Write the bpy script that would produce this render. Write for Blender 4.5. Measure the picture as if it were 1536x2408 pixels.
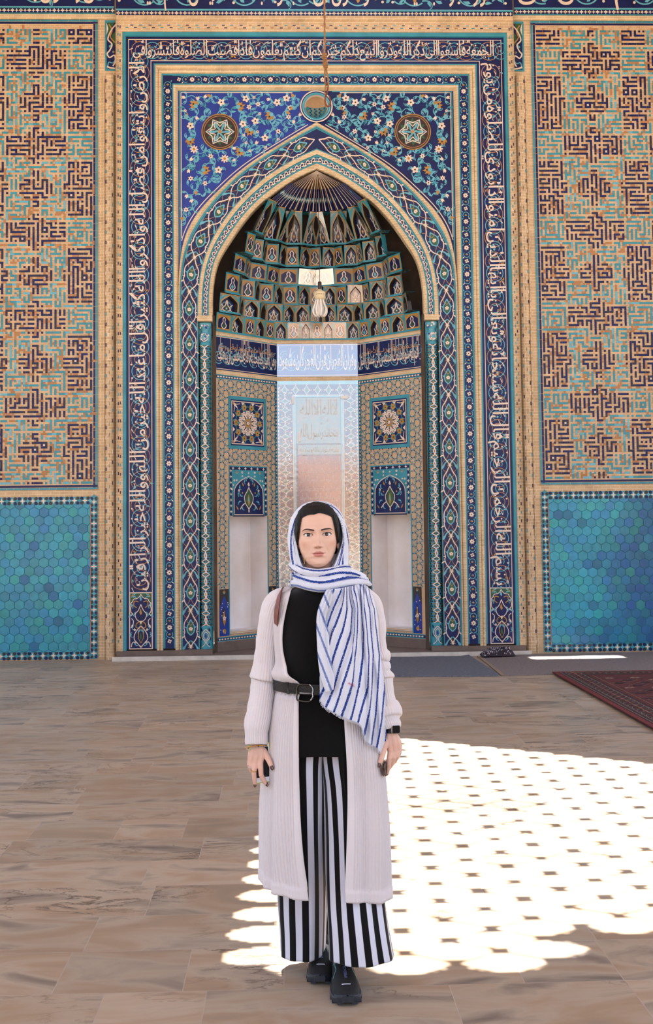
import bpy, math, random
from math import sin, cos, pi, sqrt, atan2, radians, floor as ifloor
from mathutils import Vector, Matrix, noise
from mathutils.geometry import tessellate_polygon

for _o in list(bpy.data.objects):
    bpy.data.objects.remove(_o, do_unlink=True)
SC = bpy.context.scene
COL = SC.collection
PI = math.pi

# ------------------------------------------------------------------ camera
CAM_F, CAM_CY = 2700.0, 1078.25            # focal length and centre row in pixels of the 1536 x 2408 frame
CAM_POS = Vector((0.0, -14.175, 1.6))
TILT, YAW, ROLL = 0.058106, 0.032507, -0.011514
cd = bpy.data.cameras.new('camera'); cam = bpy.data.objects.new('camera', cd); COL.objects.link(cam)
_f = Vector((sin(YAW) * cos(TILT), cos(YAW) * cos(TILT), sin(TILT)))
_r = _f.cross(Vector((0, 0, 1))).normalized(); _u = _r.cross(_f)
_r2 = cos(ROLL) * _r + sin(ROLL) * _u; _u2 = -sin(ROLL) * _r + cos(ROLL) * _u
cam.matrix_world = Matrix(((_r2.x, _u2.x, -_f.x, CAM_POS.x), (_r2.y, _u2.y, -_f.y, CAM_POS.y), (_r2.z, _u2.z, -_f.z, CAM_POS.z), (0, 0, 0, 1)))
cd.sensor_fit = 'VERTICAL'; cd.sensor_height = 36.0; cd.sensor_width = 36.0 * 1536 / 2408
cd.lens = 36.0 * CAM_F / 2408.0
cd.shift_x = 0.0; cd.shift_y = -(1204.0 - CAM_CY) / 2408.0
cd.clip_start = 0.05; cd.clip_end = 500
SC.camera = cam

# ------------------------------------------------------------------ light
SUN_EL, SUN_AZ = radians(68.0), radians(7.0)      # high sun over the back wall, a little to the left
SUN_DIR = Vector((-sin(SUN_AZ) * cos(SUN_EL), cos(SUN_AZ) * cos(SUN_EL), sin(SUN_EL)))   # towards the sun
sd = bpy.data.lights.new('sun', 'SUN'); sd.energy = 25.0; sd.angle = radians(0.16); sd.color = (1.0, 0.955, 0.90)
so = bpy.data.objects.new('sun', sd); COL.objects.link(so)
so.rotation_euler = SUN_DIR.to_track_quat('Z', 'Y').to_euler(); so.location = (0, 0, 30)

wd = bpy.data.worlds.new('world'); SC.world = wd; wd.use_nodes = True
nt = wd.node_tree; nt.nodes.clear()
_out = nt.nodes.new('ShaderNodeOutputWorld'); _bg = nt.nodes.new('ShaderNodeBackground')
_tc = nt.nodes.new('ShaderNodeTexCoord'); _sx = nt.nodes.new('ShaderNodeSeparateXYZ'); _rp = nt.nodes.new('ShaderNodeValToRGB')
nt.links.new(_tc.outputs['Generated'], _sx.inputs[0]); nt.links.new(_sx.outputs['Z'], _rp.inputs[0])
_rp.color_ramp.elements[0].position = 0.0; _rp.color_ramp.elements[0].color = (0.78, 0.89, 1.0, 1)
_rp.color_ramp.elements[1].position = 0.7; _rp.color_ramp.elements[1].color = (0.42, 0.60, 0.95, 1)
nt.links.new(_rp.outputs[0], _bg.inputs[0]); _bg.inputs[1].default_value = 2.75
nt.links.new(_bg.outputs[0], _out.inputs[0])

SC.view_settings.view_transform = 'Standard'; SC.view_settings.look = 'None'
SC.view_settings.exposure = 0.0; SC.view_settings.gamma = 1.0
SC.view_settings.use_curve_mapping = False
SC.render.engine = 'CYCLES'
SC.cycles.use_denoising = True
SC.cycles.max_bounces = 7; SC.cycles.diffuse_bounces = 4; SC.cycles.glossy_bounces = 3; SC.cycles.transmission_bounces = 4
SC.cycles.caustics_reflective = False; SC.cycles.caustics_refractive = False
SC.cycles.sample_clamp_indirect = 6.0

# ------------------------------------------------------------------ materials
def lin(c):
    return tuple((x / 255.0 / 12.92) if x / 255.0 <= 0.04045 else ((x / 255.0 + 0.055) / 1.055) ** 2.4 for x in c)
MATS = {}
def mat(name, rgb, rough=0.5, var=0.12, scale=9.0, bump=0.0, bscale=40.0, spec=0.5, metal=0.0, rgb2=None, tint=False, coat=0.0, cior=1.5):
    """a glazed / painted / woven surface: base colour broken by noise, optional bump"""
    if name in MATS: return MATS[name]
    m = bpy.data.materials.new(name); m.use_nodes = True; N = m.node_tree.nodes; L = m.node_tree.links
    p = N['Principled BSDF']
    a = lin(rgb); b = lin(rgb2) if rgb2 else tuple(x * (1 - var * 2.2) for x in a)
    geo = N.new('ShaderNodeNewGeometry'); nz = N.new('ShaderNodeTexNoise')
    nz.inputs['Scale'].default_value = scale; nz.inputs['Detail'].default_value = 4
    L.new(geo.outputs['Position'], nz.inputs['Vector'])
    mr = N.new('ShaderNodeMapRange'); mr.inputs[1].default_value = 0.3; mr.inputs[2].default_value = 0.72
    L.new(nz.outputs['Fac'], mr.inputs[0])
    mx = N.new('ShaderNodeMix'); mx.data_type = 'RGBA'
    mx.inputs[6].default_value = (*a, 1); mx.inputs[7].default_value = (*b, 1)
    L.new(mr.outputs[0], mx.inputs[0]); colour = mx.outputs[2]
    if tint:
        at = N.new('ShaderNodeAttribute'); at.attribute_name = 'tint'
        m2 = N.new('ShaderNodeMix'); m2.data_type = 'RGBA'; m2.blend_type = 'MULTIPLY'; m2.inputs[0].default_value = 1
        L.new(colour, m2.inputs[6]); L.new(at.outputs['Color'], m2.inputs[7]); colour = m2.outputs[2]
    L.new(colour, p.inputs['Base Color'])
    p.inputs['Roughness'].default_value = rough; p.inputs['Metallic'].default_value = metal
    p.inputs['Specular IOR Level'].default_value = spec
    if coat: p.inputs['Coat Weight'].default_value = coat; p.inputs['Coat Roughness'].default_value = 0.08; p.inputs['Coat IOR'].default_value = cior
    if bump:
        n2 = N.new('ShaderNodeTexNoise'); n2.inputs['Scale'].default_value = bscale; n2.inputs['Detail'].default_value = 5
        L.new(geo.outputs['Position'], n2.inputs['Vector'])
        bp = N.new('ShaderNodeBump'); bp.inputs['Strength'].default_value = bump; bp.inputs['Distance'].default_value = 0.01
        L.new(n2.outputs['Fac'], bp.inputs['Height']); L.new(bp.outputs[0], p.inputs['Normal'])
    MATS[name] = m
    return m

def brick_mat(name, c1, c2, mortar, bw=0.10, bh=0.045, rough=0.8, vertical=False, msize=0.004, bump=0.5):
    """bricks laid on a wall facing the courtyard (joints from world x and z)"""
    m = bpy.data.materials.new(name); m.use_nodes = True; N = m.node_tree.nodes; L = m.node_tree.links
    p = N['Principled BSDF']; geo = N.new('ShaderNodeNewGeometry'); sp = N.new('ShaderNodeSeparateXYZ'); cb = N.new('ShaderNodeCombineXYZ')
    L.new(geo.outputs['Position'], sp.inputs[0])
    ad = N.new('ShaderNodeMath'); ad.operation = 'ADD'; L.new(sp.outputs[0], ad.inputs[0]); L.new(sp.outputs[1], ad.inputs[1])
    if vertical: L.new(sp.outputs[2], cb.inputs[0]); L.new(ad.outputs[0], cb.inputs[1])
    else: L.new(ad.outputs[0], cb.inputs[0]); L.new(sp.outputs[2], cb.inputs[1])
    bt = N.new('ShaderNodeTexBrick'); L.new(cb.outputs[0], bt.inputs['Vector'])
    bt.inputs['Color1'].default_value = (*lin(c1), 1); bt.inputs['Color2'].default_value = (*lin(c2), 1); bt.inputs['Mortar'].default_value = (*lin(mortar), 1)
    bt.inputs['Scale'].default_value = 1.0; bt.inputs['Mortar Size'].default_value = msize; bt.inputs['Brick Width'].default_value = bw; bt.inputs['Row Height'].default_value = bh
    bt.inputs['Mortar Smooth'].default_value = 0.3
    nz = N.new('ShaderNodeTexNoise'); nz.inputs['Scale'].default_value = 6; nz.inputs['Detail'].default_value = 6; L.new(geo.outputs['Position'], nz.inputs['Vector'])
    mr = N.new('ShaderNodeMapRange'); mr.inputs[1].default_value = .3; mr.inputs[2].default_value = .75; mr.inputs[3].default_value = 1.08; mr.inputs[4].default_value = .80
    L.new(nz.outputs['Fac'], mr.inputs[0])
    mx = N.new('ShaderNodeMix'); mx.data_type = 'RGBA'; mx.blend_type = 'MULTIPLY'; mx.inputs[0].default_value = 1
    L.new(bt.outputs['Color'], mx.inputs[6]); L.new(mr.outputs[0], mx.inputs[7]); L.new(mx.outputs[2], p.inputs['Base Color'])
    p.inputs['Roughness'].default_value = rough; p.inputs['Specular IOR Level'].default_value = .3
    if bump:
        bp = N.new('ShaderNodeBump'); bp.inputs['Strength'].default_value = bump; bp.inputs['Distance'].default_value = .004; bp.invert = True
        L.new(bt.outputs['Fac'], bp.inputs['Height']); L.new(bp.outputs[0], p.inputs['Normal'])
    MATS[name] = m
    return m

RG = 0.34   # faience glaze roughness
mat('N', (7, 27, 88), RG, .18, 7, spec=.35);   mat('B', (12, 54, 150), RG, .16, 5, rgb2=(14, 40, 128)); mat('T', (52, 146, 166), RG, .14, 6)
mat('L', (98, 176, 196), RG, .1, 6);  mat('W', (226, 206, 190), RG, .07, 8); mat('O', (184, 134, 58), RG, .16, 9)
mat('G', (44, 92, 58), RG, .16, 9);   mat('K', (44, 32, 32), RG, .15, 9);    mat('R', (178, 126, 82), .7, .12, 14)
mat('S', (206, 172, 136), .75, .10, 5, bump=.25, bscale=60); mat('D', (26, 28, 66), .4, .2, 12)
KEYS = 'NBTLWOGKRSD'
brick_mat('brick', (206, 178, 142), (194, 164, 128), (218, 198, 168), .11, .036)
brick_mat('brick_v', (212, 186, 148), (200, 172, 134), (222, 204, 174), .11, .03, vertical=False)
mat('plaster', (240, 236, 238), .85, .10, 2.2, bump=.3, bscale=14, rgb2=(222, 212, 206))
mat('mud', (206, 180, 148), .9, .1, 1.2)
mat('white_edge', (205, 200, 192), .7, .12, 9, bump=.3, bscale=30)
mat('plinth', (116, 100, 92), .75, .14, 6, bump=.2, bscale=40)

# ------------------------------------------------------------------ mesh helpers
def tag(o, label=None, cat=None, group=None, kind=None):
    if label: o['label'] = label
    if cat: o['category'] = cat
    if group: o['group'] = group
    if kind: o['kind'] = kind
    return o
def empty(name, loc=(0, 0, 0), parent=None):
    o = bpy.data.objects.new(name, None); COL.objects.link(o); o.location = loc; o.empty_display_size = .1
    if parent: o.parent = parent
    return o
def off(parent):
    v = Vector((0, 0, 0))
    while parent is not None: v += parent.location; parent = parent.parent
    return v

class MB:
    """collects polygons in world coordinates; build() links them as one mesh object"""
    def __init__(s): s.v = []; s.f = []; s.m = []; s.uv = None; s.tint = None
    def add(s, vs, fs, m=0):
        k = len(s.v); s.v.extend([tuple(p) for p in vs])
        for f in fs: s.f.append(tuple(k + i for i in f)); s.m.append(m)
        return k
    def quad(s, a, b, c, d, m=0): s.add([a, b, c, d], [(0, 1, 2, 3)], m)
    def box(s, x0, x1, y0, y1, z0, z1, m=0):
        s.add([(x0, y0, z0), (x1, y0, z0), (x1, y1, z0), (x0, y1, z0), (x0, y0, z1), (x1, y0, z1), (x1, y1, z1), (x0, y1, z1)],
              [(0, 3, 2, 1), (4, 5, 6, 7), (0, 1, 5, 4), (1, 2, 6, 5), (2, 3, 7, 6), (3, 0, 4, 7)], m)
    def loft(s, rings, m=0, closed=True, caps=(False, False)):
        n = len(rings[0]); k = len(s.v)
        for r in rings: s.v.extend([tuple(p) for p in r])
        e = n if closed else n - 1
        for i in range(len(rings) - 1):
            for j in range(e):
                j2 = (j + 1) % n
                s.f.append((k + i * n + j, k + i * n + j2, k + (i + 1) * n + j2, k + (i + 1) * n + j)); s.m.append(m)
        if caps[0]: s.f.append(tuple(k + j for j in reversed(range(n)))); s.m.append(m)
        if caps[1]: s.f.append(tuple(k + (len(rings) - 1) * n + j for j in range(n))); s.m.append(m)
        return k
    def tube(s, path, r, n=8, m=0, closed=False, cap=True):
        P = [Vector(p) for p in path]; R = r if isinstance(r, (list, tuple)) else [r] * len(P)
        rings = []; up = None; c = len(P)
        for i, p in enumerate(P):
            if closed: t = P[(i + 1) % c] - P[i - 1]
            else: t = P[min(i + 1, c - 1)] - P[max(i - 1, 0)]
            t.normalize()
            if up is None: up = Vector((0, 0, 1)) if abs(t.z) < .9 else Vector((0, 1, 0))
            a = t.cross(up)
            if a.length < 1e-5: a = t.cross(Vector((1, 0, 0)))
            a.normalize(); b = a.cross(t); up = b
            rings.append([p + R[i] * (cos(2 * PI * j / n) * a + sin(2 * PI * j / n) * b) for j in range(n)])
        if closed: rings.append(rings[0])
        s.loft(rings, m, True, (cap and not closed, cap and not closed))
    def lathe(s, prof, c, n=24, m=0, axis='z'):
        rings = []
        for r, h in prof:
            rings.append([(c[0] + r * cos(2 * PI * j / n), c[1] + r * sin(2 * PI * j / n), c[2] + h) for j in range(n)])
        s.loft(rings, m, True, (True, True))
    def build(s, name, mats, parent=None, smooth=False, uv=None, tint=None):
        me = bpy.data.meshes.new(name); o = off(parent) if parent else Vector((0, 0, 0))
        if o.length > 0: vv = [(p[0] - o.x, p[1] - o.y, p[2] - o.z) for p in s.v]
        else: vv = s.v
        me.from_pydata(vv, [], s.f)
        if isinstance(mats, (str, bpy.types.Material)): mats = [mats]
        for x in mats: me.materials.append(MATS[x] if isinstance(x, str) else x)
        me.polygons.foreach_set('material_index', s.m)
        if smooth: me.polygons.foreach_set('use_smooth', [True] * len(s.f))
        if uv is not None:
            lay = me.uv_layers.new(name='uv'); buf = []
            for f in s.f:
                for i in f: buf.extend(uv[i])
            lay.data.foreach_set('uv', buf)
        if tint is not None:
            at = me.color_attributes.new('tint', 'FLOAT_COLOR', 'POINT'); buf = []
            for t in tint: buf.extend((t[0], t[1], t[2], 1.0))
            at.data.foreach_set('color', buf)
        me.update()
        ob = bpy.data.objects.new(name, me); COL.objects.link(ob)
        if parent: ob.parent = parent
        return ob

def flat_map(x0, y, z0, ux=1.0, uz=1.0):
    """(u, v, h) -> wall plane facing the courtyard: u along x, v up, h towards the viewer"""
    return lambda u, v, h: (x0 + u * ux, y - h, z0 + v * uz)

class Pat(MB):
    """inlaid ornament: flat shapes in (u, v) set on a surface, later layers standing a little prouder"""
    H = 0.0011
    def __init__(s, mp, keys=KEYS):
        super().__init__(); s.mp = mp; s.keys = keys; s.c = 0
    def _m(s, k): return s.keys.index(k)
    def _h(s, lay):
        s.c += 1; return lay * s.H + (s.c % 450) * 2.2e-6      # no two inlays share one plane
    def poly(s, pts, k, lay=1):
        h = s._h(lay); P = [s.mp(u, v, h) for u, v in pts]
        if len(pts) <= 4: s.add(P, [tuple(range(len(P)))], s._m(k)); return
        tr = tessellate_polygon([[Vector((u, v, 0)) for u, v in pts]])
        s.add(P, [tuple(t) for t in tr], s._m(k))
    def rect(s, u0, v0, u1, v1, k, lay=1, nu=1, nv=1):
        h = s._h(lay)
        for i in range(nu):
            for j in range(nv):
                a0 = u0 + (u1 - u0) * i / nu; a1 = u0 + (u1 - u0) * (i + 1) / nu; b0 = v0 + (v1 - v0) * j / nv; b1 = v0 + (v1 - v0) * (j + 1) / nv
                s.add([s.mp(a0, b0, h), s.mp(a1, b0, h), s.mp(a1, b1, h), s.mp(a0, b1, h)], [(0, 1, 2, 3)], s._m(k))
    def stroke(s, pts, w, k, lay=1, closed=False):
        h = s._h(lay); n = len(pts); Lp = []; Rp = []
        W = w if isinstance(w, (list, tuple)) else [w] * n
        for i in range(n):
            if closed: a, b = pts[i - 1], pts[(i + 1) % n]
            else: a, b = pts[max(i - 1, 0)], pts[min(i + 1, n - 1)]
            dx, dy = b[0] - a[0], b[1] - a[1]; l = sqrt(dx * dx + dy * dy) or 1; nx, ny = -dy / l * W[i] / 2, dx / l * W[i] / 2
            Lp.append(s.mp(pts[i][0] + nx, pts[i][1] + ny, h)); Rp.append(s.mp(pts[i][0] - nx, pts[i][1] - ny, h))
        e = n if closed else n - 1
        s.add(Lp + Rp, [(i, n + i, n + (i + 1) % n, (i + 1) % n) for i in range(e)], s._m(k))
    def disc(s, c, r, k, lay=1, n=10, ry=None, rot=0):
        ry = ry or r
        pts = []
        for i in range(n):
            a = 2 * PI * i / n; x, y = r * cos(a), ry * sin(a)
            pts.append((c[0] + x * cos(rot) - y * sin(rot), c[1] + x * sin(rot) + y * cos(rot)))
        h = s._h(lay); s.add([s.mp(u, v, h) for u, v in pts], [tuple(range(n))], s._m(k))
    def ring(s, c, r, w, k, lay=1, n=24, a0=0, a1=2 * PI):
        full = abs(a1 - a0) > 2 * PI - .01
        m = n if full else n + 1
        s.stroke([(c[0] + r * cos(a0 + (a1 - a0) * i / n), c[1] + r * sin(a0 + (a1 - a0) * i / n)) for i in range(m)], w, k, lay, full)
    def star(s, c, r, ri, n, k, lay=1, rot=PI / 2):
        pts = [(c[0] + (r if i % 2 == 0 else ri) * cos(rot + PI * i / n), c[1] + (r if i % 2 == 0 else ri) * sin(rot + PI * i / n)) for i in range(2 * n)]
        h = s._h(lay)
        s.add([s.mp(c[0], c[1], h)] + [s.mp(u, v, h) for u, v in pts], [(0, 1 + i, 1 + (i + 1) % (2 * n)) for i in range(2 * n)], s._m(k))
    def petals(s, c, r, n, k, lay=1, rot=0.3, fat=.36):
        for i in range(n):
            a = rot + 2 * PI * i / n
            s.disc((c[0] + .58 * r * cos(a), c[1] + .58 * r * sin(a)), .46 * r, k, lay, 7, fat * r, a)
    def leaf(s, p, a, l, w, k, lay=1):
        ca, sa = cos(a), sin(a)
        pts = [(0, 0), (.35 * l, w / 2), (.7 * l, w * .38), (l, 0), (.65 * l, -w * .2), (.3 * l, -w * .42)]
        s.poly([(p[0] + x * ca - y * sa, p[1] + x * sa + y * ca) for x, y in pts], k, lay)
    def flower(s, c, r, kind=0, lay=3, rot=.3):
        if kind == 0: s.petals(c, r, 5, 'W', lay, rot); s.disc(c, r * .26, 'K', lay + 1, 6)
        elif kind == 1: s.petals(c, r, 8, 'W', lay, rot, .2); s.disc(c, r * .34, 'O', lay + 1, 8)
        elif kind == 2: s.star(c, r, r * .55, 6, 'W', lay, rot); s.disc(c, r * .24, 'K', lay + 1, 6)
        elif kind == 3:     # lotus
            for d in (-1.1, -.55, 0, .55, 1.1): s.leaf(c, rot + d, r * (1.25 - .3 * abs(d)), r * .55, 'O', lay)
            s.disc(c, r * .34, 'L', lay + 1, 7); s.disc((c[0] + .5 * r * cos(rot), c[1] + .5 * r * sin(rot)), r * .16, 'K', lay + 1, 6)
        elif kind == 4: s.leaf(c, rot, r * 1.5, r, 'O', lay); s.leaf(c, rot + .9, r, r * .5, 'L', lay); s.leaf(c, rot - .9, r, r * .5, 'L', lay)
        elif kind == 5: s.leaf(c, rot - .25, r * 1.4, r * .8, 'W', lay); s.leaf(c, rot + .25, r * 1.4, r * .8, 'W', lay)
    def curl(s, p, a, l, w, k='L', lay=2, turn=1.0, leafs=True, n=9):
        """a curling tendril that tightens as it goes"""
        pts = []; x, y = p
        for i in range(n + 1):
            pts.append((x, y)); st = l / n; x += st * cos(a); y += st * sin(a); a += turn * (0.12 + .55 * i / n)
        s.stroke(pts, [w * (1 - .5 * i / n) for i in range(n + 1)], k, lay)
        if leafs: s.leaf(pts[n // 3], a - turn * 2.6, l * .42, l * .2, k, lay + 1)
        return pts
    def scroll(s, x0, x1, yc, r, w, k='T', lay=2, sgn=1):
        """one roundel of a running scroll between x0 and x1"""
        c = ((x0 + x1) / 2, yc); s.ring(c, r, w, k, lay, 20, -2.6 * sgn, 2.2 * sgn)
    def done(s, name, parent=None): return s.build(name, list(s.keys), parent)

# ------------------------------------------------------------------ Arabic lettering
_FORMS = {}
def _reg(ch, code, n): _FORMS[ch] = (code, n)
for _c, _k, _n in (('ء', 0xFE80, 1), ('آ', 0xFE81, 2), ('أ', 0xFE83, 2), ('ؤ', 0xFE85, 2), ('إ', 0xFE87, 2), ('ئ', 0xFE89, 4), ('ا', 0xFE8D, 2), ('ب', 0xFE8F, 4), ('ة', 0xFE93, 2),
                   ('ت', 0xFE95, 4), ('ث', 0xFE99, 4), ('ج', 0xFE9D, 4), ('ح', 0xFEA1, 4), ('خ', 0xFEA5, 4), ('د', 0xFEA9, 2), ('ذ', 0xFEAB, 2), ('ر', 0xFEAD, 2), ('ز', 0xFEAF, 2),
                   ('س', 0xFEB1, 4), ('ش', 0xFEB5, 4), ('ص', 0xFEB9, 4), ('ض', 0xFEBD, 4), ('ط', 0xFEC1, 4), ('ظ', 0xFEC5, 4), ('ع', 0xFEC9, 4), ('غ', 0xFECD, 4), ('ف', 0xFED1, 4),
                   ('ق', 0xFED5, 4), ('ك', 0xFED9, 4), ('ل', 0xFEDD, 4), ('م', 0xFEE1, 4), ('ن', 0xFEE5, 4), ('ه', 0xFEE9, 4), ('و', 0xFEED, 2), ('ى', 0xFEEF, 2), ('ي', 0xFEF1, 4)):
    _reg(_c, _k, _n)
def shape_arabic(word):
    out = []; i = 0; w = word
    prev_joins = False
    while i < len(w):
        ch = w[i]
        if ch not in _FORMS: out.append(ch); prev_joins = False; i += 1; continue
        if ch == 'ل' and i + 1 < len(w) and w[i + 1] in 'اأإآ':
            base = {'ا': 0xFEFB, 'أ': 0xFEF7, 'إ': 0xFEF9, 'آ': 0xFEF5}[w[i + 1]]
            out.append(chr(base + (1 if prev_joins else 0))); prev_joins = False; i += 2; continue
        code, n = _FORMS[ch]
        nxt = i + 1 < len(w) and w[i + 1] in _FORMS and w[i + 1] != 'ء' and n == 4
        if n == 1: out.append(chr(code)); prev_joins = False
        elif n == 2: out.append(chr(code + (1 if prev_joins else 0))); prev_joins = False
        else:
            k = (3 if nxt else 1) if prev_joins else (2 if nxt else 0)
            out.append(chr(code + k)); prev_joins = nxt
        i += 1
    return ''.join(reversed(out))
_TC = {}
def glyph_mesh(txt):
    """outline of a shaped word as flat triangles (font units: 1 = letter size)"""
    if txt in _TC: return _TC[txt]
    c = bpy.data.curves.new('lettering', 'FONT'); c.body = txt; c.resolution_u = 3; c.offset = .009
    o = bpy.data.objects.new('lettering', c); COL.objects.link(o)
    bpy.context.view_layer.update()
    ev = o.evaluated_get(bpy.context.evaluated_depsgraph_get()); me = ev.to_mesh()
    vs = [(v.co.x, v.co.y) for v in me.vertices]; fs = [tuple(p.vertices) for p in me.polygons]
    ev.to_mesh_clear(); bpy.data.objects.remove(o); bpy.data.curves.remove(c)
    _TC[txt] = (vs, fs); return _TC[txt]
def letter_band(P, text, u0, u1, v0, v1, k='W', lay=5, squeeze=.0, rows=1, bold=0.0, stretch=True):
    """set a line of Arabic lettering right-to-left between u1 and u0; tall strokes drawn up to the band's top"""
    words = text.split(); items = []; x = 0
    for w in reversed(words):                      # left to right on the wall
        vs, fs = glyph_mesh(shape_arabic(w))
        if not vs: continue
        a = min(p[0] for p in vs); b = max(p[0] for p in vs); items.append((vs, fs, x - a)); x += (b - a) + .06 - squeeze
    tot = x; sx = (u1 - u0) / tot; h = v1 - v0
    xh = .42
    for vs, fs, dx in items:
        V = []; hh = P._h(lay)
        for (px, py) in vs:
            if stretch:
                if py < 0: q = .30 + py * .62                       # bowls hang into the lower third
                elif py < xh: q = .30 + py * .62
                else: q = .30 + xh * .62 + (py - xh) * 1.45         # ascenders grow tall
            else: q = .28 + py * .72
            q = min(max(q, .03), .985)
            V.append(P.mp(u0 + (px + dx) * sx, v0 + q * h, hh))
        P.add(V, fs, P._m(k))
# ================================================================== the setting
rnd = random.Random(7)
X0 = 0.384                     # axis of the prayer niche
XL, XR = -4.9, 5.9             # inner faces of the hall's side walls
ZC = 9.6                       # ceiling
WALLT = 0.5

# floor of marble slabs laid in courses across the hall
def marble_mat():
    m = bpy.data.materials.new('marble'); m.use_nodes = True; N = m.node_tree.nodes; L = m.node_tree.links; p = N['Principled BSDF']
    geo = N.new('ShaderNodeNewGeometry'); at = N.new('ShaderNodeAttribute'); at.attribute_name = 'tint'
    sc = N.new('ShaderNodeVectorMath'); sc.operation = 'SCALE'; sc.inputs['Scale'].default_value = 37.0; L.new(at.outputs['Vector'], sc.inputs[0])
    ad = N.new('ShaderNodeVectorMath'); ad.operation = 'ADD'; L.new(geo.outputs['Position'], ad.inputs[0]); L.new(sc.outputs[0], ad.inputs[1])
    mp = N.new('ShaderNodeMapping'); mp.inputs['Scale'].default_value = (1.0, 2.6, 1.0); mp.inputs['Rotation'].default_value = (0, 0, .25); L.new(ad.outputs[0], mp.inputs['Vector'])
    wn = N.new('ShaderNodeTexNoise'); wn.inputs['Scale'].default_value = 1.6; wn.inputs['Detail'].default_value = 6; wn.inputs['Distortion'].default_value = 1.2; L.new(mp.outputs[0], wn.inputs['Vector'])
    r1 = N.new('ShaderNodeValToRGB'); L.new(wn.outputs['Fac'], r1.inputs[0])
    e = r1.color_ramp.elements; e[0].position = .28; e[0].color = (*lin((120, 106, 94)), 1); e[1].position = .75; e[1].color = (*lin((150, 131, 112)), 1)
    x = e.new(.46); x.color = (*lin((174, 155, 134)), 1); x = e.new(.60); x.color = (*lin((164, 138, 112)), 1)
    vn = N.new('ShaderNodeTexNoise'); vn.inputs['Scale'].default_value = 2.2; vn.inputs['Detail'].default_value = 8; vn.inputs['Roughness'].default_value = .65; vn.inputs['Distortion'].default_value = .6
    L.new(mp.outputs[0], vn.inputs['Vector'])
    sb = N.new('ShaderNodeMath'); sb.operation = 'SUBTRACT'; sb.inputs[1].default_value = .5; L.new(vn.outputs['Fac'], sb.inputs[0])
    ab = N.new('ShaderNodeMath'); ab.operation = 'ABSOLUTE'; L.new(sb.outputs[0], ab.inputs[0])
    vr = N.new('ShaderNodeMapRange'); vr.inputs[1].default_value = 0; vr.inputs[2].default_value = .022; vr.inputs[3].default_value = 1; vr.inputs[4].default_value = 0; L.new(ab.outputs[0], vr.inputs[0])
    gate = N.new('ShaderNodeTexNoise'); gate.inputs['Scale'].default_value = 1.1; L.new(ad.outputs[0], gate.inputs['Vector'])
    g2 = N.new('ShaderNodeMapRange'); g2.inputs[1].default_value = .5; g2.inputs[2].default_value = .66; L.new(gate.outputs['Fac'], g2.inputs[0])
    mu = N.new('ShaderNodeMath'); mu.operation = 'MULTIPLY'; L.new(vr.outputs[0], mu.inputs[0]); L.new(g2.outputs[0], mu.inputs[1])
    mx = N.new('ShaderNodeMix'); mx.data_type = 'RGBA'; L.new(mu.outputs[0], mx.inputs[0]); L.new(r1.outputs[0], mx.inputs[6]); mx.inputs[7].default_value = (*lin((92, 76, 64)), 1)
    sp = N.new('ShaderNodeSeparateColor'); L.new(at.outputs['Color'], sp.inputs[0])
    br = N.new('ShaderNodeMapRange'); br.inputs[3].default_value = .84; br.inputs[4].default_value = 1.06; L.new(sp.outputs[0], br.inputs[0])
    m3 = N.new('ShaderNodeMix'); m3.data_type = 'RGBA'; m3.blend_type = 'MULTIPLY'; m3.inputs[0].default_value = 1; L.new(mx.outputs[2], m3.inputs[6]); L.new(br.outputs[0], m3.inputs[7])
    gr = N.new('ShaderNodeMix'); gr.data_type = 'RGBA'; gmul = N.new('ShaderNodeMath'); gmul.operation = 'MULTIPLY'; gmul.inputs[1].default_value = .5
    L.new(sp.outputs[1], gmul.inputs[0]); L.new(gmul.outputs[0], gr.inputs[0]); L.new(m3.outputs[2], gr.inputs[6])
    m4 = N.new('ShaderNodeMix'); m4.data_type = 'RGBA'; m4.blend_type = 'MULTIPLY'; m4.inputs[0].default_value = 1; m4.inputs[7].default_value = (.86, .92, .98, 1); L.new(m3.outputs[2], m4.inputs[6]); L.new(m4.outputs[2], gr.inputs[7])
    L.new(gr.outputs[2], p.inputs['Base Color']); p.inputs['Roughness'].default_value = .42; p.inputs['Specular IOR Level'].default_value = .35
    MATS['marble'] = m
marble_mat()
mat('grout', (190, 172, 158), .9, .1, 8)
def build_floor():
    b = MB(); tint = []
    y = -1.2 + .393 * 2; row = .393
    ys = []
    y0 = -10.49                                   # a joint line under the camera's lower edge, measured
    k = -int((0.0 - y0) / row) - 2
    j = 0; yy = y0 - row * 20
    while yy < .9: ys.append(yy); yy += row
    for yy in ys:
        x = -8.0 + rnd.random() * .6
        while x < 8.5:
            w = rnd.choice([.35, .45, .62, .72, .84, .98]); g = .0016
            t = (rnd.random(), rnd.random() ** 2, rnd.random())
            b.add([(x + g, yy + g, 0), (x + w - g, yy + g, 0), (x + w - g, yy + row - g, 0), (x + g, yy + row - g, 0)], [(0, 1, 2, 3)], 0); tint += [t] * 4
            x += w
    o = b.build('floor', ['marble'], tint=tint); tag(o, 'shaded and sunlit marble slab floor of the hall', 'floor', kind='structure')
    g = MB(); g.quad((-8, -18.5, -.0004), (8.5, -18.5, -.0004), (8.5, .9, -.0004), (-8, .9, -.0004)); o2 = g.build('floor_joints', ['grout'], o)
build_floor()
mat('paving', (206, 188, 164), .85, .1, 1.5); mat('facade', (196, 158, 128), .9, .12, .8); mat('facade_dark', (96, 74, 62), .9, .2, 2)
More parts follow.
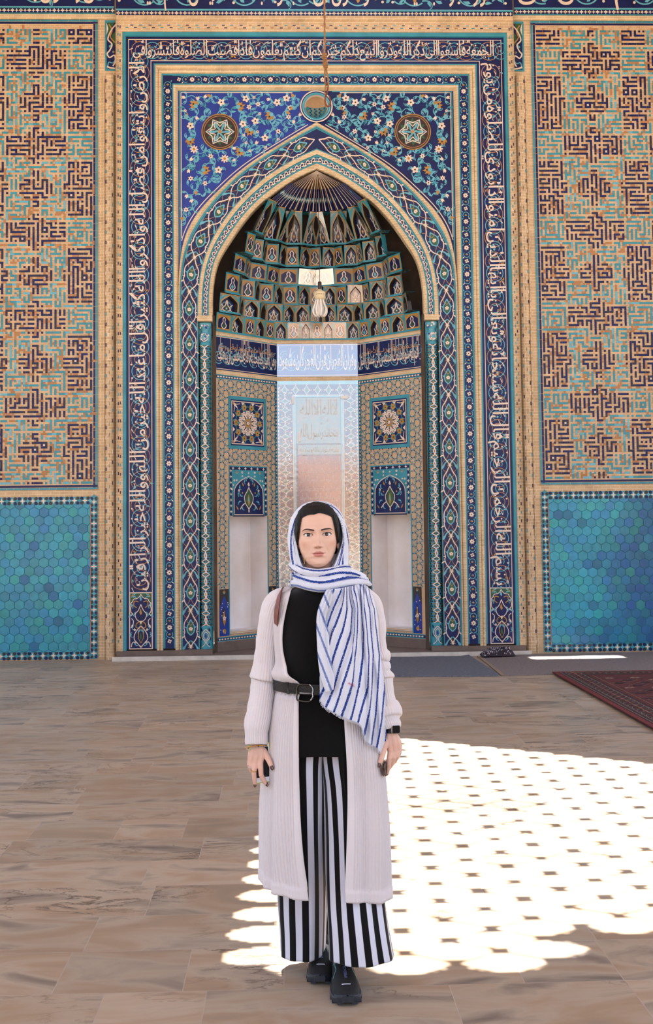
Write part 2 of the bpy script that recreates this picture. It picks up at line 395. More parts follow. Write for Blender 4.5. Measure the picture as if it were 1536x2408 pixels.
b = MB(); b.quad((-60, -80, -.02), (60, -80, -.02), (60, -18.3, -.02), (-60, -18.3, -.02)); b.quad((-60, -18.3, -.02), (-7.9, -18.3, -.02), (-7.9, 30, -.02), (-60, 30, -.02)); b.quad((8.4, -18.3, -.02), (60, -18.3, -.02), (60, 30, -.02), (8.4, 30, -.02))
tag(b.build('ground', 'paving'), 'sunlit paving of the open courtyard behind the viewer', 'ground', kind='structure')
b = MB(); b.box(-45, 45, -53, -52, 0, 5.5, 0)
for i in range(-7, 8):
    b.add([(i * 5.6 - 1.7, -51.98, .3), (i * 5.6 + 1.7, -51.98, .3), (i * 5.6 + 1.7, -51.98, 3.7), (i * 5.6, -51.98, 4.9), (i * 5.6 - 1.7, -51.98, 3.7)], [(4, 3, 2, 1, 0)], 1)
tag(b.build('wall_courtyard', ['facade', 'facade_dark']), 'arcaded brick front across the courtyard', 'wall', kind='structure')

# ---------------------------------------------------------------- hall shell: side walls and pierced ceiling
# added narrow lamp without a real source: throws the bright strip on the mat
ld = bpy.data.lights.new('mat_strip_lamp', 'AREA'); ld.shape = 'RECTANGLE'; ld.size = 1.02; ld.size_y = .20; ld.energy = 34; ld.spread = radians(1.2); ld.color = (1.0, .95, .88)
lo = bpy.data.objects.new('mat_strip_lamp', ld); COL.objects.link(lo); lo.location = (3.37, -.62, 7.6)
def side_wall(x0, x1, name, label):
    """side wall out of view; its tall open arches are added to bring in daylight"""
    b = MB(); ys = [-18.5, -17.0, -13.6, -12.4, -9.0, -7.8, -4.4, -3.2, -1.0, .5]; z0, z1 = .0, 8.6
    for k in range(0, len(ys) - 1, 2): b.box(x0, x1, ys[k], ys[k + 1], 0, z1)
    b.box(x0, x1, ys[0], ys[-1], z1, ZC)
    for k in range(1, len(ys) - 1, 2):                          # pointed heads of the arches
        a, c = ys[k], ys[k + 1]; m = (a + c) / 2; zs_ = z1 - (c - a) * .55
        for (p, q) in ((a, m), (c, m)):
            arc = [(p + (q - p) * t, zs_ + (z1 - .1 - zs_) * sin(t * PI / 2) ** .8) for t in [i / 8 for i in range(9)]]
            for xx in (x0, x1):
                for (ya, za), (yb, zb) in zip(arc, arc[1:]): b.quad((xx, ya, za), (xx, yb, zb), (xx, yb, z1), (xx, ya, z1))
            for (ya, za), (yb, zb) in zip(arc, arc[1:]): b.quad((x0, ya, za), (x1, ya, za), (x1, yb, zb), (x0, yb, zb))
    tag(b.build(name, 'mud'), label, 'wall', kind='structure')
side_wall(XL - .5, XL, 'wall_left', 'left side wall of the hall with arches added for daylight')
side_wall(XR, XR + .5, 'wall_right', 'right side wall of the hall with arches added for daylight')

def pierced_ceiling():
    """a flat brick screen: round openings on a staggered grid; the sun through it draws the patch on the floor"""
    dx = SUN_DIR.x / SUN_DIR.z * ZC; dy = SUN_DIR.y / SUN_DIR.z * ZC
    patch = [(-.9, -9.86), (-.9, -6.4), (-.3, -5.55), (.55, -5.28), (1.15, -5.72), (2.45, -6.55), (3.4, -7.3), (3.5, -8.6), (2.2, -9.2), (1.62, -9.52), (1.02, -9.70), (1.0, -10.0), (-.07, -10.0), (-.07, -9.86)]
    def inside(x, y):
        c = False; j = len(patch) - 1
        for i in range(len(patch)):
            xi, yi = patch[i]; xj, yj = patch[j]
            if (yi > y) != (yj > y) and x < (xj - xi) * (y - yi) / (yj - yi) + xi: c = not c
            j = i
        return c
    A = (.184, .117); B = (.011, .234); O = (.465, -8.855 + .117)      # hole centres; dark knots sit midway between two of a column
    holes = []
    for i in range(-12, 22):
        for j in range(-30, 30):
            x = O[0] + i * A[0] + j * B[0]; y = O[1] + i * A[1] + j * B[1]
            if i >= -3 and inside(x, y): holes.append((x, y))
    holes_set = {}
    for h in holes: holes_set.setdefault((int(h[0] // .4), int(h[1] // .4)), []).append(h)
    ra, rb = .148, .0865
    def solid(x, y):
        ci, cj = int(x // .4), int(y // .4)
        for i in (ci - 1, ci, ci + 1):
            for j in (cj - 1, cj, cj + 1):
                for hx, hy in holes_set.get((i, j), ()):
                    if ((x - hx) / ra) ** 2 + ((y - hy) / rb) ** 2 < 1: return False
        return True
    st = .0175; xa, xb, ya, yb = -.75, 3.95, -10.45, -4.95
    b = MB(); nx = int((xb - xa) / st); ny = int((yb - ya) / st)
    for j in range(ny):
        i = 0; y = ya + (j + .5) * st
        while i < nx:
            if solid(xa + (i + .5) * st, y):
                k = i
                while k < nx and solid(xa + (k + .5) * st, y): k += 1
                b.quad((xa + i * st + dx, ya + j * st + dy, ZC), (xa + i * st + dx, ya + (j + 1) * st + dy, ZC), (xa + k * st + dx, ya + (j + 1) * st + dy, ZC), (xa + k * st + dx, ya + j * st + dy, ZC)); i = k
            else: i += 1
    # thin ribs tie the knots together
    for h in holes:
        for v in ((A[0], A[1]), (A[0] - B[0], A[1] - B[1])):
            x, y = h[0] + dx, h[1] - .117 + dy; l = sqrt(v[0] ** 2 + v[1] ** 2); nxx, nyy = -v[1] / l * .004, v[0] / l * .004
            b.quad((x + nxx, y + nyy, ZC + .004), (x + v[0] + nxx, y + v[1] + nyy, ZC + .004), (x + v[0] - nxx, y + v[1] - nyy, ZC + .004), (x - nxx, y - nyy, ZC + .004))
    # the closed roof around the screen
    X1, X2, Y1, Y2 = xa + dx, xa + nx * st + dx, ya + dy, ya + ny * st + dy
    R = (XL - .5, XR + .5, -19.0, 2.0)
    for (a0, a1, c0, c1) in ((R[0], X1, R[2], R[3]), (X2, R[1], R[2], R[3]), (X1, X2, R[2], Y1), (X1, X2, Y2, R[3])):
        b.quad((a0, c0, ZC), (a0, c1, ZC), (a1, c1, ZC), (a1, c0, ZC)); b.quad((a0, c0, ZC + .3), (a1, c0, ZC + .3), (a1, c1, ZC + .3), (a0, c1, ZC + .3))
    tag(b.build('ceiling', 'mud'), 'roof of the hall with a pierced brick screen above the sunlit floor', 'ceiling', kind='structure')
pierced_ceiling()

# ---------------------------------------------------------------- back wall around the niche
HWO, ZTO = 2.50, 7.995                              # outer half-width and top of the niche's frame
b = MB()
b.box(XL, X0 - HWO - .001, .012, .5, 0, ZC); b.box(X0 + HWO + .001, XR, .012, .5, 0, ZC); b.box(X0 - HWO, X0 + HWO, .012, .5, 7.07, ZC)
b.box(XL, XR, 1.9, 2.0, 0, ZC)
tag(b.build('wall_back', 'brick'), 'tan brick back wall holding the tiled niche', 'wall', kind='structure')
b = MB(); b.box(X0 - HWO + .01, X0 + HWO - .01, -.20, 1.2, -.002, .05, 0); b.box(X0 - HWO - .03, X0 + HWO + .03, -.23, -.20, -.002, .052, 1)
tag(b.build('trim_1', ['plinth', 'white_edge']), 'low stone ledge with a whitewashed edge in front of the niche', 'ledge', kind='structure')

def catmull(P, per=14):
    out = []; n = len(P)
    for i in range(n - 1):
        p0 = P[max(i - 1, 0)]; p1 = P[i]; p2 = P[i + 1]; p3 = P[min(i + 2, n - 1)]
        for k in range(per):
            t = k / per; t2, t3 = t * t, t * t * t
            out.append(tuple(.5 * (2 * p1[c] + (p2[c] - p0[c]) * t + (2 * p0[c] - 5 * p1[c] + 4 * p2[c] - p3[c]) * t2 + (3 * p1[c] - p0[c] - 3 * p2[c] + p3[c]) * t3) for c in range(len(p1))))
    out.append(tuple(P[-1])); return out
def resample(P, n):
    d = [0]
    for a, c in zip(P, P[1:]): d.append(d[-1] + sqrt(sum((x - y) ** 2 for x, y in zip(a, c))))
    out = []; j = 0
    for i in range(n):
        t = d[-1] * i / (n - 1)
        while j < len(d) - 2 and d[j + 1] < t: j += 1
        f = (t - d[j]) / max(d[j + 1] - d[j], 1e-9); out.append(tuple(a + (c - a) * f for a, c in zip(P[j], P[j + 1])))
    return out
# arch curves as (half-width, z), apex first, down to the springing
C3 = [(0, 6.673), (.341, 6.467), (.866, 6.13), (1.223, 5.819), (1.512, 5.498), (1.67, 5.171), (1.735, 4.75), (1.745, 4.22)]
C2 = [(0, 6.597), (.388, 6.383), (.866, 6.062), (1.223, 5.724), (1.49, 5.363), (1.640, 5.05), (1.708, 4.665), (1.715, 4.22)]
C1 = [(0, 6.325), (.289, 6.193), (.672, 5.951), (1.034, 5.603), (1.297, 5.218), (1.438, 4.86), (1.495, 4.5), (1.502, 4.22)]
C0 = [(0, 6.10), (.268, 5.977), (.604, 5.746), (.866, 5.495), (1.10, 5.171), (1.25, 4.907), (1.315, 4.597), (1.325, 4.22)]
NA = 64
C3, C2, C1, C0 = [resample(catmull(c), NA) for c in (C3, C2, C1, C0)]

def uframe(prof, zb, name, mats, parent, smooth=False, mi=None):
    """moulding swept up one side, across the top and down the other; profile of (half-width, top, y)"""
    b = MB()
    for i in range(len(prof) - 1):
        r = []
        for (hw, zt, y) in prof[i:i + 2]: r.append([(X0 - hw, y, zb), (X0 - hw, y, zt), (X0 + hw, y, zt), (X0 + hw, y, zb)])
        b.loft(r, (mi[i] if mi else 0), False)
    return b.build(name, mats, parent)
ZB = .105
# ================================================================== the tiled prayer niche
MI = empty('prayer_niche', (X0, 0, .05))
tag(MI, 'tall pointed-arch tiled prayer niche in the middle of the wall', 'prayer niche')
YF = -.045                                            # face of the inscription
# solid body behind the ornament (jamb sides down to the niche mouth)
b = MB()
for s in (-1, 1):
    b.box(min(X0 + s * HWO, X0 + s * 1.50), max(X0 + s * HWO, X0 + s * 1.50), .036, .45, .05, 7.06)
b.quad((X0 - HWO, -.07, .05), (X0 - HWO, .02, .05), (X0 - HWO, .02, ZTO), (X0 - HWO, -.07, ZTO)); b.quad((X0 + HWO, -.07, .05), (X0 + HWO, -.07, ZTO), (X0 + HWO, .02, ZTO), (X0 + HWO, .02, .05))
b.build('jamb_body', 'plinth', MI)
# plinth under the borders
for s in (-1, 1):
    b = MB(); b.box(min(X0 + s * 2.5, X0 + s * 1.34), max(X0 + s * 2.5, X0 + s * 1.34), -.072, .05, .05, ZB); b.build('plinth', 'plinth', MI)
uframe([(2.5, 7.995, .01), (2.5, 7.995, -.10), (2.497, 7.99, -.105), (2.495, 7.94, -.10), (2.49, 7.925, -.075), (2.425, 7.80, -.075), (2.42, 7.797, -.062)], ZB, 'brick_border', 'brick', MI)
p = Pat(lambda u, v, h: Vector((X0 + u, -.075 - h, v)), 'NTRL')
for s in (-1, 1):
    for c, (hw, ph) in enumerate(((2.473, .0), (2.448, .054))):
        z = ZB + .1 + ph; k = 0
        while z < 7.85:
            if rnd.random() > .04: p.rect(s * hw - .006, z, s * hw + .006, z + .036, 'N' if (k + c) % 2 else rnd.choice('TTTL'))
            z += .108 + rnd.uniform(-.006, .006); k += 1
for c, (z, ph) in enumerate(((7.845, 0), (7.878, .06))):
    x = -2.38 + ph; k = 0
    while x < 2.36: p.rect(x, z - .006, x + .038, z + .006, 'N' if (k + c) % 2 else rnd.choice('TTLR')); x += .115 + rnd.uniform(-.012, .012); k += 1
p.done('glazed_brick_ends', MI)
uframe([(2.42, 7.80, -.062), (2.385, 7.75, -.062), (2.378, 7.742, YF)], ZB, 'turquoise_border', 'T', MI)

# inscription ------------------------------------------------------
def band_ground(name, hwa, zta, hwb, ztb, y, zb, k): return uframe([(hwa, zta, y), (hwb, ztb, y)], zb, name, k, MI)
INS = uframe([(2.378, 7.742, YF), (2.36, 7.722, YF), (2.35, 7.711, YF - .002), (2.342, 7.702, YF - .002), (2.072, 7.44, YF - .002), (2.064, 7.431, YF - .002), (2.05, 7.415, YF), (2.034, 7.40, YF), (2.015, 7.387, YF)], ZB + .02, 'inscription_border',
             list('NWBT'), MI, mi=[0, 0, 1, 0, 1, 0, 0, 3])
TEXT_R = 'بسم الله الرحمن الرحيم قال الله سبحانه وتعالى يا ايها الذين امنوا اذا نودي للصلوة من يوم'
TEXT_T = 'الجمعة فاسعوا الى ذكر الله وذروا البيع ذلكم خير لكم ان كنتم تعلمون فاذا قضيت الصلوة فانتشروا في'
TEXT_L = 'الارض وابتغوا من فضل الله واذكروا الله كثيرا قل ما عند الله خير من اللهو والله خير الرازقين'
BH = .285
def ins_fill(P, L):
    """scrolling vines behind the letters on a band of length L, height BH"""
    n = max(2, round(L / .30)); st = L / n
    for i in range(n):
        c = (st * (i + .5), BH * .5); sg = 1 if i % 2 else -1
        P.ring(c, .118, .0085, 'R', 1, 18); P.ring((c[0], c[1]), .07, .0075, 'R', 1, 14, .5, 5.4)
        P.ring((c[0] + st * .5, c[1]), .105, .0085, 'L', 2, 18, -.4, 5.6); P.ring((c[0] + st * .45, c[1] + sg * .01), .055, .008, 'L', 2, 12, 1, 6)
        for a in range(5):
            t = rnd.random() * 6.28; r = rnd.choice((.118, .07, .1)); q = (c[0] + r * cos(t), c[1] + r * sin(t))
            if .02 < q[1] < BH - .02 and .02 < q[0] < L - .02: P.leaf(q, rnd.random() * 6.28, .045, .022, rnd.choice('LLLO'), 3)
        for q in ((c[0] + st * .5, BH * .5),): P.star(q, .02, .01, 5, 'L', 3)
def ins_marks(P, L, dens=15):
    n = int(L * dens)
    for i in range(n):
        u = L * (i + rnd.random() * .8) / n; v = BH * rnd.uniform(.5, .9); t = rnd.random()
        if t < .4: P.disc((u, v), .011, 'W', 6, 8)
        elif t < .8: a = rnd.uniform(.3, .6); P.stroke([(u - .028 * cos(a), v - .028 * sin(a)), (u + .028 * cos(a), v + .028 * sin(a))], [.005, .012], 'W', 6)
        else: P.stroke([(u - .016, v + .012), (u - .008, v - .006), (u, v + .008), (u + .008, v - .006), (u + .016, v + .014)], .007, 'W', 6)
zi0, zi1 = .815, 7.70
# right band reads upwards, letters' tops towards the outside; left band downwards; top band leftwards
LR = zi1 - zi0 - .27
P = Pat(lambda u, v, h: Vector((X0 + 2.065 + v, YF - .002 - h, zi0 + (LR - u))))
ins_fill(P, LR); letter_band(P, TEXT_R, .02, LR - .01, .0, BH); ins_marks(P, LR); P.done('inscription_lettering', INS)
P = Pat(lambda u, v, h: Vector((X0 - 2.34 + u, YF - .002 - h, 7.422 + v)))
ins_fill(P, 4.68); letter_band(P, TEXT_T, .05, 4.60, .0, BH); ins_marks(P, 4.68); P.done('inscription_lettering', INS)
P = Pat(lambda u, v, h: Vector((X0 - 2.065 - v, YF - .002 - h, zi0 + u)))
ins_fill(P, LR); letter_band(P, TEXT_L, .02, LR, .0, BH); ins_marks(P, LR); P.done('inscription_lettering', INS)
# flowered cartouche at the foot of each upright
def sym(P, fn):
    for s in (1, -1): fn(s)
def cartouche(xc):
    P = Pat(lambda u, v, h: Vector((X0 + xc + u, YF - .003 - h, .135 + v))); w, hh = .131, .665
    P.rect(-w - .012, -.012, w + .012, hh + .012, 'W', 0); P.rect(-w, 0, w, hh, 'N', 1); P.rect(-w, hh * .62, w, hh, 'G', 2)
    lobes = [(0, hh - .01), (.02, hh - .045), (.05, hh - .065), (.085, hh - .07), (.1, hh - .1), (.122, hh - .125), (.118, hh - .16), (.126, hh - .19), (.118, hh - .23), (.10, hh - .25), (.127, hh - .275), (.127, .40)]
    lobes = catmull(lobes, 4)
    P.poly([(-u, v) for u, v in reversed(lobes)] + lobes[1:] + [(.127, .38), (-.127, .38)], 'N', 3)
    for s in (1, -1):
        P.stroke([(s * u, v) for u, v in lobes], .009, 'W', 5)
        P.stroke(catmull([(0, .53), (s * .03, .46), (s * .068, .41), (s * .05, .35), (0, .31), (0, .29)], 6), .009, 'W', 6)
        P.stroke(catmull([(0, .27), (s * .03, .24), (s * .075, .17), (s * .08, .11), (s * .045, .065), (0, .01)], 6), .010, 'W', 6)
        P.stroke(catmull([(s * .045, .065), (s * .09, .075), (s * .11, .05), (s * .115, .015)], 5), .010, 'W', 6)
        P.stroke(catmull([(s * .115, .36), (s * .09, .33), (s * .10, .27), (s * .122, .25)], 5), .009, 'W', 6)
        P.leaf((s * .10, .29), -1.2 * s if s > 0 else PI + 1.2, .05, .02, 'W', 6)
        P.stroke(catmull([(0, .28), (s * .025, .2), (s * .03, .13), (0, .06)], 6), .008, 'O', 5)
        P.stroke(catmull([(s * .02, .32), (s * .05, .30), (s * .06, .26), (s * .03, .24)], 6), .010, 'O', 5)
        P.stroke(catmull([(s * .03, .56), (s * .075, .57), (s * .085, .52), (s * .05, .49)], 6), .011, 'O', 5)
        for q, a in (((.09, .22), .8), ((.1, .13), .5), ((.055, .60), 1.2), ((.06, .44), -.6), ((.09, .40), .4), ((.04, .03), .3), ((.03, .17), 1.3), ((.1, .48), 1.9)):
            P.curl((s * q[0], q[1]), a if s > 0 else PI - a, .09, .009, 'L', 4, s * (1 if q[1] < .4 else -1))
        P.flower((s * .075, .225), .016, 0, 6); P.leaf((s * .11, .62), 2.0 if s > 0 else 1.1, .05, .02, 'O', 4); P.leaf((s * .09, .645), 2.6 if s > 0 else .5, .04, .02, 'L', 4)
    P.leaf((0, .57), PI / 2, .07, .03, 'L', 6); P.leaf((0, .40), PI / 2, .08, .035, 'O', 6); P.flower((0, .30), .026, 5, 7, PI / 2); P.disc((0, .30), .03, 'K', 5); P.leaf((0, .10), PI / 2, .09, .035, 'G', 4); P.leaf((0, .005), PI / 2, .03, .02, 'W', 7)
    P.done('flowered_cartouche', INS)
cartouche(-2.207); cartouche(2.207)
# mouldings, flowered border --------------------------------------
def roll(hw0, zt0, hw1, zt1, y0, y1, bul=.018, n=5, groove=False):
    pr = [(hw0, zt0, y0)]
    segs = 2 if groove else 1
    for sgm in range(segs):
        for i in range(n + 1):
            t = (sgm + i / n) / segs
            pr.append((hw0 + (hw1 - hw0) * t, zt0 + (zt1 - zt0) * t, y0 + (y1 - y0) * t - bul * sin(PI * i / n)))
    return pr
uframe(roll(2.015, 7.387, 1.937, 7.272, YF, YF, .022, 5, True), ZB, 'brick_moulding', 'brick_v', MI)
YG = YF + .004
FB = uframe([(1.937, 7.272, YG), (1.918, 7.25, YG), (1.802, 7.143, YG), (1.790, 7.13, YG)], ZB + .02, 'flower_border', list('TN'), MI, mi=[0, 1, 0])
def flower_run(P, L, h):
    n = max(1, round(L / .1665)); st = L / n
    P.rect(0, .002, L, .006, 'T', 1); P.rect(0, h - .006, L, h - .002, 'T', 1)
    for i in range(n):
        u = st * (i + .5); sg = 1 if i % 2 else -1
        if i % 2: P.flower((u, h * .5), .031, 2, 5, rnd.random()); P.star((u, h * .5), .036, .022, 7, 'W', 4)
        else:
            for a in range(4): P.disc((u + .016 * cos(a * PI / 2 + .4), h * .5 + .016 * sin(a * PI / 2 + .4)), .0115, 'W', 4, 6)
            P.disc((u, h * .5), .006, 'K', 6, 6)
        c = (u + st * .5, h * .5)
        P.ring(c, .038, .0075, 'L', 2, 16, -2.4 if sg > 0 else .7, 2.2 if sg > 0 else 5.4)
        P.leaf((c[0], c[1] - .018 * sg), sg * PI / 2, .036, .026, 'O', 4); P.leaf((c[0] + .004, c[1] - .012 * sg), sg * 1.2, .02, .012, 'L', 5)
        P.leaf((c[0] - .03, c[1] + .03 * sg), 2.4 * sg, .03, .016, 'W', 4); P.leaf((c[0] + .03, c[1] - .036 * sg), -.6 * sg, .034, .014, 'L', 3); P.leaf((c[0] - .036, c[1] - .034 * sg), -2.6 * sg, .03, .012, 'L', 3)
for s in (-1, 1):
    P = Pat((lambda s: lambda u, v, h: Vector((X0 + s * (1.802 + v), YG - h, .13 + u)))(s)); flower_run(P, 7.0, .116); P.done('flower_ornament', FB)
P = Pat(lambda u, v, h: Vector((X0 - 1.80 + u, YG - h, 7.143 + v))); flower_run(P, 3.6, .107); P.done('flower_ornament', FB)
uframe(roll(1.790, 7.13, 1.738, 7.073, YG, .012, .02, 5), ZB, 'inner_brick_moulding', 'brick_v', MI)

# spandrel ---------------------------------------------------------
YS = .012
SPA = MB(); prof = [(hw, z) for hw, z in C3]
top = 7.075
for s in (-1, 1):
    for i in range(NA - 1):
        (a, za), (c, zc) = prof[i], prof[i + 1]
        m_ = 0 if s < 0 else 1
        if a < .15:                                # leave the roundel's opening
            ha, hc = (sqrt(max(0, .150 ** 2 - q * q)) for q in (a, c))
            SPA.quad((X0 + s * a, YS, za), (X0 + s * c, YS, zc), (X0 + s * c, YS, 6.865 - hc), (X0 + s * a, YS, 6.865 - ha), m_)
            SPA.quad((X0 + s * a, YS, 6.865 + ha), (X0 + s * c, YS, 6.865 + hc), (X0 + s * c, YS, top), (X0 + s * a, YS, top), m_)
        else: SPA.quad((X0 + s * a, YS, za), (X0 + s * c, YS, zc), (X0 + s * c, YS, top), (X0 + s * a, YS, top), m_)
SP = SPA.build('spandrel', ['B', 'N'], MI)
MEDC = (1.213, 6.545)
def in_spandrel(u, v, m=.03):
    if u < .02 or u > 1.70 - m or v > 7.05 - m: return False
    # arch line
    for (a, za), (c, zc) in zip(C3, C3[1:]):
        if a <= u <= c: 
            zz = za + (zc - za) * (u - a) / max(c - a, 1e-6)
            return v > zz + m * 1.3
    return False
FL = [(75, 125, 5), (170, 125, 5), (262, 150, 0), (392, 130, 0), (408, 175, 2), (455, 160, 2), (555, 150, 0), (605, 128, 0), (128, 225, 5), (100, 275, 0), (375, 265, 0), (440, 250, 0), (615, 228, 2), (670, 225, 5), (622, 178, 2), (640, 265, 5), (560, 305, 2),
      (490, 340, 0), (440, 375, 5), (118, 400, 1), (278, 450, 1), (205, 437, 2), (95, 460, 5), (90, 505, 5), (245, 510, 0), (100, 555, 2), (175, 580, 2), (75, 720, 2), (110, 665, 5), (85, 640, 5), (330, 450, 5), (318, 395, 5), (140, 140, 5), (520, 130, 5),
      (128, 170, 3), (350, 175, 3), (525, 215, 3), (415, 295, 3), (95, 345, 3), (365, 405, 3), (165, 510, 3), (125, 615, 4), (70, 770, 4), (75, 235, 4), (212, 125, 4), (645, 128, 4), (640, 170, 4), (600, 195, 4)]
def spandrel_pattern(s):
    r2 = random.Random(3)
    P = Pat(lambda u, v, h: Vector((X0 + s * u, YS - h, v)))
    # white and turquoise outlines along frame and arch
    P.stroke([(.30, 7.05), (1.70, 7.05), (1.70, 5.2)], .011, 'W', 3); P.stroke([(.2, 7.066), (1.717, 7.066), (1.717, 4.6)], .016, 'T', 2)
    arch = [(a + .022, z + .018) for a, z in C3 if z > 5.1 and a > .05]
    P.stroke(arch, .011, 'W', 3)
    nodes = []
    for (zx, zy, k) in FL:
        px = 400 + zx * .4557; py = 170 + zy * .4557
        nodes.append(((747 - px) * .00525, 6.673 - (py - 286) * .00527, k))
    done_ = []
    tree = [(MEDC[0], MEDC[1])]
    # extra tendril seeds fill the gaps
    extra = []
    for _ in range(900):
        u, v = r2.uniform(.03, 1.68), r2.uniform(5.3, 7.03)
        if not in_spandrel(u, v, .04) or (u - MEDC[0]) ** 2 + (v - MEDC[1]) ** 2 < .27 ** 2 or u < .26 and v > 6.7: continue
        if all((u - q[0]) ** 2 + (v - q[1]) ** 2 > .085 ** 2 for q in nodes + extra): extra.append((u, v, -1))
    for (u, v, k) in sorted(nodes + extra, key=lambda q: (q[0] - MEDC[0]) ** 2 + (q[1] - MEDC[1]) ** 2):
        b2 = min(tree, key=lambda q: (q[0] - u) ** 2 + (q[1] - v) ** 2); d = sqrt((b2[0] - u) ** 2 + (b2[1] - v) ** 2)
        if d < .5:
            mx, my = (u + b2[0]) / 2, (v + b2[1]) / 2; nx, ny = -(v - b2[1]), (u - b2[0]); sg = r2.choice((-.28, .28))
            P.stroke(catmull([b2, (mx + nx * sg, my + ny * sg), (u, v)], 6), .0095, 'L', 1)
        tree.append((u, v)); a = r2.random() * 6.28
        if k >= 0:
            P.flower((u, v), (.047, .054, .038, .080, .050, .040)[k], k, 3, a)
            for t in range(2): P.curl((u, v), a + 2 + t * 2.3, .13, .011, 'L', 1, r2.choice((-1, 1)))
        else:
            for t in range(2):
                ang = a + t * 2.6; ok = in_spandrel(u + .1 * cos(ang), v + .1 * sin(ang), .01)
                if ok: P.curl((u, v), ang, r2.uniform(.10, .16), .012, r2.choice('LLT'), 2, r2.choice((-1, 1)))
            P.leaf((u, v), a + 1.2, .07, .034, 'L', 2)
            if r2.random() < .25: P.flower((u, v), .024, 2, 4, a)
    P.done('flower_scrolls', SP)
    # round medallion
    P = Pat(lambda u, v, h: Vector((X0 + s * (MEDC[0] + u), YS - .008 - h, MEDC[1] + v)))
    R = .232
    P.disc((0, 0), R, 'O', 0, 36); P.disc((0, 0), R - .012, 'K', 1, 36); P.ring((0, 0), R - .03, .008, 'R', 2, 36)
    for i in range(6):
        a = PI / 6 + i * PI / 3
        P.leaf((.08 * cos(a), .08 * sin(a)), a, .10, .06, 'G', 2); P.leaf((.03 * cos(a + .5), .03 * sin(a + .5)), a + .5, .15, .035, 'L', 2)
        P.leaf((.12 * cos(a + .5), .12 * sin(a + .5)), a + 2.2, .07, .022, 'L', 2); P.leaf((.12 * cos(a - .5), .12 * sin(a - .5)), a - 2.2, .07, .022, 'L', 2)
    for rr, rot in ((.165, 0), (.165, PI / 6)):
        pass
    hexa = [(.17 * cos(PI / 3 * i), .17 * sin(PI / 3 * i)) for i in range(6)]
    st = []
    for i in range(12):
        r = .175 if i % 2 == 0 else .115; st.append((r * cos(PI / 6 * i), r * sin(PI / 6 * i)))
    P.stroke(st, .014, 'W', 4, True)
    st = [(.10 * (1 + .32 * cos(6 * t)) * cos(t), .10 * (1 + .32 * cos(6 * t)) * sin(t)) for t in [2 * PI * i / 48 for i in range(48)]]
    P.stroke(st, .011, 'W', 5, True); P.petals((0, 0), .06, 6, 'L', 4, .2, .2); P.flower((0, 0), .026, 1, 6); P.disc((0, 0), .02, 'O', 7)
    P.done('round_medallion', SP)
spandrel_pattern(-1); spandrel_pattern(1)
# boss above the point of the arch ---------------------------------
b = MB(); bc = (X0, 6.865)
def circ(r, y, n=40): return [(bc[0] + r * cos(2 * PI * i / n), y, bc[1] + r * sin(2 * PI * i / n)) for i in range(n)]
for (r0, y0_, r1, y1_, m) in ((.205, YS, .205, -.012, 0), (.205, -.012, .19, -.014, 1), (.19, -.014, .178, -.014, 0), (.178, -.014, .165, -.02, 2), (.165, -.02, .148, -.012, 3), (.148, -.012, .142, .03, 1)):
    b.loft([circ(r0, y0_), circ(r1, y1_)], m)
bo = b.build('roundel', list('NWLT'), MI)
b = MB(); rings = []
for i in range(9):
    a = i / 8 * PI / 2; rings.append(circ(.142 * cos(a) + .001, .03 + .13 * sin(a)))
b.loft(rings, 0, True, (False, True)); b.build('roundel_bowl', 'S', bo, smooth=True)
P = Pat(lambda u, v, h: Vector((bc[0] + u, .03 + .13 * sqrt(max(0, 1 - (u * u + v * v) / .0202)) - .004 - h, bc[1] + v)))
for _ in range(1):
    for i in range(-5, 6):
        for j in range(-6, 3):
            u, v = i * .03 + (j % 2) * .015, j * .024 - .002
            if u * u + v * v < .125 ** 2 and v < .03 and u > -.2:
                P.disc((u, v), .019, 'T', 0, 8); P.disc((u, v), .0095, 'O' if (i + j) % 2 else 'N', 2, 7)
P.done('roundel_mosaic', bo)

# arch mouldings and scroll bands ----------------------------------
def full_curve(C, zb):
    """one side: apex ... springing ... foot, as list of (hw, z)"""
    return list(C) + [(C[-1][0], z) for z in [C[-1][1] + (zb - C[-1][1]) * i / 40 for i in range(1, 41)]]
F3, F2, F1 = full_curve(C3, ZB), full_curve(C2, ZB), full_curve(C1, ZB)
b = MB()
for s in (-1, 1):
    rings = []
    for i in range(6):
        t = i / 5 * .72; y = -.004 - .022 * sin(PI * i / 5) if i else YS
        rings.append([(X0 + s * (a + (c - a) * t), y, z + (zc - z) * t) for (a, z), (c, zc) in zip(F3, F2)])
    b.loft(rings, 0, False)
    rr = [[(X0 + s * (a + (c - a) * t), y, z + (zc - z) * t) for (a, z), (c, zc) in zip(F3, F2)] for t, y in ((.72, -.004), (.95, .0), (1.0, .01))]
    b.loft(rr, 1, False)
b.build('arch_moulding', ['brick_v', 'T'], MI)
YA = .012; YA1 = .03
b = MB()
for s in (-1, 1):
    b.loft([[(X0 + s * a, YA, z) for a, z in F2], [(X0 + s * c, YA1, z) for c, z in F1]], 0, False)
    for t0, t1 in ((0, .05), (.95, 1.0)):
        b.loft([[(X0 + s * (a + (c - a) * t), YA + (YA1 - YA) * t - .0015, z + (zc - z) * t) for (a, z), (c, zc) in zip(F2, F1)] for t in (t0, t1)], 1, False)
AB = b.build('arabesque_band', list('NT'), MI)
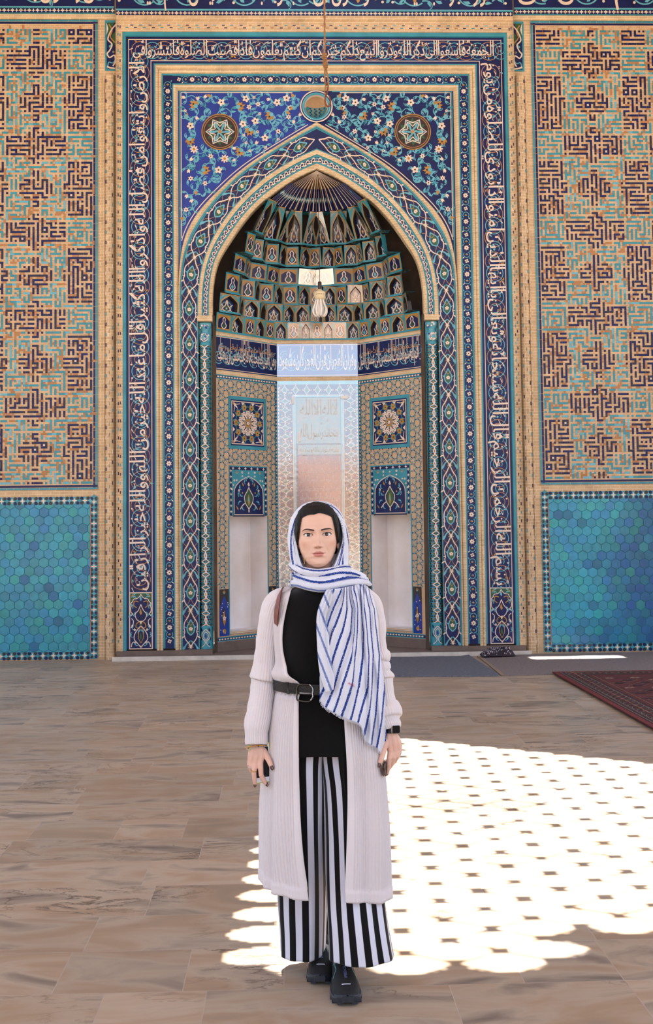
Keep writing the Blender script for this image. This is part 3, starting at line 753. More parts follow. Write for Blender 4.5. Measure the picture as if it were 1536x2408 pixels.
# arclength map along the middle of the band
mid = [((a + c) / 2, (z + zc) / 2) for (a, z), (c, zc) in zip(F2, F1)]
dd = [0]
for q, r in zip(mid, mid[1:]): dd.append(dd[-1] + sqrt((q[0] - r[0]) ** 2 + (q[1] - r[1]) ** 2))
LA = dd[-1]
def band_map(s, FA, FC, D, yA, yC):
    import bisect
    def f(u, v, h):
        # u measured up from the foot, v in -.5 .. .5 across (outer = +.5)
        t = min(max(LA - u, 0), LA - 1e-6); j = min(bisect.bisect_right(D, t) - 1, len(D) - 2); g = (t - D[j]) / max(D[j + 1] - D[j], 1e-9)
        a = FA[j][0] + (FA[j + 1][0] - FA[j][0]) * g; za = FA[j][1] + (FA[j + 1][1] - FA[j][1]) * g
        c = FC[j][0] + (FC[j + 1][0] - FC[j][0]) * g; zc = FC[j][1] + (FC[j + 1][1] - FC[j][1]) * g
        w = .5 - v
        x = max(a + (c - a) * w, .004)
        return Vector((X0 + s * x, yA + (yC - yA) * w - h, za + (zc - za) * w))
    return f
def arabesque(s):
    P = Pat(band_map(s, F2, F1, dd, YA, YA1)); per = .43; n = round((LA - .1) / per); per = (LA - .06) / n
    W = .195
    def V(v): return v / W
    for i in range(n):
        u0 = .03 + per * i; uc = u0 + per * .5
        if u0 > LA - .1: break
        for sg in (1, -1):
            # white interlaced ogees between star knots
            og = catmull([(u0, 0), (u0 + per * .10, V(.022 * sg)), (u0 + per * .2, V(.055 * sg)), (u0 + per * .34, V(.074 * sg)), (u0 + per * .42, V(.066 * sg)), (u0 + per * .52, V(.074 * sg)), (u0 + per * .68, V(.068 * sg)), (u0 + per * .82, V(.035 * sg)), (u0 + per, 0)], 4)
            stroke_iso(P, og, .0105, 'W', 4, W)
            iso_leaf(P, (u0 + per * .30, .072 * sg), (PI - .9) if sg > 0 else -(PI - .9), .05, .02, 'W', 4, W)
            iso_leaf(P, (u0 + per * .42, .07 * sg), 1.5 * sg, .022, .012, 'W', 4, W)
            # ochre and turquoise tendrils
            stroke_iso(P, catmull([(u0 - per * .22, V(.03 * sg)), (u0 - per * .10, V(.078 * sg)), (u0 + per * .08, V(.080 * sg)), (u0 + per * .2, V(.03 * sg)), (u0 + per * .36, 0)], 5), .0055, 'R', 2, W) if i else None
            stroke_iso(P, catmull([(u0 - .02, V(.07 * sg)), (u0 + .03, V(.05 * sg)), (u0 + .075, V(.0))], 5), .014, 'L', 3, W)
            iso_leaf(P, (u0 - .05, .088 * sg), .3 * -sg, .07, .028, 'L', 2, W)
            stroke_iso(P, catmull([(u0 + per * .32, 0), (u0 + per * .42, V(.035 * sg)), (u0 + per * .55, V(.040 * sg)), (u0 + per * .66, V(.02 * sg)), (u0 + per * .76, 0)], 5), .012, 'L', 3, W)
            iso_leaf(P, (u0 + per * .52, .04 * sg), .9 * sg, .035, .018, 'L', 3, W)
            stroke_iso(P, [(u0 + per * .60, V(.0)), (u0 + per * .70, V(.040 * sg)), (u0 + per * .76, V(.042 * sg)), (u0 + per * .86, V(.018 * sg))], .006, 'O', 3, W)
        iso_poly(P, [(uc - .075, 0), (uc - .02, .032), (uc + .02, .030), (uc + .09, 0), (uc + .02, -.030), (uc - .02, -.032)], 'G', 2, W)
        iso_poly(P, [(u0 - .06, 0), (u0 - .02, .034), (u0 + .03, .03), (u0 + .075, 0), (u0 + .03, -.03), (u0 - .02, -.034)], 'K', 3, W)
        for k in range(7):
            a = k * 2 * PI / 7; iso_poly(P, [(u0 + .002 + (.008 * cos(a - .6)), .008 * sin(a - .6)), (u0 + .034 * cos(a), .034 * sin(a)), (u0 + .008 * cos(a + .6), .008 * sin(a + .6))], 'W', 5, W)
        iso_poly(P, [(u0 + .014 * cos(t * PI / 4), .014 * sin(t * PI / 4)) for t in range(8)], 'W', 6, W)
        for k in range(5):
            a = k * 2 * PI / 5; iso_poly(P, [(uc + .014 * cos(a) + .011 * cos(t * PI / 3), .014 * sin(a) + .011 * sin(t * PI / 3)) for t in range(6)], 'W', 5, W)
        iso_poly(P, [(uc + .006 * cos(t * PI / 3), .006 * sin(t * PI / 3)) for t in range(6)], 'O', 6, W)
    P.done('arabesque_scrolls', AB)
def stroke_iso(P, pts, w, k, lay, W):
    """stroke whose width is in metres on a map whose v runs -.5 .. .5 across W metres"""
    n = len(pts); A = []; B = []; hh = P._h(lay)
    for i in range(n):
        a, b2 = pts[max(i - 1, 0)], pts[min(i + 1, n - 1)]; dx, dy = b2[0] - a[0], (b2[1] - a[1]) * W; l = sqrt(dx * dx + dy * dy) or 1
        nx, ny = -dy / l * w / 2, dx / l * w / 2
        A.append(P.mp(pts[i][0] + nx, pts[i][1] + ny / W, hh)); B.append(P.mp(pts[i][0] - nx, pts[i][1] - ny / W, hh))
    P.add(A + B, [(i, n + i, n + i + 1, i + 1) for i in range(n - 1)], P._m(k))
def iso_poly(P, pts, k, lay, W): P.poly([(u, v / W) for u, v in pts], k, lay)
def iso_leaf(P, p, a, l, w, k, lay, W):
    ca, sa = cos(a), sin(a); pts = [(0, 0), (.35 * l, w / 2), (.7 * l, w * .38), (l, 0), (.65 * l, -w * .2), (.3 * l, -w * .42)]
    iso_poly(P, [(p[0] + x * ca - y * sa, p[1] + x * sa + y * ca) for x, y in pts], k, lay, W)
arabesque(-1); arabesque(1)

# archivolt: bevelled ring between the band and the opening --------
YM = .16
b = MB()
for s in (-1, 1):
    def rg(t, y): return [(X0 + s * (a + (c - a) * t), y, z + (zc - z) * t) for (a, z), (c, zc) in zip(C1, C0)]
    b.loft([rg(0, YA1), rg(.02, .018), rg(.26, .03)], 0, False); b.loft([rg(.26, .03), rg(.29, .045), rg(.70, .075), rg(.73, .07)], 1, False)
    b.loft([rg(.73, .07), rg(.98, .09), rg(1.0, .10), rg(1.0, YM + .06)], 0, False)
    b.box(min(X0 + s * 1.51, X0 + s * 1.325), max(X0 + s * 1.51, X0 + s * 1.325), .005, .25, 4.15, 4.22, 0)
AR = b.build('archivolt', ['brick_v', 'T'], MI)
for s in (-1, 1):
    midc = [((a + c) / 2, (z + zc) / 2) for (a, z), (c, zc) in zip(C1, C0)]
    D2 = [0]
    for q, r in zip(midc, midc[1:]): D2.append(D2[-1] + sqrt((q[0] - r[0]) ** 2 + (q[1] - r[1]) ** 2))
    L2 = D2[-1]
    def mp(u, v, h, s=s, D2=D2, L2=L2):
        import bisect
        t = min(max(L2 - u, 0), L2 - 1e-6); j = min(bisect.bisect_right(D2, t) - 1, len(D2) - 2); g = (t - D2[j]) / max(D2[j + 1] - D2[j], 1e-9)
        a = C1[j][0] + (C1[j + 1][0] - C1[j][0]) * g; za = C1[j][1] + (C1[j + 1][1] - C1[j][1]) * g; c = C0[j][0] + (C0[j + 1][0] - C0[j][0]) * g; zc = C0[j][1] + (C0[j + 1][1] - C0[j][1]) * g
        w = .495 - v * .40
        return Vector((X0 + s * max(a + (c - a) * w, .003), .045 + (w - .29) / .41 * .03 - .002 - h, za + (zc - za) * w))
    P = Pat(mp); n = 34
    P.rect(0, -.30, L2, .30, 'N', 0, 60, 1)
    for i in range(n):
        u = L2 * (i + .5) / n
        stroke_iso(P, catmull([(u - .045, -.28), (u - .02, .25), (u + .012, .1), (u + .002, -.18), (u - .02, -.1)], 4), .011, 'W', 2, .08); stroke_iso(P, [(u + .002, -.18), (u + .03, -.28), (u + .05, -.25)], .011, 'W', 2, .08)
        iso_leaf(P, (u - .01, .012), 1.4, .018, .02, 'W', 3, .08); P.disc((u + .03, .1), .01, 'L', 1, 6, .1)
    P.done('archivolt_scrolls', AR)

# engaged columns ---------------------------------------------------
for s in (-1, 1):
    co = empty('column', (X0 + s * 1.425, .11, ZB), MI); cx = X0 + s * 1.425; cy = .115; r = .077
    b = MB(); n = 28
    b.loft([[(cx + r * cos(2 * PI * j / n), cy + r * sin(2 * PI * j / n), z) for j in range(n)] for z in (.37, 3.89)], 0)
    b.box(min(cx - .085, cx + .085), cx + .085, .10, .24, ZB, 4.15, 0)
    b.build('shaft', 'T', co, smooth=False)
    P = Pat(lambda u, v, h, cx=cx: Vector((cx + (r + .0006 + h) * sin(u / r), cy - (r + .0006 + h) * cos(u / r), v)))
    z = .40; k = 0
    while z < 3.86:
        for a in range(-3, 4):
            u = a * .032 + (k % 2) * .016
            if abs(u) < .115:
                P.disc((u, z), .0135, 'K' if (a + k) % 3 else 'N', 1, 6); 
                if (a + 2 * k) % 4 == 0: P.disc((u, z), .0095, 'O', 2, 7)
                elif (a + k) % 5 == 0: P.star((u, z), .012, .005, 6, 'G', 2)
        z += .031; k += 1
    z = .38; per = .158
    while z < 3.8:
        for dsg in (1, -1):
            P.stroke(catmull([(-.045 * dsg, z), (.004, z + per * .22), (.012 * dsg, z + per * .5), (0, z + per * .78), (.05 * dsg, z + per)], 5), [.008 + .006 * sin(i / 20 * PI) for i in range(21)], 'W', 4)
        z += per
    P.done('shaft_mosaic', co)
    b = MB(); b.lathe([(.084, 0), (.084, .26), (.077, .275)], (cx, cy, ZB), 24); base = b.build('base', 'T', co, smooth=False)
    P = Pat(lambda u, v, h, cx=cx: Vector((cx + (.0846 + h) * sin(u / .084), cy - (.0846 + h) * cos(u / .084), ZB + v)))
    for sg in (1, -1):
        P.stroke(catmull([(sg * .055, .02), (sg * .02, .05), (sg * .01, .09), (sg * .05, .14), (sg * .045, .19), (0, .24)], 5), .009, 'W', 2); P.stroke(catmull([(0, .10), (sg * .03, .15), (sg * .02, .19), (0, .21)], 5), .007, 'W', 2)
        P.leaf((sg * .06, .10), 1.6, .07, .025, 'N', 1); P.leaf((sg * .03, .03), 1.2, .05, .02, 'N', 1); P.leaf((sg * .05, .21), 1.8, .05, .03, 'N', 1)
    P.leaf((0, .13), 1.57, .06, .03, 'B', 2); P.done('base_ornament', base)
    b = MB(); b.lathe([(.055, 0), (.075, .02), (.083, .06), (.080, .10), (.055, .13), (.048, .145), (.052, .165), (.078, .20), (.086, .225), (.088, .25)], (cx, cy, 3.885), 24); cap = b.build('capital', 'L', co, smooth=True)
    P = Pat(lambda u, v, h, cx=cx: Vector((cx + u, cy - sqrt(max(.0001, (.083 if v < .12 else (.055 if v < .17 else .085)) ** 2 - u * u)) - .004 - h, 3.885 + v)))
    for q in range(10): P.disc((rnd.uniform(-.05, .05), rnd.uniform(.02, .11)), .012, rnd.choice('WWB'), 1, 6)
    for q in range(8): P.disc((rnd.uniform(-.06, .06), rnd.uniform(.18, .24)), .012, rnd.choice('WWB'), 1, 6)
    for sg in (1, -1): P.stroke(catmull([(0, .01), (sg * .045, .05), (sg * .02, .10), (0, .12)], 4), .008, 'W', 2)
    P.done('capital_ornament', cap)
# ================================================================== inside the niche
YN0, YN1, HN0, HN1 = .16, .913, 1.29, .537
DG = 1 / sqrt(2)
def panel_map(side):
    if side == 'left': o, d, n = Vector((X0 - HN0, YN0, 0)), Vector((DG, DG, 0)), Vector((DG, -DG, 0))
    elif side == 'right': o, d, n = Vector((X0 + HN1, YN1, 0)), Vector((DG, -DG, 0)), Vector((-DG, -DG, 0))
    else: o, d, n = Vector((X0 - HN1, YN1, 0)), Vector((1, 0, 0)), Vector((0, -1, 0))
    return lambda u, v, h: o + u * d + Vector((0, 0, v)) + h * n
PLEN = (HN0 - HN1) / DG
# glossy glaze for the faces that mirror the open sky
GL = {}
for k in KEYS:
    src = MATS[k]; m2 = src.copy(); m2.name = k + '_polished'; pp = m2.node_tree.nodes['Principled BSDF']; pp.inputs['Roughness'].default_value = .16; pp.inputs['Specular IOR Level'].default_value = 1.0
    pp.inputs['Coat Weight'].default_value = 1.0; pp.inputs['Coat Roughness'].default_value = .10; pp.inputs['Coat IOR'].default_value = 2.5
    nn = m2.node_tree.nodes; ll = m2.node_tree.links
    gg = nn.new('ShaderNodeNewGeometry'); tn = nn.new('ShaderNodeTexNoise'); tn.inputs['Scale'].default_value = 16; tn.inputs['Detail'].default_value = 3; ll.new(gg.outputs['Position'], tn.inputs['Vector'])
    bb = nn.new('ShaderNodeBump'); bb.inputs['Strength'].default_value = .12; bb.inputs['Distance'].default_value = .01; ll.new(tn.outputs['Fac'], bb.inputs['Height']); ll.new(bb.outputs[0], pp.inputs['Coat Normal'])
    MATS[k + 'g'] = m2; GL[k] = k + 'g'
def done_glossy(P, name, parent): return MB.build(P, name, [k + 'g' for k in P.keys], parent)

def chain(P, u0, v0, u1, v1, vert):
    """white beads on a navy strip"""
    P.rect(u0, v0, u1, v1, 'T', 1)
    if vert:
        w = u1 - u0; P.rect(u0 + w * .18, v0, u1 - w * .18, v1, 'N', 2); z = v0 + .03
        while z < v1 - .02: P.disc(((u0 + u1) / 2, z), w * .2, 'W', 3, 8, .017); P.rect(u0 + w * .2, z + .021, u1 - w * .2, z + .026, 'T', 3); z += .047
    else:
        w = v1 - v0; P.rect(u0, v0 + w * .2, u1, v1 - w * .2, 'N', 2); x = u0 + .03
        while x < u1 - .02: P.disc((x, (v0 + v1) / 2), .017, 'W', 3, 8, w * .2); P.rect(x + .021, v0 + w * .22, x + .026, v1 - w * .22, 'T', 3); x += .047
def girih(P, u0, v0, u1, v1, holes):
    """interlaced strapwork with dark knots on buff"""
    d = .150; rh = d * .866
    def free(u, v, r=0.0):
        if not (u0 - .01 + r < u < u1 + .01 - r and v0 - .01 + r < v < v1 + .01 - r): return False
        return not any(a - .004 < u < c + .004 and bq - .004 < v < e + .004 for a, bq, c, e in holes)
    def clip_stroke(pts, w, k, lay):
        run = []
        for q in pts + [None]:
            if q is not None and free(*q): run.append(q)
            else:
                if len(run) > 1: P.stroke(run, w, k, lay)
                run = []
    j = 0; v = v0 - d
    while v < v1 + d:
        i = 0; u = u0 - d + (j % 2) * d / 2
        while u < u1 + d:
            c = (u, v); r = d * .30
            clip_stroke([(c[0] + r * (1 + .10 * cos(6 * t)) * cos(t), c[1] + r * (1 + .10 * cos(6 * t)) * sin(t)) for t in [2 * PI * q / 24 for q in range(25)]], .0075, 'T', 2)
            for a in range(6):
                an = a * PI / 3 + PI / 6
                p0 = (c[0] + d * .5 * cos(an) * 1.0, c[1] + d * .5 * sin(an)); 
                p1 = (c[0] + r * 1.05 * cos(an + .52), c[1] + r * 1.05 * sin(an + .52)); p2 = (c[0] + r * 1.05 * cos(an - .52), c[1] + r * 1.05 * sin(an - .52))
                e1 = (c[0] + d * .577 * cos(an - PI / 6), c[1] + d * .577 * sin(an - PI / 6)); 
                clip_stroke([p1, ((p1[0] + e1[0]) / 2, (p1[1] + e1[1]) / 2), e1], .0075, 'T', 2) ; clip_stroke([p2, p0], .006, 'T', 2)
                q = (c[0] + r * 1.1 * cos(an + .52), c[1] + r * 1.1 * sin(an + .52))
                if free(*q, .006): P.disc(q, .0085, 'N', 4, 6)
            u += d
        v += rh; j += 1
def rosette_panel(side, u0, v0, u1, v1):
    mp = panel_map(side); P = Pat(lambda u, v, h: mp(u, v, h))
    w = u1 - u0; hgt = v1 - v0
    P.rect(u0, v0, u1, v1, 'T', 3); P.rect(u0 + .045, v0 + .045, u1 - .045, v1 - .045, 'N', 4); P.rect(u0 + .055, v0 + .062, u1 - .055, v1 - .062, 'W', 5); P.rect(u0 + .066, v0 + .073, u1 - .066, v1 - .073, 'N', 6)
    cx, cy = (u0 + u1) / 2, (v0 + v1) / 2; S = w / 2 - .07
    def C(r, a): return (cx + r * S * cos(a), cy + r * S * sin(a))
    for i in range(10):
        a = i * PI / 5 + PI / 10
        # strapwork
        P.stroke([C(.58, a - .31), C(.80, a - .12), C(.80, a + .12), C(.58, a + .31)], .012, 'T', 7); P.stroke([C(.58, a - .31), C(.50, a), C(.58, a + .31)], .010, 'T', 7)
        P.stroke([C(.80, a + .12), C(.97, a + .22)], .012, 'T', 7); P.stroke([C(.80, a - .12), C(.97, a - .22)], .012, 'T', 7)
        P.petals(C(.78, a + .31), .042, 5, 'O', 8, a, .4); P.disc(C(.78, a + .31), .012, 'G', 9, 6)
        for rr, aa, sz in ((.36, a + .31, .028), (.52, a + .10, .026), (.52, a + .52, .026)):
            q = C(rr, aa); P.poly([(q[0] + sz * 1.3 * cos(aa), q[1] + sz * 1.3 * sin(aa)), (q[0] + sz * cos(aa + PI / 2), q[1] + sz * sin(aa + PI / 2)), (q[0] - sz * 1.3 * cos(aa), q[1] - sz * 1.3 * sin(aa)), (q[0] + sz * cos(aa - PI / 2), q[1] + sz * sin(aa - PI / 2))], 'W', 9)
            P.disc(q, .007, 'K', 10, 6)
        P.stroke([C(.36, a + .31), C(.52, a + .10)], .006, 'W', 9); P.stroke([C(.36, a + .31), C(.52, a + .52)], .006, 'W', 9)
        P.disc(C(.25, a), .015, 'K', 8, 6); P.disc(C(.25, a), .009, 'R', 9, 6); P.disc(C(.25, a + .31), .012, 'K', 8, 6)
    P.disc((cx, cy), .068, 'T', 8, 20); P.disc((cx, cy), .056, 'O', 9, 20); P.disc((cx, cy), .034, 'N', 10, 12); P.petals((cx, cy), .030, 8, 'W', 11, 0, .2); P.disc((cx, cy), .008, 'L', 12, 6)
    for sx in (-1, 1):
        for sy in (-1, 1):
            q = (cx + sx * S * .92, cy + sy * S * .92)
            P.leaf(q, atan2(-sy, -sx) , .10, .03, 'W', 8); P.stroke(catmull([q, (q[0] - sx * .05, q[1] - sy * .01), (q[0] - sx * .11, q[1] - sy * .0)], 4), .009, 'W', 9); P.stroke(catmull([q, (q[0] - sx * .01, q[1] - sy * .05), (q[0], q[1] - sy * .11)], 4), .009, 'W', 9); P.disc(q, .02, 'O', 8, 6)
        for k in (-1, 1):
            for (a, c2) in (((cx + sx * S * .98, cy + k * S * .33), 0), ((cx + k * S * .33, cy + sx * S * .98), 1)):
                if c2 == 0: P.poly([(a[0], a[1] - .03), (a[0] - sx * .035, a[1]), (a[0], a[1] + .03)], 'W', 8)
                else: P.poly([(a[0] - .03, a[1]), (a[0], a[1] - sx * .035), (a[0] + .03, a[1])], 'W', 8)
    return P
def arch_panel(side, u0, v0, u1, v1):
    mp = panel_map(side); P = Pat(lambda u, v, h: mp(u, v, h)); w = u1 - u0; h = v1 - v0; cx = (u0 + u1) / 2
    P.rect(u0, v0, u1, v1, 'T', 3); P.rect(u0 + .016, v0, u1 - .016, v1 - .016, 'N', 4); P.rect(u0 + .05, v0, u1 - .05, v1 - .055, 'T', 5)
    for k in range(6):
        x = u0 + .07 + (w - .14) * k / 5; 
        P.star((x, v1 - .035), .026, .009, 4, 'W', 6)
    for k in range(8):
        z = v0 + .05 + (h - .12) * k / 7
        for x in (u0 + .033, u1 - .033): P.star((x, z), .024, .009, 4, 'W', 6)
    arch = catmull([(w * .5 - .075, 0), (w * .5 - .075, h * .42), (w * .5 - .10, h * .57), (w * .5 - .19, h * .70), (0, h * .80)], 6)
    outl = [(cx - a, v0 + z) for a, z in arch] + [(cx + a, v0 + z) for a, z in reversed(arch[:-1])]
    P.poly([(cx + (q[0] - cx) * 1.0, q[1]) for q in outl], 'N', 7)
    P.stroke([(cx + (q[0] - cx) * .965, v0 + .012 + (q[1] - v0) * .965) for q in outl], .011, 'W', 8, True)
    for k in range(1, 12):
        t = k / 12; q = outl[int(t * (len(outl) - 1))]
        if q[1] > v0 + .2: P.star((cx + (q[0] - cx) * 1.12, v0 + (q[1] - v0) * 1.07), .018, .008, 4, 'W', 7)
    for s in (1, -1):
        P.flower((cx + s * .2, v1 - .10), .03, 3, 6, PI / 2); P.flower((cx + s * .11, v1 - .085), .017, 0, 6); P.flower((cx + s * .245, v1 - .19), .016, 0, 6)
        P.stroke(catmull([(cx, v0 + .36), (cx + s * .03, v0 + .31), (cx + s * .075, v0 + .24), (cx + s * .06, v0 + .16), (cx, v0 + .08), (cx, v0 + .04)], 6), .012, 'W', 9)
        P.stroke(catmull([(cx + s * .062, v0 + .16), (cx + s * .11, v0 + .13), (cx + s * .15, v0 + .08)], 5), .012, 'W', 9)
        for q, a in (((.06, .40), .8), ((.13, .33), .4), ((.17, .24), .9), ((.10, .25), -.3), ((.18, .14), 1.6), ((.08, .07), .2), ((.04, .44), 1.4)): P.curl((cx + s * q[0], v0 + q[1]), a if s > 0 else PI - a, .09, .010, 'L', 8, s)
        P.flower((cx + s * .17, v0 + .32), .018, 0, 10); P.leaf((cx + s * .09, v0 + .37), 1.2 if s > 0 else PI - 1.2, .06, .025, 'O', 9); P.leaf((cx + s * .18, v0 + .07), 1.0 if s > 0 else PI - 1.0, .07, .022, 'O', 9); P.disc((cx + s * .11, v0 + .29), .012, 'O', 9, 6)
    P.poly([(cx, v0 + .34), (cx - .04, v0 + .28), (cx - .062, v0 + .21), (cx - .04, v0 + .14), (cx, v0 + .09), (cx + .04, v0 + .14), (cx + .062, v0 + .21), (cx + .04, v0 + .28)], 'G', 8); P.leaf((cx, v0 + .12), PI / 2, .16, .05, 'O', 9); P.leaf((cx, v0 + .17), PI / 2, .07, .025, 'L', 10); P.leaf((cx, v0 + .37), PI / 2, .06, .04, 'W', 9)
    P.rect(u0 + .06, v0 - .012, u1 - .06, v0 + .004, 'D', 9)
    return P
TEXT_N = {'right': 'اقم الصلوة لدلوك الشمس الى غسق الليل', 'back': 'وقران الفجر ان قران الفجر كان مشهودا', 'left': 'ومن الليل فتهجد به نافلة لك عسى ان يبعثك'}
TEXT_N2 = {'right': 'محمود وقل رب ادخلني', 'left': 'ربك مقاما محمودا وقل رب', 'back': ''}
for side in ('left', 'right'):
    mp = panel_map(side); b = MB(); fl = (lambda u: u) if side == 'left' else (lambda u: PLEN - u)
    a0, a1 = sorted((fl(.205), fl(.865))); az0, az1 = .28, 1.73
    def Q(u0, v0, u1, v1, m=0, b=b, mp=mp): b.quad(mp(u0, v0, 0), mp(u1, v0, 0), mp(u1, v1, 0), mp(u0, v1, 0), m)
    Q(0, .05, PLEN, .172, 1); Q(0, .172, PLEN, az0, 0); Q(0, az0, a0, az1); Q(a1, az0, PLEN, az1); Q(0, az1, PLEN, 4.07)
    nw = b.build('niche_side_wall', ['S', 'plinth'], MI)
    # plastered alcove
    b = MB(); D = -.32
    q = [mp(a0, az0, 0), mp(a1, az0, 0), mp(a1, az1, 0), mp(a0, az1, 0)]; r = [mp(a0, az0, D), mp(a1, az0, D), mp(a1, az1, D), mp(a0, az1, D)]
    b.add(q + r, [(4, 5, 6, 7), (0, 1, 5, 4), (1, 2, 6, 5), (2, 3, 7, 6), (3, 0, 4, 7)], 0); b.build('alcove', 'plaster', nw)
    b = MB(); b.add([mp(a0 - .0, az0 - .02, .012), mp(a1, az0 - .02, .012), mp(a1, az0 + .012, -.05), mp(a0, az0 + .012, -.05)], [(0, 1, 2, 3)]); b.build('alcove_sill', 'white_edge', nw)
    P = Pat(mp); hs = [(fl(.195) if side == 'left' else fl(.865), 2.58, fl(.865) if side == 'left' else fl(.195), 3.255), (a0 - .02, .20, a1 + .02, 2.37)]
    ip = fl(PLEN - .015)                                       # bead strip down the inner corner
    girih(P, .012, .82, PLEN - .012, 3.46, hs); chain(P, min(fl(PLEN), fl(PLEN - .045)), .23, max(fl(PLEN), fl(PLEN - .045)), 3.50, True); chain(P, 0, 3.455, PLEN, 3.51, False); chain(P, 0, .175, PLEN, .23, False)
    P.rect(a0 - .018, .24, a0, az1, 'T', 3); P.rect(a1, .24, a1 + .018, az1, 'T', 3)
    for (x0, x1) in ((.03, a0 - .02), (a1 + .02, PLEN - .05)):
        if side == 'right': pass
        x0c, x1c = x0, x1
        P.rect(x0c, .24, x1c, .82, 'K', 3); w = x1c - x0c; cxp = (x0c + x1c) / 2
        P.poly([(x0c, .24), (x1c, .24), (x1c, .60), (cxp + w * .3, .66), (cxp, .74), (cxp - w * .3, .66), (x0c, .60)], 'B', 4)
        P.leaf((cxp, .36), PI / 2, .25, w * .55, 'K', 5); P.leaf((cxp, .36), PI / 2, .2, w * .35, 'O', 6); P.petals((cxp, .46), w * .2, 5, 'W', 7); P.disc((cxp, .30), w * .2, 'O', 5, 8)
        for t in range(14): P.disc((rnd.uniform(x0c + .015, x1c - .015), rnd.uniform(.26, .66)), .008, 'W', 6, 6)
        P.flower((cxp, .77), w * .22, 3, 5, PI / 2)
    P.done('strapwork', nw)
    rosette_panel(side, hs[0][0], hs[0][1], hs[0][2], hs[0][3]).done('star_panel', nw)
    arch_panel(side, a0 - .006, 1.735, a1 + .006, 2.37).done('arched_flower_panel', nw)
    # brick courses and lettered frieze
    P = Pat(mp, KEYS + 'Y'); 
    MATS['Y'] = MATS['brick_v']
    P.rect(0, 3.51, PLEN, 3.565, 'Y', 4); P.rect(0, 4.0, PLEN, 4.055, 'Y', 4)
    P.rect(0, 3.565, PLEN, 4.0, 'N', 3); P.rect(0, 3.578, PLEN, 3.586, 'W', 4); P.rect(0, 3.982, PLEN, 3.99, 'W', 4); P.rect(0, 3.99, PLEN, 4.0, 'T', 4)
    for i in range(14):
        c = (PLEN * (i + .5) / 14, 3.78 + (.05 if i % 2 else -.06)); P.ring(c, .075, .009, 'L', 4, 16, rnd.random() * 3, 5 + rnd.random()); P.leaf((c[0] + .05, c[1]), rnd.random() * 6, .05, .02, 'L', 4); P.ring(c, .04, .007, 'L', 4, 10, rnd.random() * 3, 5)
    letter_band(P, TEXT_N[side], .02, PLEN - .02, 3.585, 3.985, 'W', 7); letter_band(P, TEXT_N2[side], .04, PLEN - .04, 3.80, 3.95, 'R', 6, stretch=False)
    for i in range(16): P.disc((PLEN * rnd.random(), rnd.uniform(3.68, 3.82)), .010, 'W', 7, 6)
    P.done('lettered_frieze', nw)

# back of the niche: glazed tiles, carved stone slab
mp = panel_map('back'); BW = 2 * HN1
b = MB(); b.quad(mp(0, .05, -.004), mp(BW, .05, -.004), mp(BW, 4.07, -.004), mp(0, 4.07, -.004)); nb = b.build('niche_back_wall', 'Ng', MI)
P = Pat(mp, KEYS)
P.rect(0, .17, BW, 3.51, 'N', 0); P.rect(.0, 3.46, BW, 3.51, 'L', 1)
def diamond(c, r, vert):
    w, h = (r * .62, r) if vert else (r, r * .62)
    P.poly([(c[0] - w, c[1]), (c[0], c[1] - h), (c[0] + w, c[1]), (c[0], c[1] + h)], 'T', 3); P.poly([(c[0] - w * .5, c[1]), (c[0], c[1] - h * .5), (c[0] + w * .5, c[1]), (c[0], c[1] + h * .5)], 'G', 4)
    P.stroke([(c[0] - w, c[1]), (c[0], c[1] - h), (c[0] + w, c[1]), (c[0], c[1] + h)], .009, 'W', 5, True)
    for sx, sy in ((1, 0), (-1, 0), (0, 1), (0, -1)): P.ring((c[0] + sx * (w + .012), c[1] + sy * (h + .012)), .009, .005, 'W', 5, 8)
for k in range(7): diamond((.10 + (BW - .20) * k / 6, 3.385), .062, True)
for z in range(26):
    for x in (.105, BW - .105): diamond((x, 3.24 - z * .118), .058, False)
for _ in range(420):
    side = rnd.random() < .5; x = rnd.uniform(.03, .19); q = (x if side else BW - x, rnd.uniform(.3, 3.45)); P.leaf(q, rnd.random() * 6.3, .032, .02, rnd.choice('OLWRO'), 1.5 + .004 * _)
for x in (0, BW - .035): chain(P, x, .23, x + .035, 3.46, True)
P.rect(.215, .17, .245, 3.305, 'L', 4); P.rect(BW - .235, .17, BW - .205, 3.305, 'L', 4); P.rect(.205, .17, .213, 3.32, 'W', 5); P.rect(BW - .203, .17, BW - .195, 3.32, 'W', 5); P.rect(.215, 3.29, BW - .205, 3.315, 'L', 4); P.rect(.205, 3.315, BW - .195, 3.322, 'W', 5)
# lettered frieze on the back
P.rect(0, 3.565, BW, 4.0, 'B', 1); P.rect(0, 3.578, BW, 3.586, 'W', 4); P.rect(0, 3.982, BW, 3.99, 'W', 4)
for i in range(14):
    c = (BW * (i + .5) / 14, 3.78 + (.05 if i % 2 else -.06)); P.ring(c, .075, .009, 'L', 2, 16, rnd.random() * 3, 5 + rnd.random()); P.ring(c, .04, .007, 'L', 2, 10, rnd.random() * 3, 5)
letter_band(P, TEXT_N['back'], .02, BW - .02, 3.585, 3.985, 'W', 5)
done_glossy(P, 'glazed_tiles', nb)
P = Pat(mp, KEYS + 'Y'); P.rect(0, 3.51, BW, 3.565, 'Y', 3); P.rect(0, 4.0, BW, 4.055, 'Y', 3); MB.build(P, 'brick_courses', list(KEYS) + ['brick_v'], nb)
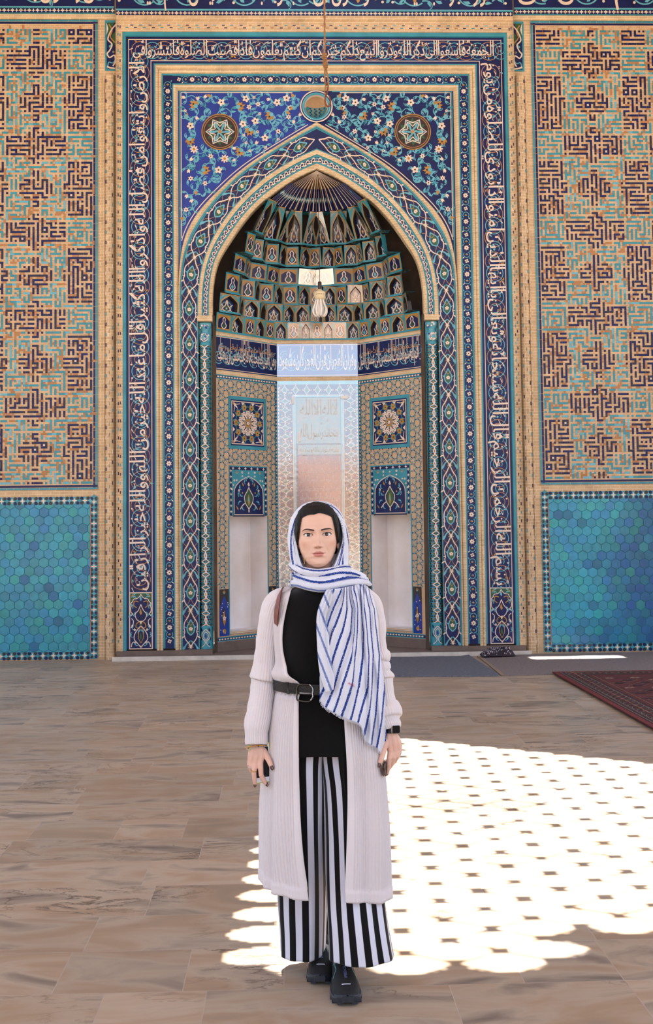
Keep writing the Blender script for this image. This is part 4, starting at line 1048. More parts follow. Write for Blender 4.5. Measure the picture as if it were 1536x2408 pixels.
# slab of carved stone with two lines, a narrow course, then rows of small lettering
mat('stone', (124, 158, 168), .22, .2, 7, spec=.9, rgb2=(154, 158, 150), coat=1.0, cior=2.3, bump=.3, bscale=26); mat('stone_letter', (196, 178, 156), .3, .15, 9, spec=.8, coat=.8, cior=2.0); mat('red_reflection_tile', (150, 98, 98), .22, .2, 6, spec=.9, rgb2=(122, 92, 114), coat=1.0, cior=2.3, bump=.2, bscale=30); mat('pale_letter', (220, 204, 206), .25, .1, 9, coat=.8, cior=2.0); mat('sticker', (240, 240, 240), .6, .03)  # red of the lettered tiles paints in the courtyard front's reflection
SK = 'abcd'; SM = ['stone', 'stone_letter', 'red_reflection_tile', 'pale_letter']
P = Pat(mp, SK); sx0, sx1 = .25, BW - .24
P.rect(sx0, 2.675, sx1, 3.285, 'a', 8); P.rect(sx0 + .02, 2.53, sx1, 2.66, 'a', 8)
letter_band(P, 'لا اله الا الله', sx0 + .05, sx1 - .03, 2.97, 3.27, 'b', 11); letter_band(P, 'محمد رسول الله', sx0 + .04, sx1 - .03, 2.69, 2.95, 'b', 11)
letter_band(P, 'عليه صلوات الله وسلامه', sx0 + .04, sx1 - .02, 2.535, 2.655, 'b', 10, stretch=False)
for _ in range(8): P.ring((rnd.uniform(sx0 + .06, sx1 - .05), rnd.uniform(2.72, 3.25)), .011, .005, 'd', 12, 8)
MB.build(P, 'carved_stone_slab', SM, nb)
P = Pat(mp, SK); P.rect(sx0 + .02, .3, sx1, 2.515, 'c', 7)
LINES = ['الحمد لله رب العالمين الرحمن الرحيم', 'مالك يوم الدين اياك نعبد واياك نستعين', 'اهدنا الصراط المستقيم صراط الذين', 'انعمت عليهم غير المغضوب عليهم ولا الضالين', 'قل هو الله احد الله الصمد لم يلد', 'ولم يولد ولم يكن له كفوا احد']
z = 2.50; k = 0
while z > .5: letter_band(P, LINES[k % 6], sx0 + .04, sx1 - .02, z - .125, z, 'd', 10, stretch=k % 2 == 0); z -= .118; k += 1
MB.build(P, 'lettered_tiles', SM, nb)
for (u, v, w, h) in ((.195, 3.20, .032, .10), (.275, 2.70, .034, .135), (BW - .235, 3.265, .095, .04)):
    b = MB(); b.box(mp(u, 0, 0).x, mp(u + w, 0, 0).x, YN1 - .022, YN1 - .004, v, v + h); b.build('paper_tab', 'sticker', nb)
# floor of the niche and returns beside the mouth
b = MB(); b.add([(X0 - 1.35, .0, .051), (X0 + 1.35, 0, .051), (X0 + HN0, YN0, .051), (X0 + HN1, YN1, .051), (X0 - HN1, YN1, .051), (X0 - HN0, YN0, .051)], [(0, 1, 2, 3, 4, 5)])
b.build('niche_floor', 'plinth', MI)
mat('dark_brown', (92, 74, 62), .85, .2, 4)  # plain dark brown for the jamb returns and vault shell
for s in (-1, 1):
    b = MB(); b.quad((X0 + s * 1.325, .07, .05), (X0 + s * HN0, YN0, .05), (X0 + s * HN0, YN0, 4.1), (X0 + s * 1.325, .07, 4.1)); b.quad((X0 + s * HN0, YN0, 4.06), (X0 + s * 1.325, .09, 4.06), (X0 + s * 1.325, .09, 4.24), (X0 + s * HN0, YN0, 4.24)); b.build('niche_jamb', 'dark_brown', MI)

# ---------------------------------------------------------------- honeycomb vault
VC = Vector((X0, .13, 0))
def octr(a):
    """half-octagon radius of the lower niche at angle a (0 = right, pi = left)"""
    x, y = cos(a), sin(a); best = 9
    for nx, ny, d in ((0, 1, YN1 - VC.y), (DG, DG, (HN0 + YN0 - VC.y) * DG), (-DG, DG, (HN0 + YN0 - VC.y) * DG), (1, 0, HN0), (-1, 0, HN0)):
        q = nx * x + ny * y
        if q > 1e-6: best = min(best, d / q)
    return best
def cell(P3, kind, glossy, A, B2, z0, z1, lean, store):
    """one facet of a tier: a framed panel or an arched hollow between plan points A and B"""
    w = (B2 - A).length
    if w < .02: return
    d = (B2 - A).normalized(); n = Vector((d.y, -d.x, 0));   # A is to the viewer's left: normal towards the middle of the niche
    if n.dot(VC - Vector((A.x, A.y, 0))) < 0: n = -n
    hgt = z1 - z0
    def mp(u, v, h): return Vector((A.x, A.y, 0)) + d * u + n * (h + lean * v / hgt) + Vector((0, 0, z0 + v))
    g = glossy; sfx = 'g' if g else ''
    def fill(pts, k, lay):
        h = lay * .0012 if lay < 50 else -(lay - 50) * .001
        V = [mp(u, v, h) for u, v in pts]
        if len(pts) > 4: fs = [tuple(t) for t in tessellate_polygon([[Vector((u, v, 0)) for u, v in pts]])]
        else: fs = [tuple(range(len(pts)))]
        key = (k + sfx); store.add(V, fs, VKEYS.index(key))
    def line(pts, ww, k, lay, closed=False):
        P = Pat(lambda u, v, h: mp(u, v, h), KEYS); P.stroke(pts, ww, k, lay, closed)
        store.add(P.v, P.f, VKEYS.index(k + sfx))
    if kind == 'flat':
        fill([(0, 0), (w, 0), (w, hgt), (0, hgt)], 'T', 0); e = min(.018, w * .1)
        fill([(e, e), (w - e, e), (w - e, hgt - e), (e, hgt - e)], 'O', 1); e2 = e * 2.0
        fill([(e2, e2), (w - e2, e2), (w - e2, hgt * .62), (w * .5 + w * .15, hgt * .78), (w * .5, hgt - e2), (w * .5 - w * .15, hgt * .78), (e2, hgt * .62)], 'N', 2)
        c = w / 2; r = min(w * .3, hgt * .2)
        for s in (1, -1): line(catmull([(c, hgt * .12), (c + s * r, hgt * .30), (c + s * r * .35, hgt * .52), (c + s * r * .5, hgt * .66), (c, hgt * .80)], 3), min(.014, w * .07), 'W', 4)
        fill([(c, hgt * .18), (c + r * .5, hgt * .32), (c, hgt * .46), (c - r * .5, hgt * .32)], 'G' if (int(A.x * 97) % 2) else 'L', 4)
        return
    # arched hollow: outline of an ogee arch
    e = min(.02, w * .09); c = w / 2; wi = c - e * 1.6
    arch = [(wi, 0), (wi, hgt * .48), (wi * .86, hgt * .62), (wi * .5, hgt * .76), (wi * .18, hgt * .86), (0, hgt * .93)]
    arch = catmull(arch, 3); outl = [(c + a, v) for a, v in arch] + [(c - a, v) for a, v in reversed(arch[:-1])]
    dep = min(.06, w * .28)
    # spandrels beside the arch
    for s in (1, -1):
        poly = [(c + s * c, 0)] + [(c + s * c, hgt)] + [(c, hgt)] + [(c + s * a, v) for a, v in reversed(arch)]
        fill(poly, 'T', 0)
        line([(c + s * (a + e * .55), v + e * .2) for a, v in arch], e * .9, 'O', 2); fill([(c + s * (c - e * 1.2), hgt - e * 2.4), (c + s * (c - e * 1.2), hgt - e * .6), (c + s * c * .45, hgt - e * .6)], 'O', 2)
        fill([(c + s * (c - e * 1.9), hgt - e * 2.0), (c + s * (c - e * 1.9), hgt - e * 1.1), (c + s * c * .6, hgt - e * 1.1)], 'L', 3)
    line([(0, hgt - .004), (w, hgt - .004)], .010, 'O', 3)
    # reveal and back of the hollow
    F = [mp(u, v, 0) for u, v in outl]; Bk = [mp(c + (u - c) * .9, v * .97, -dep) for u, v in outl]; n_ = len(outl)
    store.add(F + Bk, [(i, i + 1, n_ + i + 1, n_ + i) for i in range(n_ - 1)], VKEYS.index('K'))
    pts = [(c + (u - c) * .9, v * .97) for u, v in outl]; fs = [tuple(t) for t in tessellate_polygon([[Vector((u, v, 0)) for u, v in pts]])]
    store.add([mp(u, v, -dep + (.25 * dep * 0)) for u, v in pts], fs, VKEYS.index('N' + sfx))
    def bl(pp, ww, k, lay):
        P = Pat(lambda u, v, h: mp(u, v, -dep + h), KEYS); P.stroke(pp, ww, k, lay); store.add(P.v, P.f, VKEYS.index(k + sfx))
    r = wi * .55
    for s in (1, -1):
        bl(catmull([(c, hgt * .08), (c + s * r, hgt * .22), (c + s * r * .3, hgt * .42), (c + s * r * .2, hgt * .60), (c, hgt * .72)], 3), min(.015, w * .06), 'W', 2)
        bl(catmull([(c + s * wi * .8, hgt * .05), (c + s * r * .7, hgt * .30), (c + s * wi * .75, hgt * .50)], 3), min(.013, w * .05), 'W', 2); bl(catmull([(c + s * r * .4, hgt * .1), (c + s * r * 1.2, hgt * .4), (c + s * r * .4, hgt * .62)], 3), min(.010, w * .04), 'L', 1)
    P = Pat(lambda u, v, h: mp(u, v, -dep + h), KEYS); P.disc((c, hgt * .26), r * .4, 'G' if int(A.x * 131) % 2 else 'O', 1, 7, r * .6); P.disc((c, hgt * .26), r * .16, 'W', 3, 6); P.flower((c, hgt * .55), r * .22, 0, 2)
    for (vs, fs2, mm) in ((P.v, P.f, P.m),):
        k0 = len(store.v); store.v.extend(vs)
        for f, m_ in zip(fs2, mm): store.f.append(tuple(k0 + i for i in f)); store.m.append(VKEYS.index(KEYS[m_] + sfx))
VKEYS = list(KEYS) + [k + 'g' for k in KEYS]
def tier(name, z0, z1, rfun0, nf, zig, lean, kinds, below, shrink=1.0, phase=0.5):
    """ring of facets between two heights; `below` = plan radius function of the tier underneath (for the soffit)"""
    st = MB(); pts = []
    for i in range(nf + 1):
        a = PI - PI * i / nf
        r = rfun0(a) * (1 - (zig if i % 2 else 0)); pts.append(Vector((VC.x + r * cos(a), VC.y + r * sin(a), 0)))
    for i in range(nf):
        mid_a = (pts[i] + pts[i + 1]) / 2 - Vector((VC.x, VC.y, 0)); gl = abs(mid_a.x) < .03 + mid_a.y * .12 or (abs((pts[i + 1] - pts[i]).normalized().y) < .03)
        cell(None, kinds[i % len(kinds)], gl, pts[i], pts[i + 1], z0, z1, lean, st)
    # soffit: dark star-patterned underside stepping out to the tier below
    if below:
        M = 6
        for i in range(nf):
            for k in range(M):
                t0, t1 = k / M, (k + 1) / M; q0 = pts[i].lerp(pts[i + 1], t0); q1 = pts[i].lerp(pts[i + 1], t1)
                def out(q):
                    dv = q - Vector((VC.x, VC.y, 0)); a = atan2(dv.y, dv.x); r = max(below(a), dv.length)
                    return Vector((VC.x + r * cos(a), VC.y + r * sin(a), 0))
                o0, o1 = out(q0), out(q1); zz = Vector((0, 0, z0)); z2 = Vector((0, 0, z0 - .0))
                st.quad(q0 + zz, q1 + zz, o1 + z2, o0 + z2, VKEYS.index('T' if (i + k) % 3 else 'K'))
                for s_ in (.25, .6):
                    m0, m1 = q0.lerp(o0, s_), q1.lerp(o1, s_)
                    c = (m0 + m1) / 2 + zz - Vector((0, 0, .0015)); rr = min(.018, (m1 - m0).length * .4)
                    st.add([c + Vector((rr * cos(t * PI / 3), rr * sin(t * PI / 3), 0)) for t in range(6)], [(0, 1, 2, 3, 4, 5)], VKEYS.index('N' if k % 2 else 'O'))
    # lip
    for i in range(nf):
        d0 = (Vector((VC.x, VC.y, 0)) - pts[i]).normalized() * .012; d1 = (Vector((VC.x, VC.y, 0)) - pts[i + 1]).normalized() * .012
        st.quad(pts[i] + d0 + Vector((0, 0, z0 - .012)), pts[i + 1] + d1 + Vector((0, 0, z0 - .012)), pts[i + 1] + d1 + Vector((0, 0, z0 + .012)), pts[i] + d0 + Vector((0, 0, z0 + .012)), VKEYS.index('T'))
    # shelf on top so nothing shows through from other views
    o = st.build(name, VKEYS, MI)
    return o
def sc_r(k, base=octr): return lambda a: base(a) * k
def circ_r(r): return lambda a: r
def mix_r(r, t): return lambda a: octr(a) * (1 - t) + r * t
TI = [('A', 4.06, 4.285, mix_r(1.20, .0), 17, .00, .02, ['flat', 'arch'], None),
      ('B', 4.30, 4.525, mix_r(1.17, .35), 15, .09, .03, ['arch', 'arch'], mix_r(1.2, 0)),
      ('C', 4.545, 4.79, mix_r(1.10, .6), 17, .08, .03, ['flat', 'arch'], mix_r(1.17, .35)),
      ('D', 4.81, 5.03, mix_r(1.03, .85), 12, .07, .04, ['flat', 'flat'], mix_r(1.10, .6)),
      ('E', 5.05, 5.30, circ_r(.92), 17, .09, .05, ['flat', 'arch'], mix_r(1.03, .85)),
      ('F', 5.32, 5.70, circ_r(.80), 12, .10, .22, ['arch', 'arch'], circ_r(.92))]
for t in TI: tier('vault_tier', t[1], t[2], t[3], t[4], t[5], t[6], t[7], t[8])
# folded fan closing the vault under the point of the arch
st = MB(); nfan = 20
for i in range(nfan):
    a0, a1 = PI - PI * i / nfan, PI - PI * (i + 1) / nfan; am = (a0 + a1) / 2
    def pt(a, r, z): return Vector((VC.x + r * cos(a), VC.y + r * sin(a) * .9, z))
    A0, A1, Am = pt(a0, .60, 5.70), pt(a1, .60, 5.70), pt(am, .54, 5.70); ap = Vector((VC.x, VC.y, 6.09)); m0 = pt(a0, .34, 5.93); m1 = pt(a1, .34, 5.93); mm = pt(am, .30, 5.93)
    for q in ((A0, Am, mm, m0), (Am, A1, m1, mm)): st.quad(*q, VKEYS.index('N'))
    st.add([m0, mm, ap], [(0, 1, 2)], VKEYS.index('K')); st.add([mm, m1, ap], [(0, 1, 2)], VKEYS.index('K'))
    cen = Vector((VC.x, VC.y - .2, 5.6))
    def tow(p, e=.004): return p + (cen - p).normalized() * e
    for q0, q1 in ((A0, m0), (Am, mm), (m0, ap), (mm, ap)):
        P0, P1 = tow(q0), tow(q1); t = (A1 - A0).normalized() * .007; st.quad(P0 - t, P0 + t, P1 + t * .4, P1 - t * .4, VKEYS.index('W' if q0 in (Am, mm) else 'O'))
    cpt = tow((A0 + Am + mm + m0) / 4, .006); rr = .022; t = (Am - A0).normalized(); upv = (m0 - A0).normalized()
    for cq in (cpt, tow((Am + A1 + m1 + mm) / 4, .006)):
        st.add([cq + t * rr, cq + upv * rr * 2, cq - t * rr, cq - upv * rr * 2], [(0, 1, 2, 3)], VKEYS.index('L')); st.add([tow(cq + t * rr * .5), tow(cq + upv * rr), tow(cq - t * rr * .5), tow(cq - upv * rr)], [(0, 1, 2, 3)], VKEYS.index('W'))
# shelf between the top tier and the fan
for i in range(36):
    a0, a1 = PI * i / 36, PI * (i + 1) / 36
    st.quad(pt(a0, .59, 5.70), pt(a1, .59, 5.70), Vector((VC.x + .70 * cos(a1), VC.y + .70 * sin(a1), 5.70)), Vector((VC.x + .70 * cos(a0), VC.y + .70 * sin(a0), 5.70)), VKEYS.index('T'))
st.build('vault_fan', VKEYS, MI)
# dark masonry shell behind the vault
b = MB(); rings = []
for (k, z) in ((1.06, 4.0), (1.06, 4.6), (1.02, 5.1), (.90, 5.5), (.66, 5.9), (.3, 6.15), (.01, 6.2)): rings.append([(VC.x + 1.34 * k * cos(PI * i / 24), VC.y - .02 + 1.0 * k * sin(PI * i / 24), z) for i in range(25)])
b.loft(rings, 0, False); b.build('vault_shell', 'dark_brown', MI)
# ================================================================== side panels of the back wall
def kufic(name, xa, xb, za, zb, axis_edge, label, seed):
    """brick panel with square lettering: navy crosses and turquoise fields on a lattice of glazed headers"""
    r = random.Random(seed); root = empty(name, ((xa + xb) / 2, 0, za)); tag(root, label, 'brick panel')
    b = MB(); b.quad((xa, .004, za), (xb, .004, za), (xb, .004, zb), (xa, .004, zb)); b.build('brick_ground', 'brick_ground', root)
    P = Pat(lambda u, v, h: Vector((u, .003 - h, v)), KEYS)
    p = .0547; w = .0268; sgn = -1 if axis_edge == xb else 1
    e = axis_edge
    P.rect(min(e, e + sgn * .025), za, max(e, e + sgn * .025), zb, 'T', 1); P.rect(min(e + sgn * .030, e + sgn * .055), za + .025, max(e + sgn * .030, e + sgn * .055), zb - .025, 'N', 1)
    for zz, s2 in ((za, 1), (zb, -1)):
        P.rect(xa, min(zz, zz + s2 * .025), xb, max(zz, zz + s2 * .025), 'T', 2); P.rect(xa, min(zz + s2 * .03, zz + s2 * .055), xb, max(zz + s2 * .03, zz + s2 * .055), 'N', 1)
    x = xa
    while x < xb: P.rect(x, za, x + .003, za + .026, 'S', 3); P.rect(x, zb - .026, x + .003, zb, 'S', 3); x += r.uniform(.08, .14)
    z = za
    while z < zb: P.rect(min(e, e + sgn * .056), z, max(e, e + sgn * .056), z + .003, 'S', 3); z += r.uniform(.08, .13)
    x0 = e + sgn * .082; n = int((abs(xb - xa) - .09) / p); m = int((zb - za - .15) / p); z0 = za + .085
    def node(i, j): return (x0 + sgn * i * p, z0 + j * p)
    PER = 20
    def colour(i, j):
        """navy crosses, turquoise between; alternating upright and level crosses"""
        def near(ci, cj):
            di = (i - ci + PER / 2) % PER - PER / 2; dj = (j - cj + PER / 2) % PER - PER / 2; return abs(di), abs(dj)
        oi, oj = 2.5, 7
        a, c = near(oi, oj)                       # upright cross at the edge
        if a <= 2.6 and c <= 6.6 or a <= 4.2 and c <= 1.6 or a <= 3.2 and c <= 2.6: return 1
        a, c = near(oi + 10, oj + 10)             # level cross
        if c <= 2.6 and a <= 6.6 or c <= 4.6 and a <= 1.2 or c <= 3.6 and a <= 2.2: return 1
        a, c = near(oi + 10, oj)                  # stepped square
        if a <= 2.6 and c <= 2.6 or a <= 3.6 and c <= 1.6 or a <= 1.4 and c <= 4.4: return 1
        a, c = near(oi, oj + 10)
        if a <= 2.6 and c <= 2.9: return 3
        return 2
    idc = [[colour(i, j) for j in range(m)] for i in range(n)]
    def key(i, j):
        c = idc[i][j]
        return c
    used = set(); deg = {}
    def edge(a, c): return (a, c) if a < c else (c, a)
    segs = []
    order = [(i, j) for i in range(n) for j in range(m)]; r.shuffle(order)
    for (i, j) in order:
        if deg.get((i, j), 0): continue
        c = key(i, j); cur = (i, j); d = r.choice(((1, 0), (0, 1), (-1, 0), (0, -1))); L = r.randint(2, 7); path = [cur]; bend = 0
        loop = r.random() < .10
        if loop:                                   # a closed eye of a letter
            q = [(i, j), (i + 1, j), (i + 1, j + 1), (i, j + 1)]
            if all(0 <= a < n and 0 <= bq < m and not deg.get((a, bq), 0) and key(a, bq) == c for a, bq in q):
                for a in range(4): segs.append((q[a], q[(a + 1) % 4], c)); 
                for a in q: deg[a] = 2
                cx, cz = node(i, j); 
                if c == 1: P.rect(min(cx, cx + sgn * p) + w * .6, cz + w * .6, max(cx, cx + sgn * p) - w * .6, cz + p - w * .6, 'W', 3)
                path = [q[2]]; cur = q[2]
        for t in range(L):
            nx_ = (cur[0] + d[0], cur[1] + d[1])
            if not (0 <= nx_[0] < n and 0 <= nx_[1] < m) or key(*nx_) != c or (deg.get(nx_, 0) and r.random() < .75) or deg.get(nx_, 0) >= 2:
                if bend >= 2: break
                d = r.choice(((d[1], d[0]), (-d[1], -d[0]))); bend += 1; continue
            segs.append((cur, nx_, c)); deg[cur] = deg.get(cur, 0) + 1; deg[nx_] = deg.get(nx_, 0) + 1; cur = nx_
            if r.random() < .30: d = r.choice(((d[1], d[0]), (-d[1], -d[0])))
    node_k = {}; seen = set(); hw = w / 2
    for (a, c2, c) in segs:
        ed = edge(a, c2)
        if ed in seen: continue
        seen.add(ed)
        A, B2 = node(*a), node(*c2); k = {1: 'N' if r.random() < .6 else 'D', 2: r.choice('TTTL') if r.random() < .92 else 'R', 3: 'T'}[c]
        for q in (a, c2): node_k.setdefault(q, k)
        x_a, x_b = sorted((A[0], B2[0])); z_a, z_b = sorted((A[1], B2[1])); g = r.choice((0, 0, .0022))
        if abs(x_a - x_b) < 1e-6: P.rect(x_a - hw, z_a + hw + g, x_a + hw, z_b - hw, k, 2)
        else: P.rect(x_a + hw + g, z_a - hw, x_b - hw, z_a + hw, k, 2)
    for (i, j), k in node_k.items(): A = node(i, j); P.rect(A[0] - hw, A[1] - hw, A[0] + hw, A[1] + hw, k, 2)
    for i in range(n):                              # dots and reddish bricks between the letters
        for j in range(m):
            A = node(i, j)
            if (i, j) not in node_k: P.rect(A[0] - w / 2, A[1] - w / 2, A[0] + w / 2, A[1] + w / 2, 'N' if key(i, j) == 1 else 'T', 2)
            if r.random() < .24:
                L = r.choice((1, 2, 2, 3)) * p * .5
                if r.random() < .5: P.rect(A[0] + p / 2 - L / 2, A[1] + p / 2 - w * .55, A[0] + p / 2 + L / 2, A[1] + p / 2 + w * .55, 'R', 1)
                else: P.rect(A[0] + p / 2 - w * .55, A[1] + p / 2 - L / 2, A[0] + p / 2 + w * .55, A[1] + p / 2 + L / 2, 'R', 1)
    P.done('square_lettering', root); return root
brick_mat('brick_ground', (208, 174, 136), (192, 154, 116), (214, 190, 158), .055, .0274, msize=.003)
XLI, XRI = X0 - 2.738, X0 + 2.738
kufic('brick_panel', XL + .3, XLI, 2.073, 7.98, XLI, 'square-lettered brick panel left of the niche', 11)
kufic('brick_panel', XRI, XR - .3, 2.073, 7.98, XRI, 'square-lettered brick panel right of the niche', 5)

# dado of hexagonal tiles ------------------------------------------
mat('hex_tile', (255, 255, 255), .3, .10, 14, bump=.14, bscale=12, tint=True, spec=.6); mat('hex_grout', (84, 156, 166), .6, .1, 5)
def dado(xa, xb, edge_x, label, seed, dark):
    r = random.Random(seed); root = empty('tile_panel', ((xa + xb) / 2, 0, 0)); tag(root, label, 'tile panel')
    sgn = -1 if edge_x == xb else 1
    ia, ib = (xa, xb - .092) if sgn < 0 else (xa + .092, xb)
    b = MB(); b.quad((ia, .004, .10), (ib, .004, .10), (ib, .004, 1.89), (ia, .004, 1.89)); b.build('tile_bed', 'hex_grout', root)
    b = MB(); tint = []; W = .118; H = W / sqrt(3) * 2; row = H * .75
    j = 0; z = .06
    base = (40, 148, 174); dk = (12, 92, 142); lt = (76, 178, 190); gr = (38, 140, 156)
    while z < 1.98:
        x = ia - W + (j % 2) * W / 2
        while x < ib + W:
            pts = []
            for k in range(6):
                a = PI / 6 + k * PI / 3; px, pz = x + (W / 2 / cos(PI / 6) - .0022) * cos(a), z + (W / 2 / cos(PI / 6) - .0022) * sin(a)
                pts.append((min(max(px, ia), ib), min(max(pz, .10), 1.89)))
            area = sum(pts[i][0] * pts[(i + 1) % 6][1] - pts[(i + 1) % 6][0] * pts[i][1] for i in range(6)) / 2
            if abs(area) > 2e-4:
                cx = sum(q[0] for q in pts) / 6; cz = sum(q[1] for q in pts) / 6
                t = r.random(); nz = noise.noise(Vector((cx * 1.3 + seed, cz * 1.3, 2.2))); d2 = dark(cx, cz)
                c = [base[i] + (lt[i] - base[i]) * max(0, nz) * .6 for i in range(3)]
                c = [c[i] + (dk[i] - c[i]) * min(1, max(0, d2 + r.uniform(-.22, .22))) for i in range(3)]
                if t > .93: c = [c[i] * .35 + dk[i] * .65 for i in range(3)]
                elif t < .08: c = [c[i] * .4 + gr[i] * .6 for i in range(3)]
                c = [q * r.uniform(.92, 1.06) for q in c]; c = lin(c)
                k0 = len(b.v); b.v.append((cx, -.0030, cz)); tint.append(c)
                for q in pts: b.v.append((cx + (q[0] - cx) * .95, -.0026, cz + (q[1] - cz) * .95)); tint.append(c)
                for q in pts: b.v.append((q[0], .001, q[1])); tint.append(c)
                for i in range(6):
                    i2 = (i + 1) % 6
                    b.f.append((k0, k0 + 1 + i, k0 + 1 + i2)); b.m.append(0); b.f.append((k0 + 1 + i, k0 + 7 + i, k0 + 7 + i2, k0 + 1 + i2)); b.m.append(0)
            x += W
        z += row; j += 1
    b.build('hexagon_tiles', 'hex_tile', root, tint=tint)
    # border of four-pointed stars
    P = Pat(lambda u, v, h: Vector((u, .004 - h, v)))
    def run(p0, p1, horizontal):
        n = max(1, round((p1 - p0) / .128)); st = (p1 - p0) / n
        return [p0 + st * (i + .5) for i in range(n)], st
    e0 = edge_x; e1 = edge_x + sgn * .092; ex0, ex1 = min(e0, e1), max(e0, e1); ec = (e0 + e1) / 2
    for (u0, v0, u1, v1) in ((ex0, .012, ex1, 1.985), (xa, .012, xb, .10), (xa, 1.89, xb, 1.985)): P.rect(u0, v0, u1, v1, 'T', 1)
    zs, st = run(.012, 1.985, False)
    def unit(c, vert, st):
        P.star(c, .040, .012, 4, 'W', 4, PI / 4 * 0 + (PI / 2))
        for s in (1, -1):
            for s2 in (1, -1):
                q = (c[0] + s2 * .030, c[1] + s * st * .30) if vert else (c[0] + s * st * .30, c[1] + s2 * .030)
                P.disc(q, .021, 'K' if s2 * s > 0 else 'N', 3, 10)
        q = (c[0], c[1] + st / 2) if vert else (c[0] + st / 2, c[1]); P.star(q, .036, .016, 4, 'T', 5, PI / 2); P.star(q, .030, .014, 4, 'L' if rnd.random() < .3 else 'T', 6, PI / 2)
    for z in zs: unit((ec, z), True, st)
    for zc in (.056, 1.9375):
        a, c = (xa, ex0) if sgn < 0 else (ex1, xb)
        xs, s3 = run(a, c, True)
        for x in xs: unit((x, zc), False, s3)
    a = e1; P.rect(min(a, a - sgn * .010), .10, max(a, a - sgn * .010), 1.89, 'R', 4); P.rect(min(e0, e0 + sgn * .008), .012, max(e0, e0 + sgn * .008), 1.985, 'T', 7)
    P.done('star_border', root)
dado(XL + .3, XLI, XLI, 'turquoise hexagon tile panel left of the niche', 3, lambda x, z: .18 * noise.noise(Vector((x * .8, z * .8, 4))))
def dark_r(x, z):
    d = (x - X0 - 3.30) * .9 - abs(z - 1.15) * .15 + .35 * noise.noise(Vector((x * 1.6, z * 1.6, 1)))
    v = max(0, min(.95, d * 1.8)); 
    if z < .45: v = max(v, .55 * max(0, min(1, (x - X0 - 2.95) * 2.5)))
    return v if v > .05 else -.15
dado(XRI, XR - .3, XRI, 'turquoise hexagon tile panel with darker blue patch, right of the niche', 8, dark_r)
# plain strip between lettered panels and dado is the brick wall; dark glazed insets beside the frieze ----
for s, lab in ((-1, 'small flowered tile panel at the top left of the niche frame'), (1, 'small flowered tile panel at the top right of the niche frame')):
    xa, xb = X0 + s * 2.505, X0 + s * 2.65
    P = Pat(lambda u, v, h, s=s: Vector((X0 + s * (2.65 - u), .008 - h, 7.325 + v)))
    P.rect(0, 0, .145, .65, 'T', 1); P.rect(.022, .022, .145, .62, 'N', 2)
    P.poly([(.022, .62), (.12, .62), (.06, .5), (.03, .38)], 'G', 3); P.poly([(.145, .52), (.09, .46), (.10, .36), (.145, .30)], 'G', 3); P.poly([(.022, .62), (.022, .46), (.045, .54)], 'W', 4)
    P.stroke(catmull([(.145, .60), (.10, .55), (.06, .48), (.04, .40), (.09, .34), (.06, .26), (.03, .22), (.06, .17), (.12, .20), (.13, .12), (.10, .06)], 5), .017, 'W', 5)
    P.stroke(catmull([(.05, .60), (.09, .52), (.07, .44), (.11, .38), (.145, .36)], 5), .014, 'O', 4); P.stroke(catmull([(.03, .06), (.06, .04), (.13, .03)], 4), .02, 'W', 5); P.stroke(catmull([(.03, .03), (.05, .11), (.10, .10), (.14, .16)], 4), .012, 'L', 4); P.flower((.10, .24), .022, 3, 6); P.leaf((.05, .30), .8, .06, .03, 'L', 4)
    o = P.done('inset_tile', None); tag(o, lab, 'tile panel')
# pilasters with glazed brick ends ----------------------------------
for s, lab in ((-1, 'slim tan brick pilaster with glazed dashes left of the niche'), (1, 'slim tan brick pilaster with glazed dashes right of the niche')):
    root = empty('pilaster', (X0 + s * 2.59, 0, 0)); tag(root, lab, 'pilaster')
    prof = [(2.668, .0112), (2.668, -.012), (2.66, -.016), (2.652, -.012), (2.650, .002), (2.642, .002), (2.63, -.022), (2.60, -.038), (2.565, -.040), (2.54, -.030), (2.525, -.01), (2.515, .0112)]
    b = MB(); b.loft([[(X0 + s * hw, y, z) for hw, y in prof] for z in (.0, 7.26)], 0, False); b.add([(X0 + s * hw, y, 7.26) for hw, y in prof], [tuple(range(len(prof)))]); b.build('shaft', 'brick', root, smooth=False)
    P = Pat(lambda u, v, h, s=s: Vector((X0 + s * u, -.0415 - h if u < 2.6 and u > 2.56 else (-.0355 - h if u <= 2.56 else -.030 - h), v)))
    for c, (hw, ph) in enumerate(((2.632, 0), (2.596, .04), (2.552, .085))):
        z = .12 + ph; k = 0
        while z < 7.2:
            if rnd.random() > .05: P.rect(hw - .0062, z, hw + .0062, z + .044, 'N' if (k + c) % 2 else rnd.choice('TTTW'))
            z += .128; k += 1
    P.done('glazed_brick_ends', root)
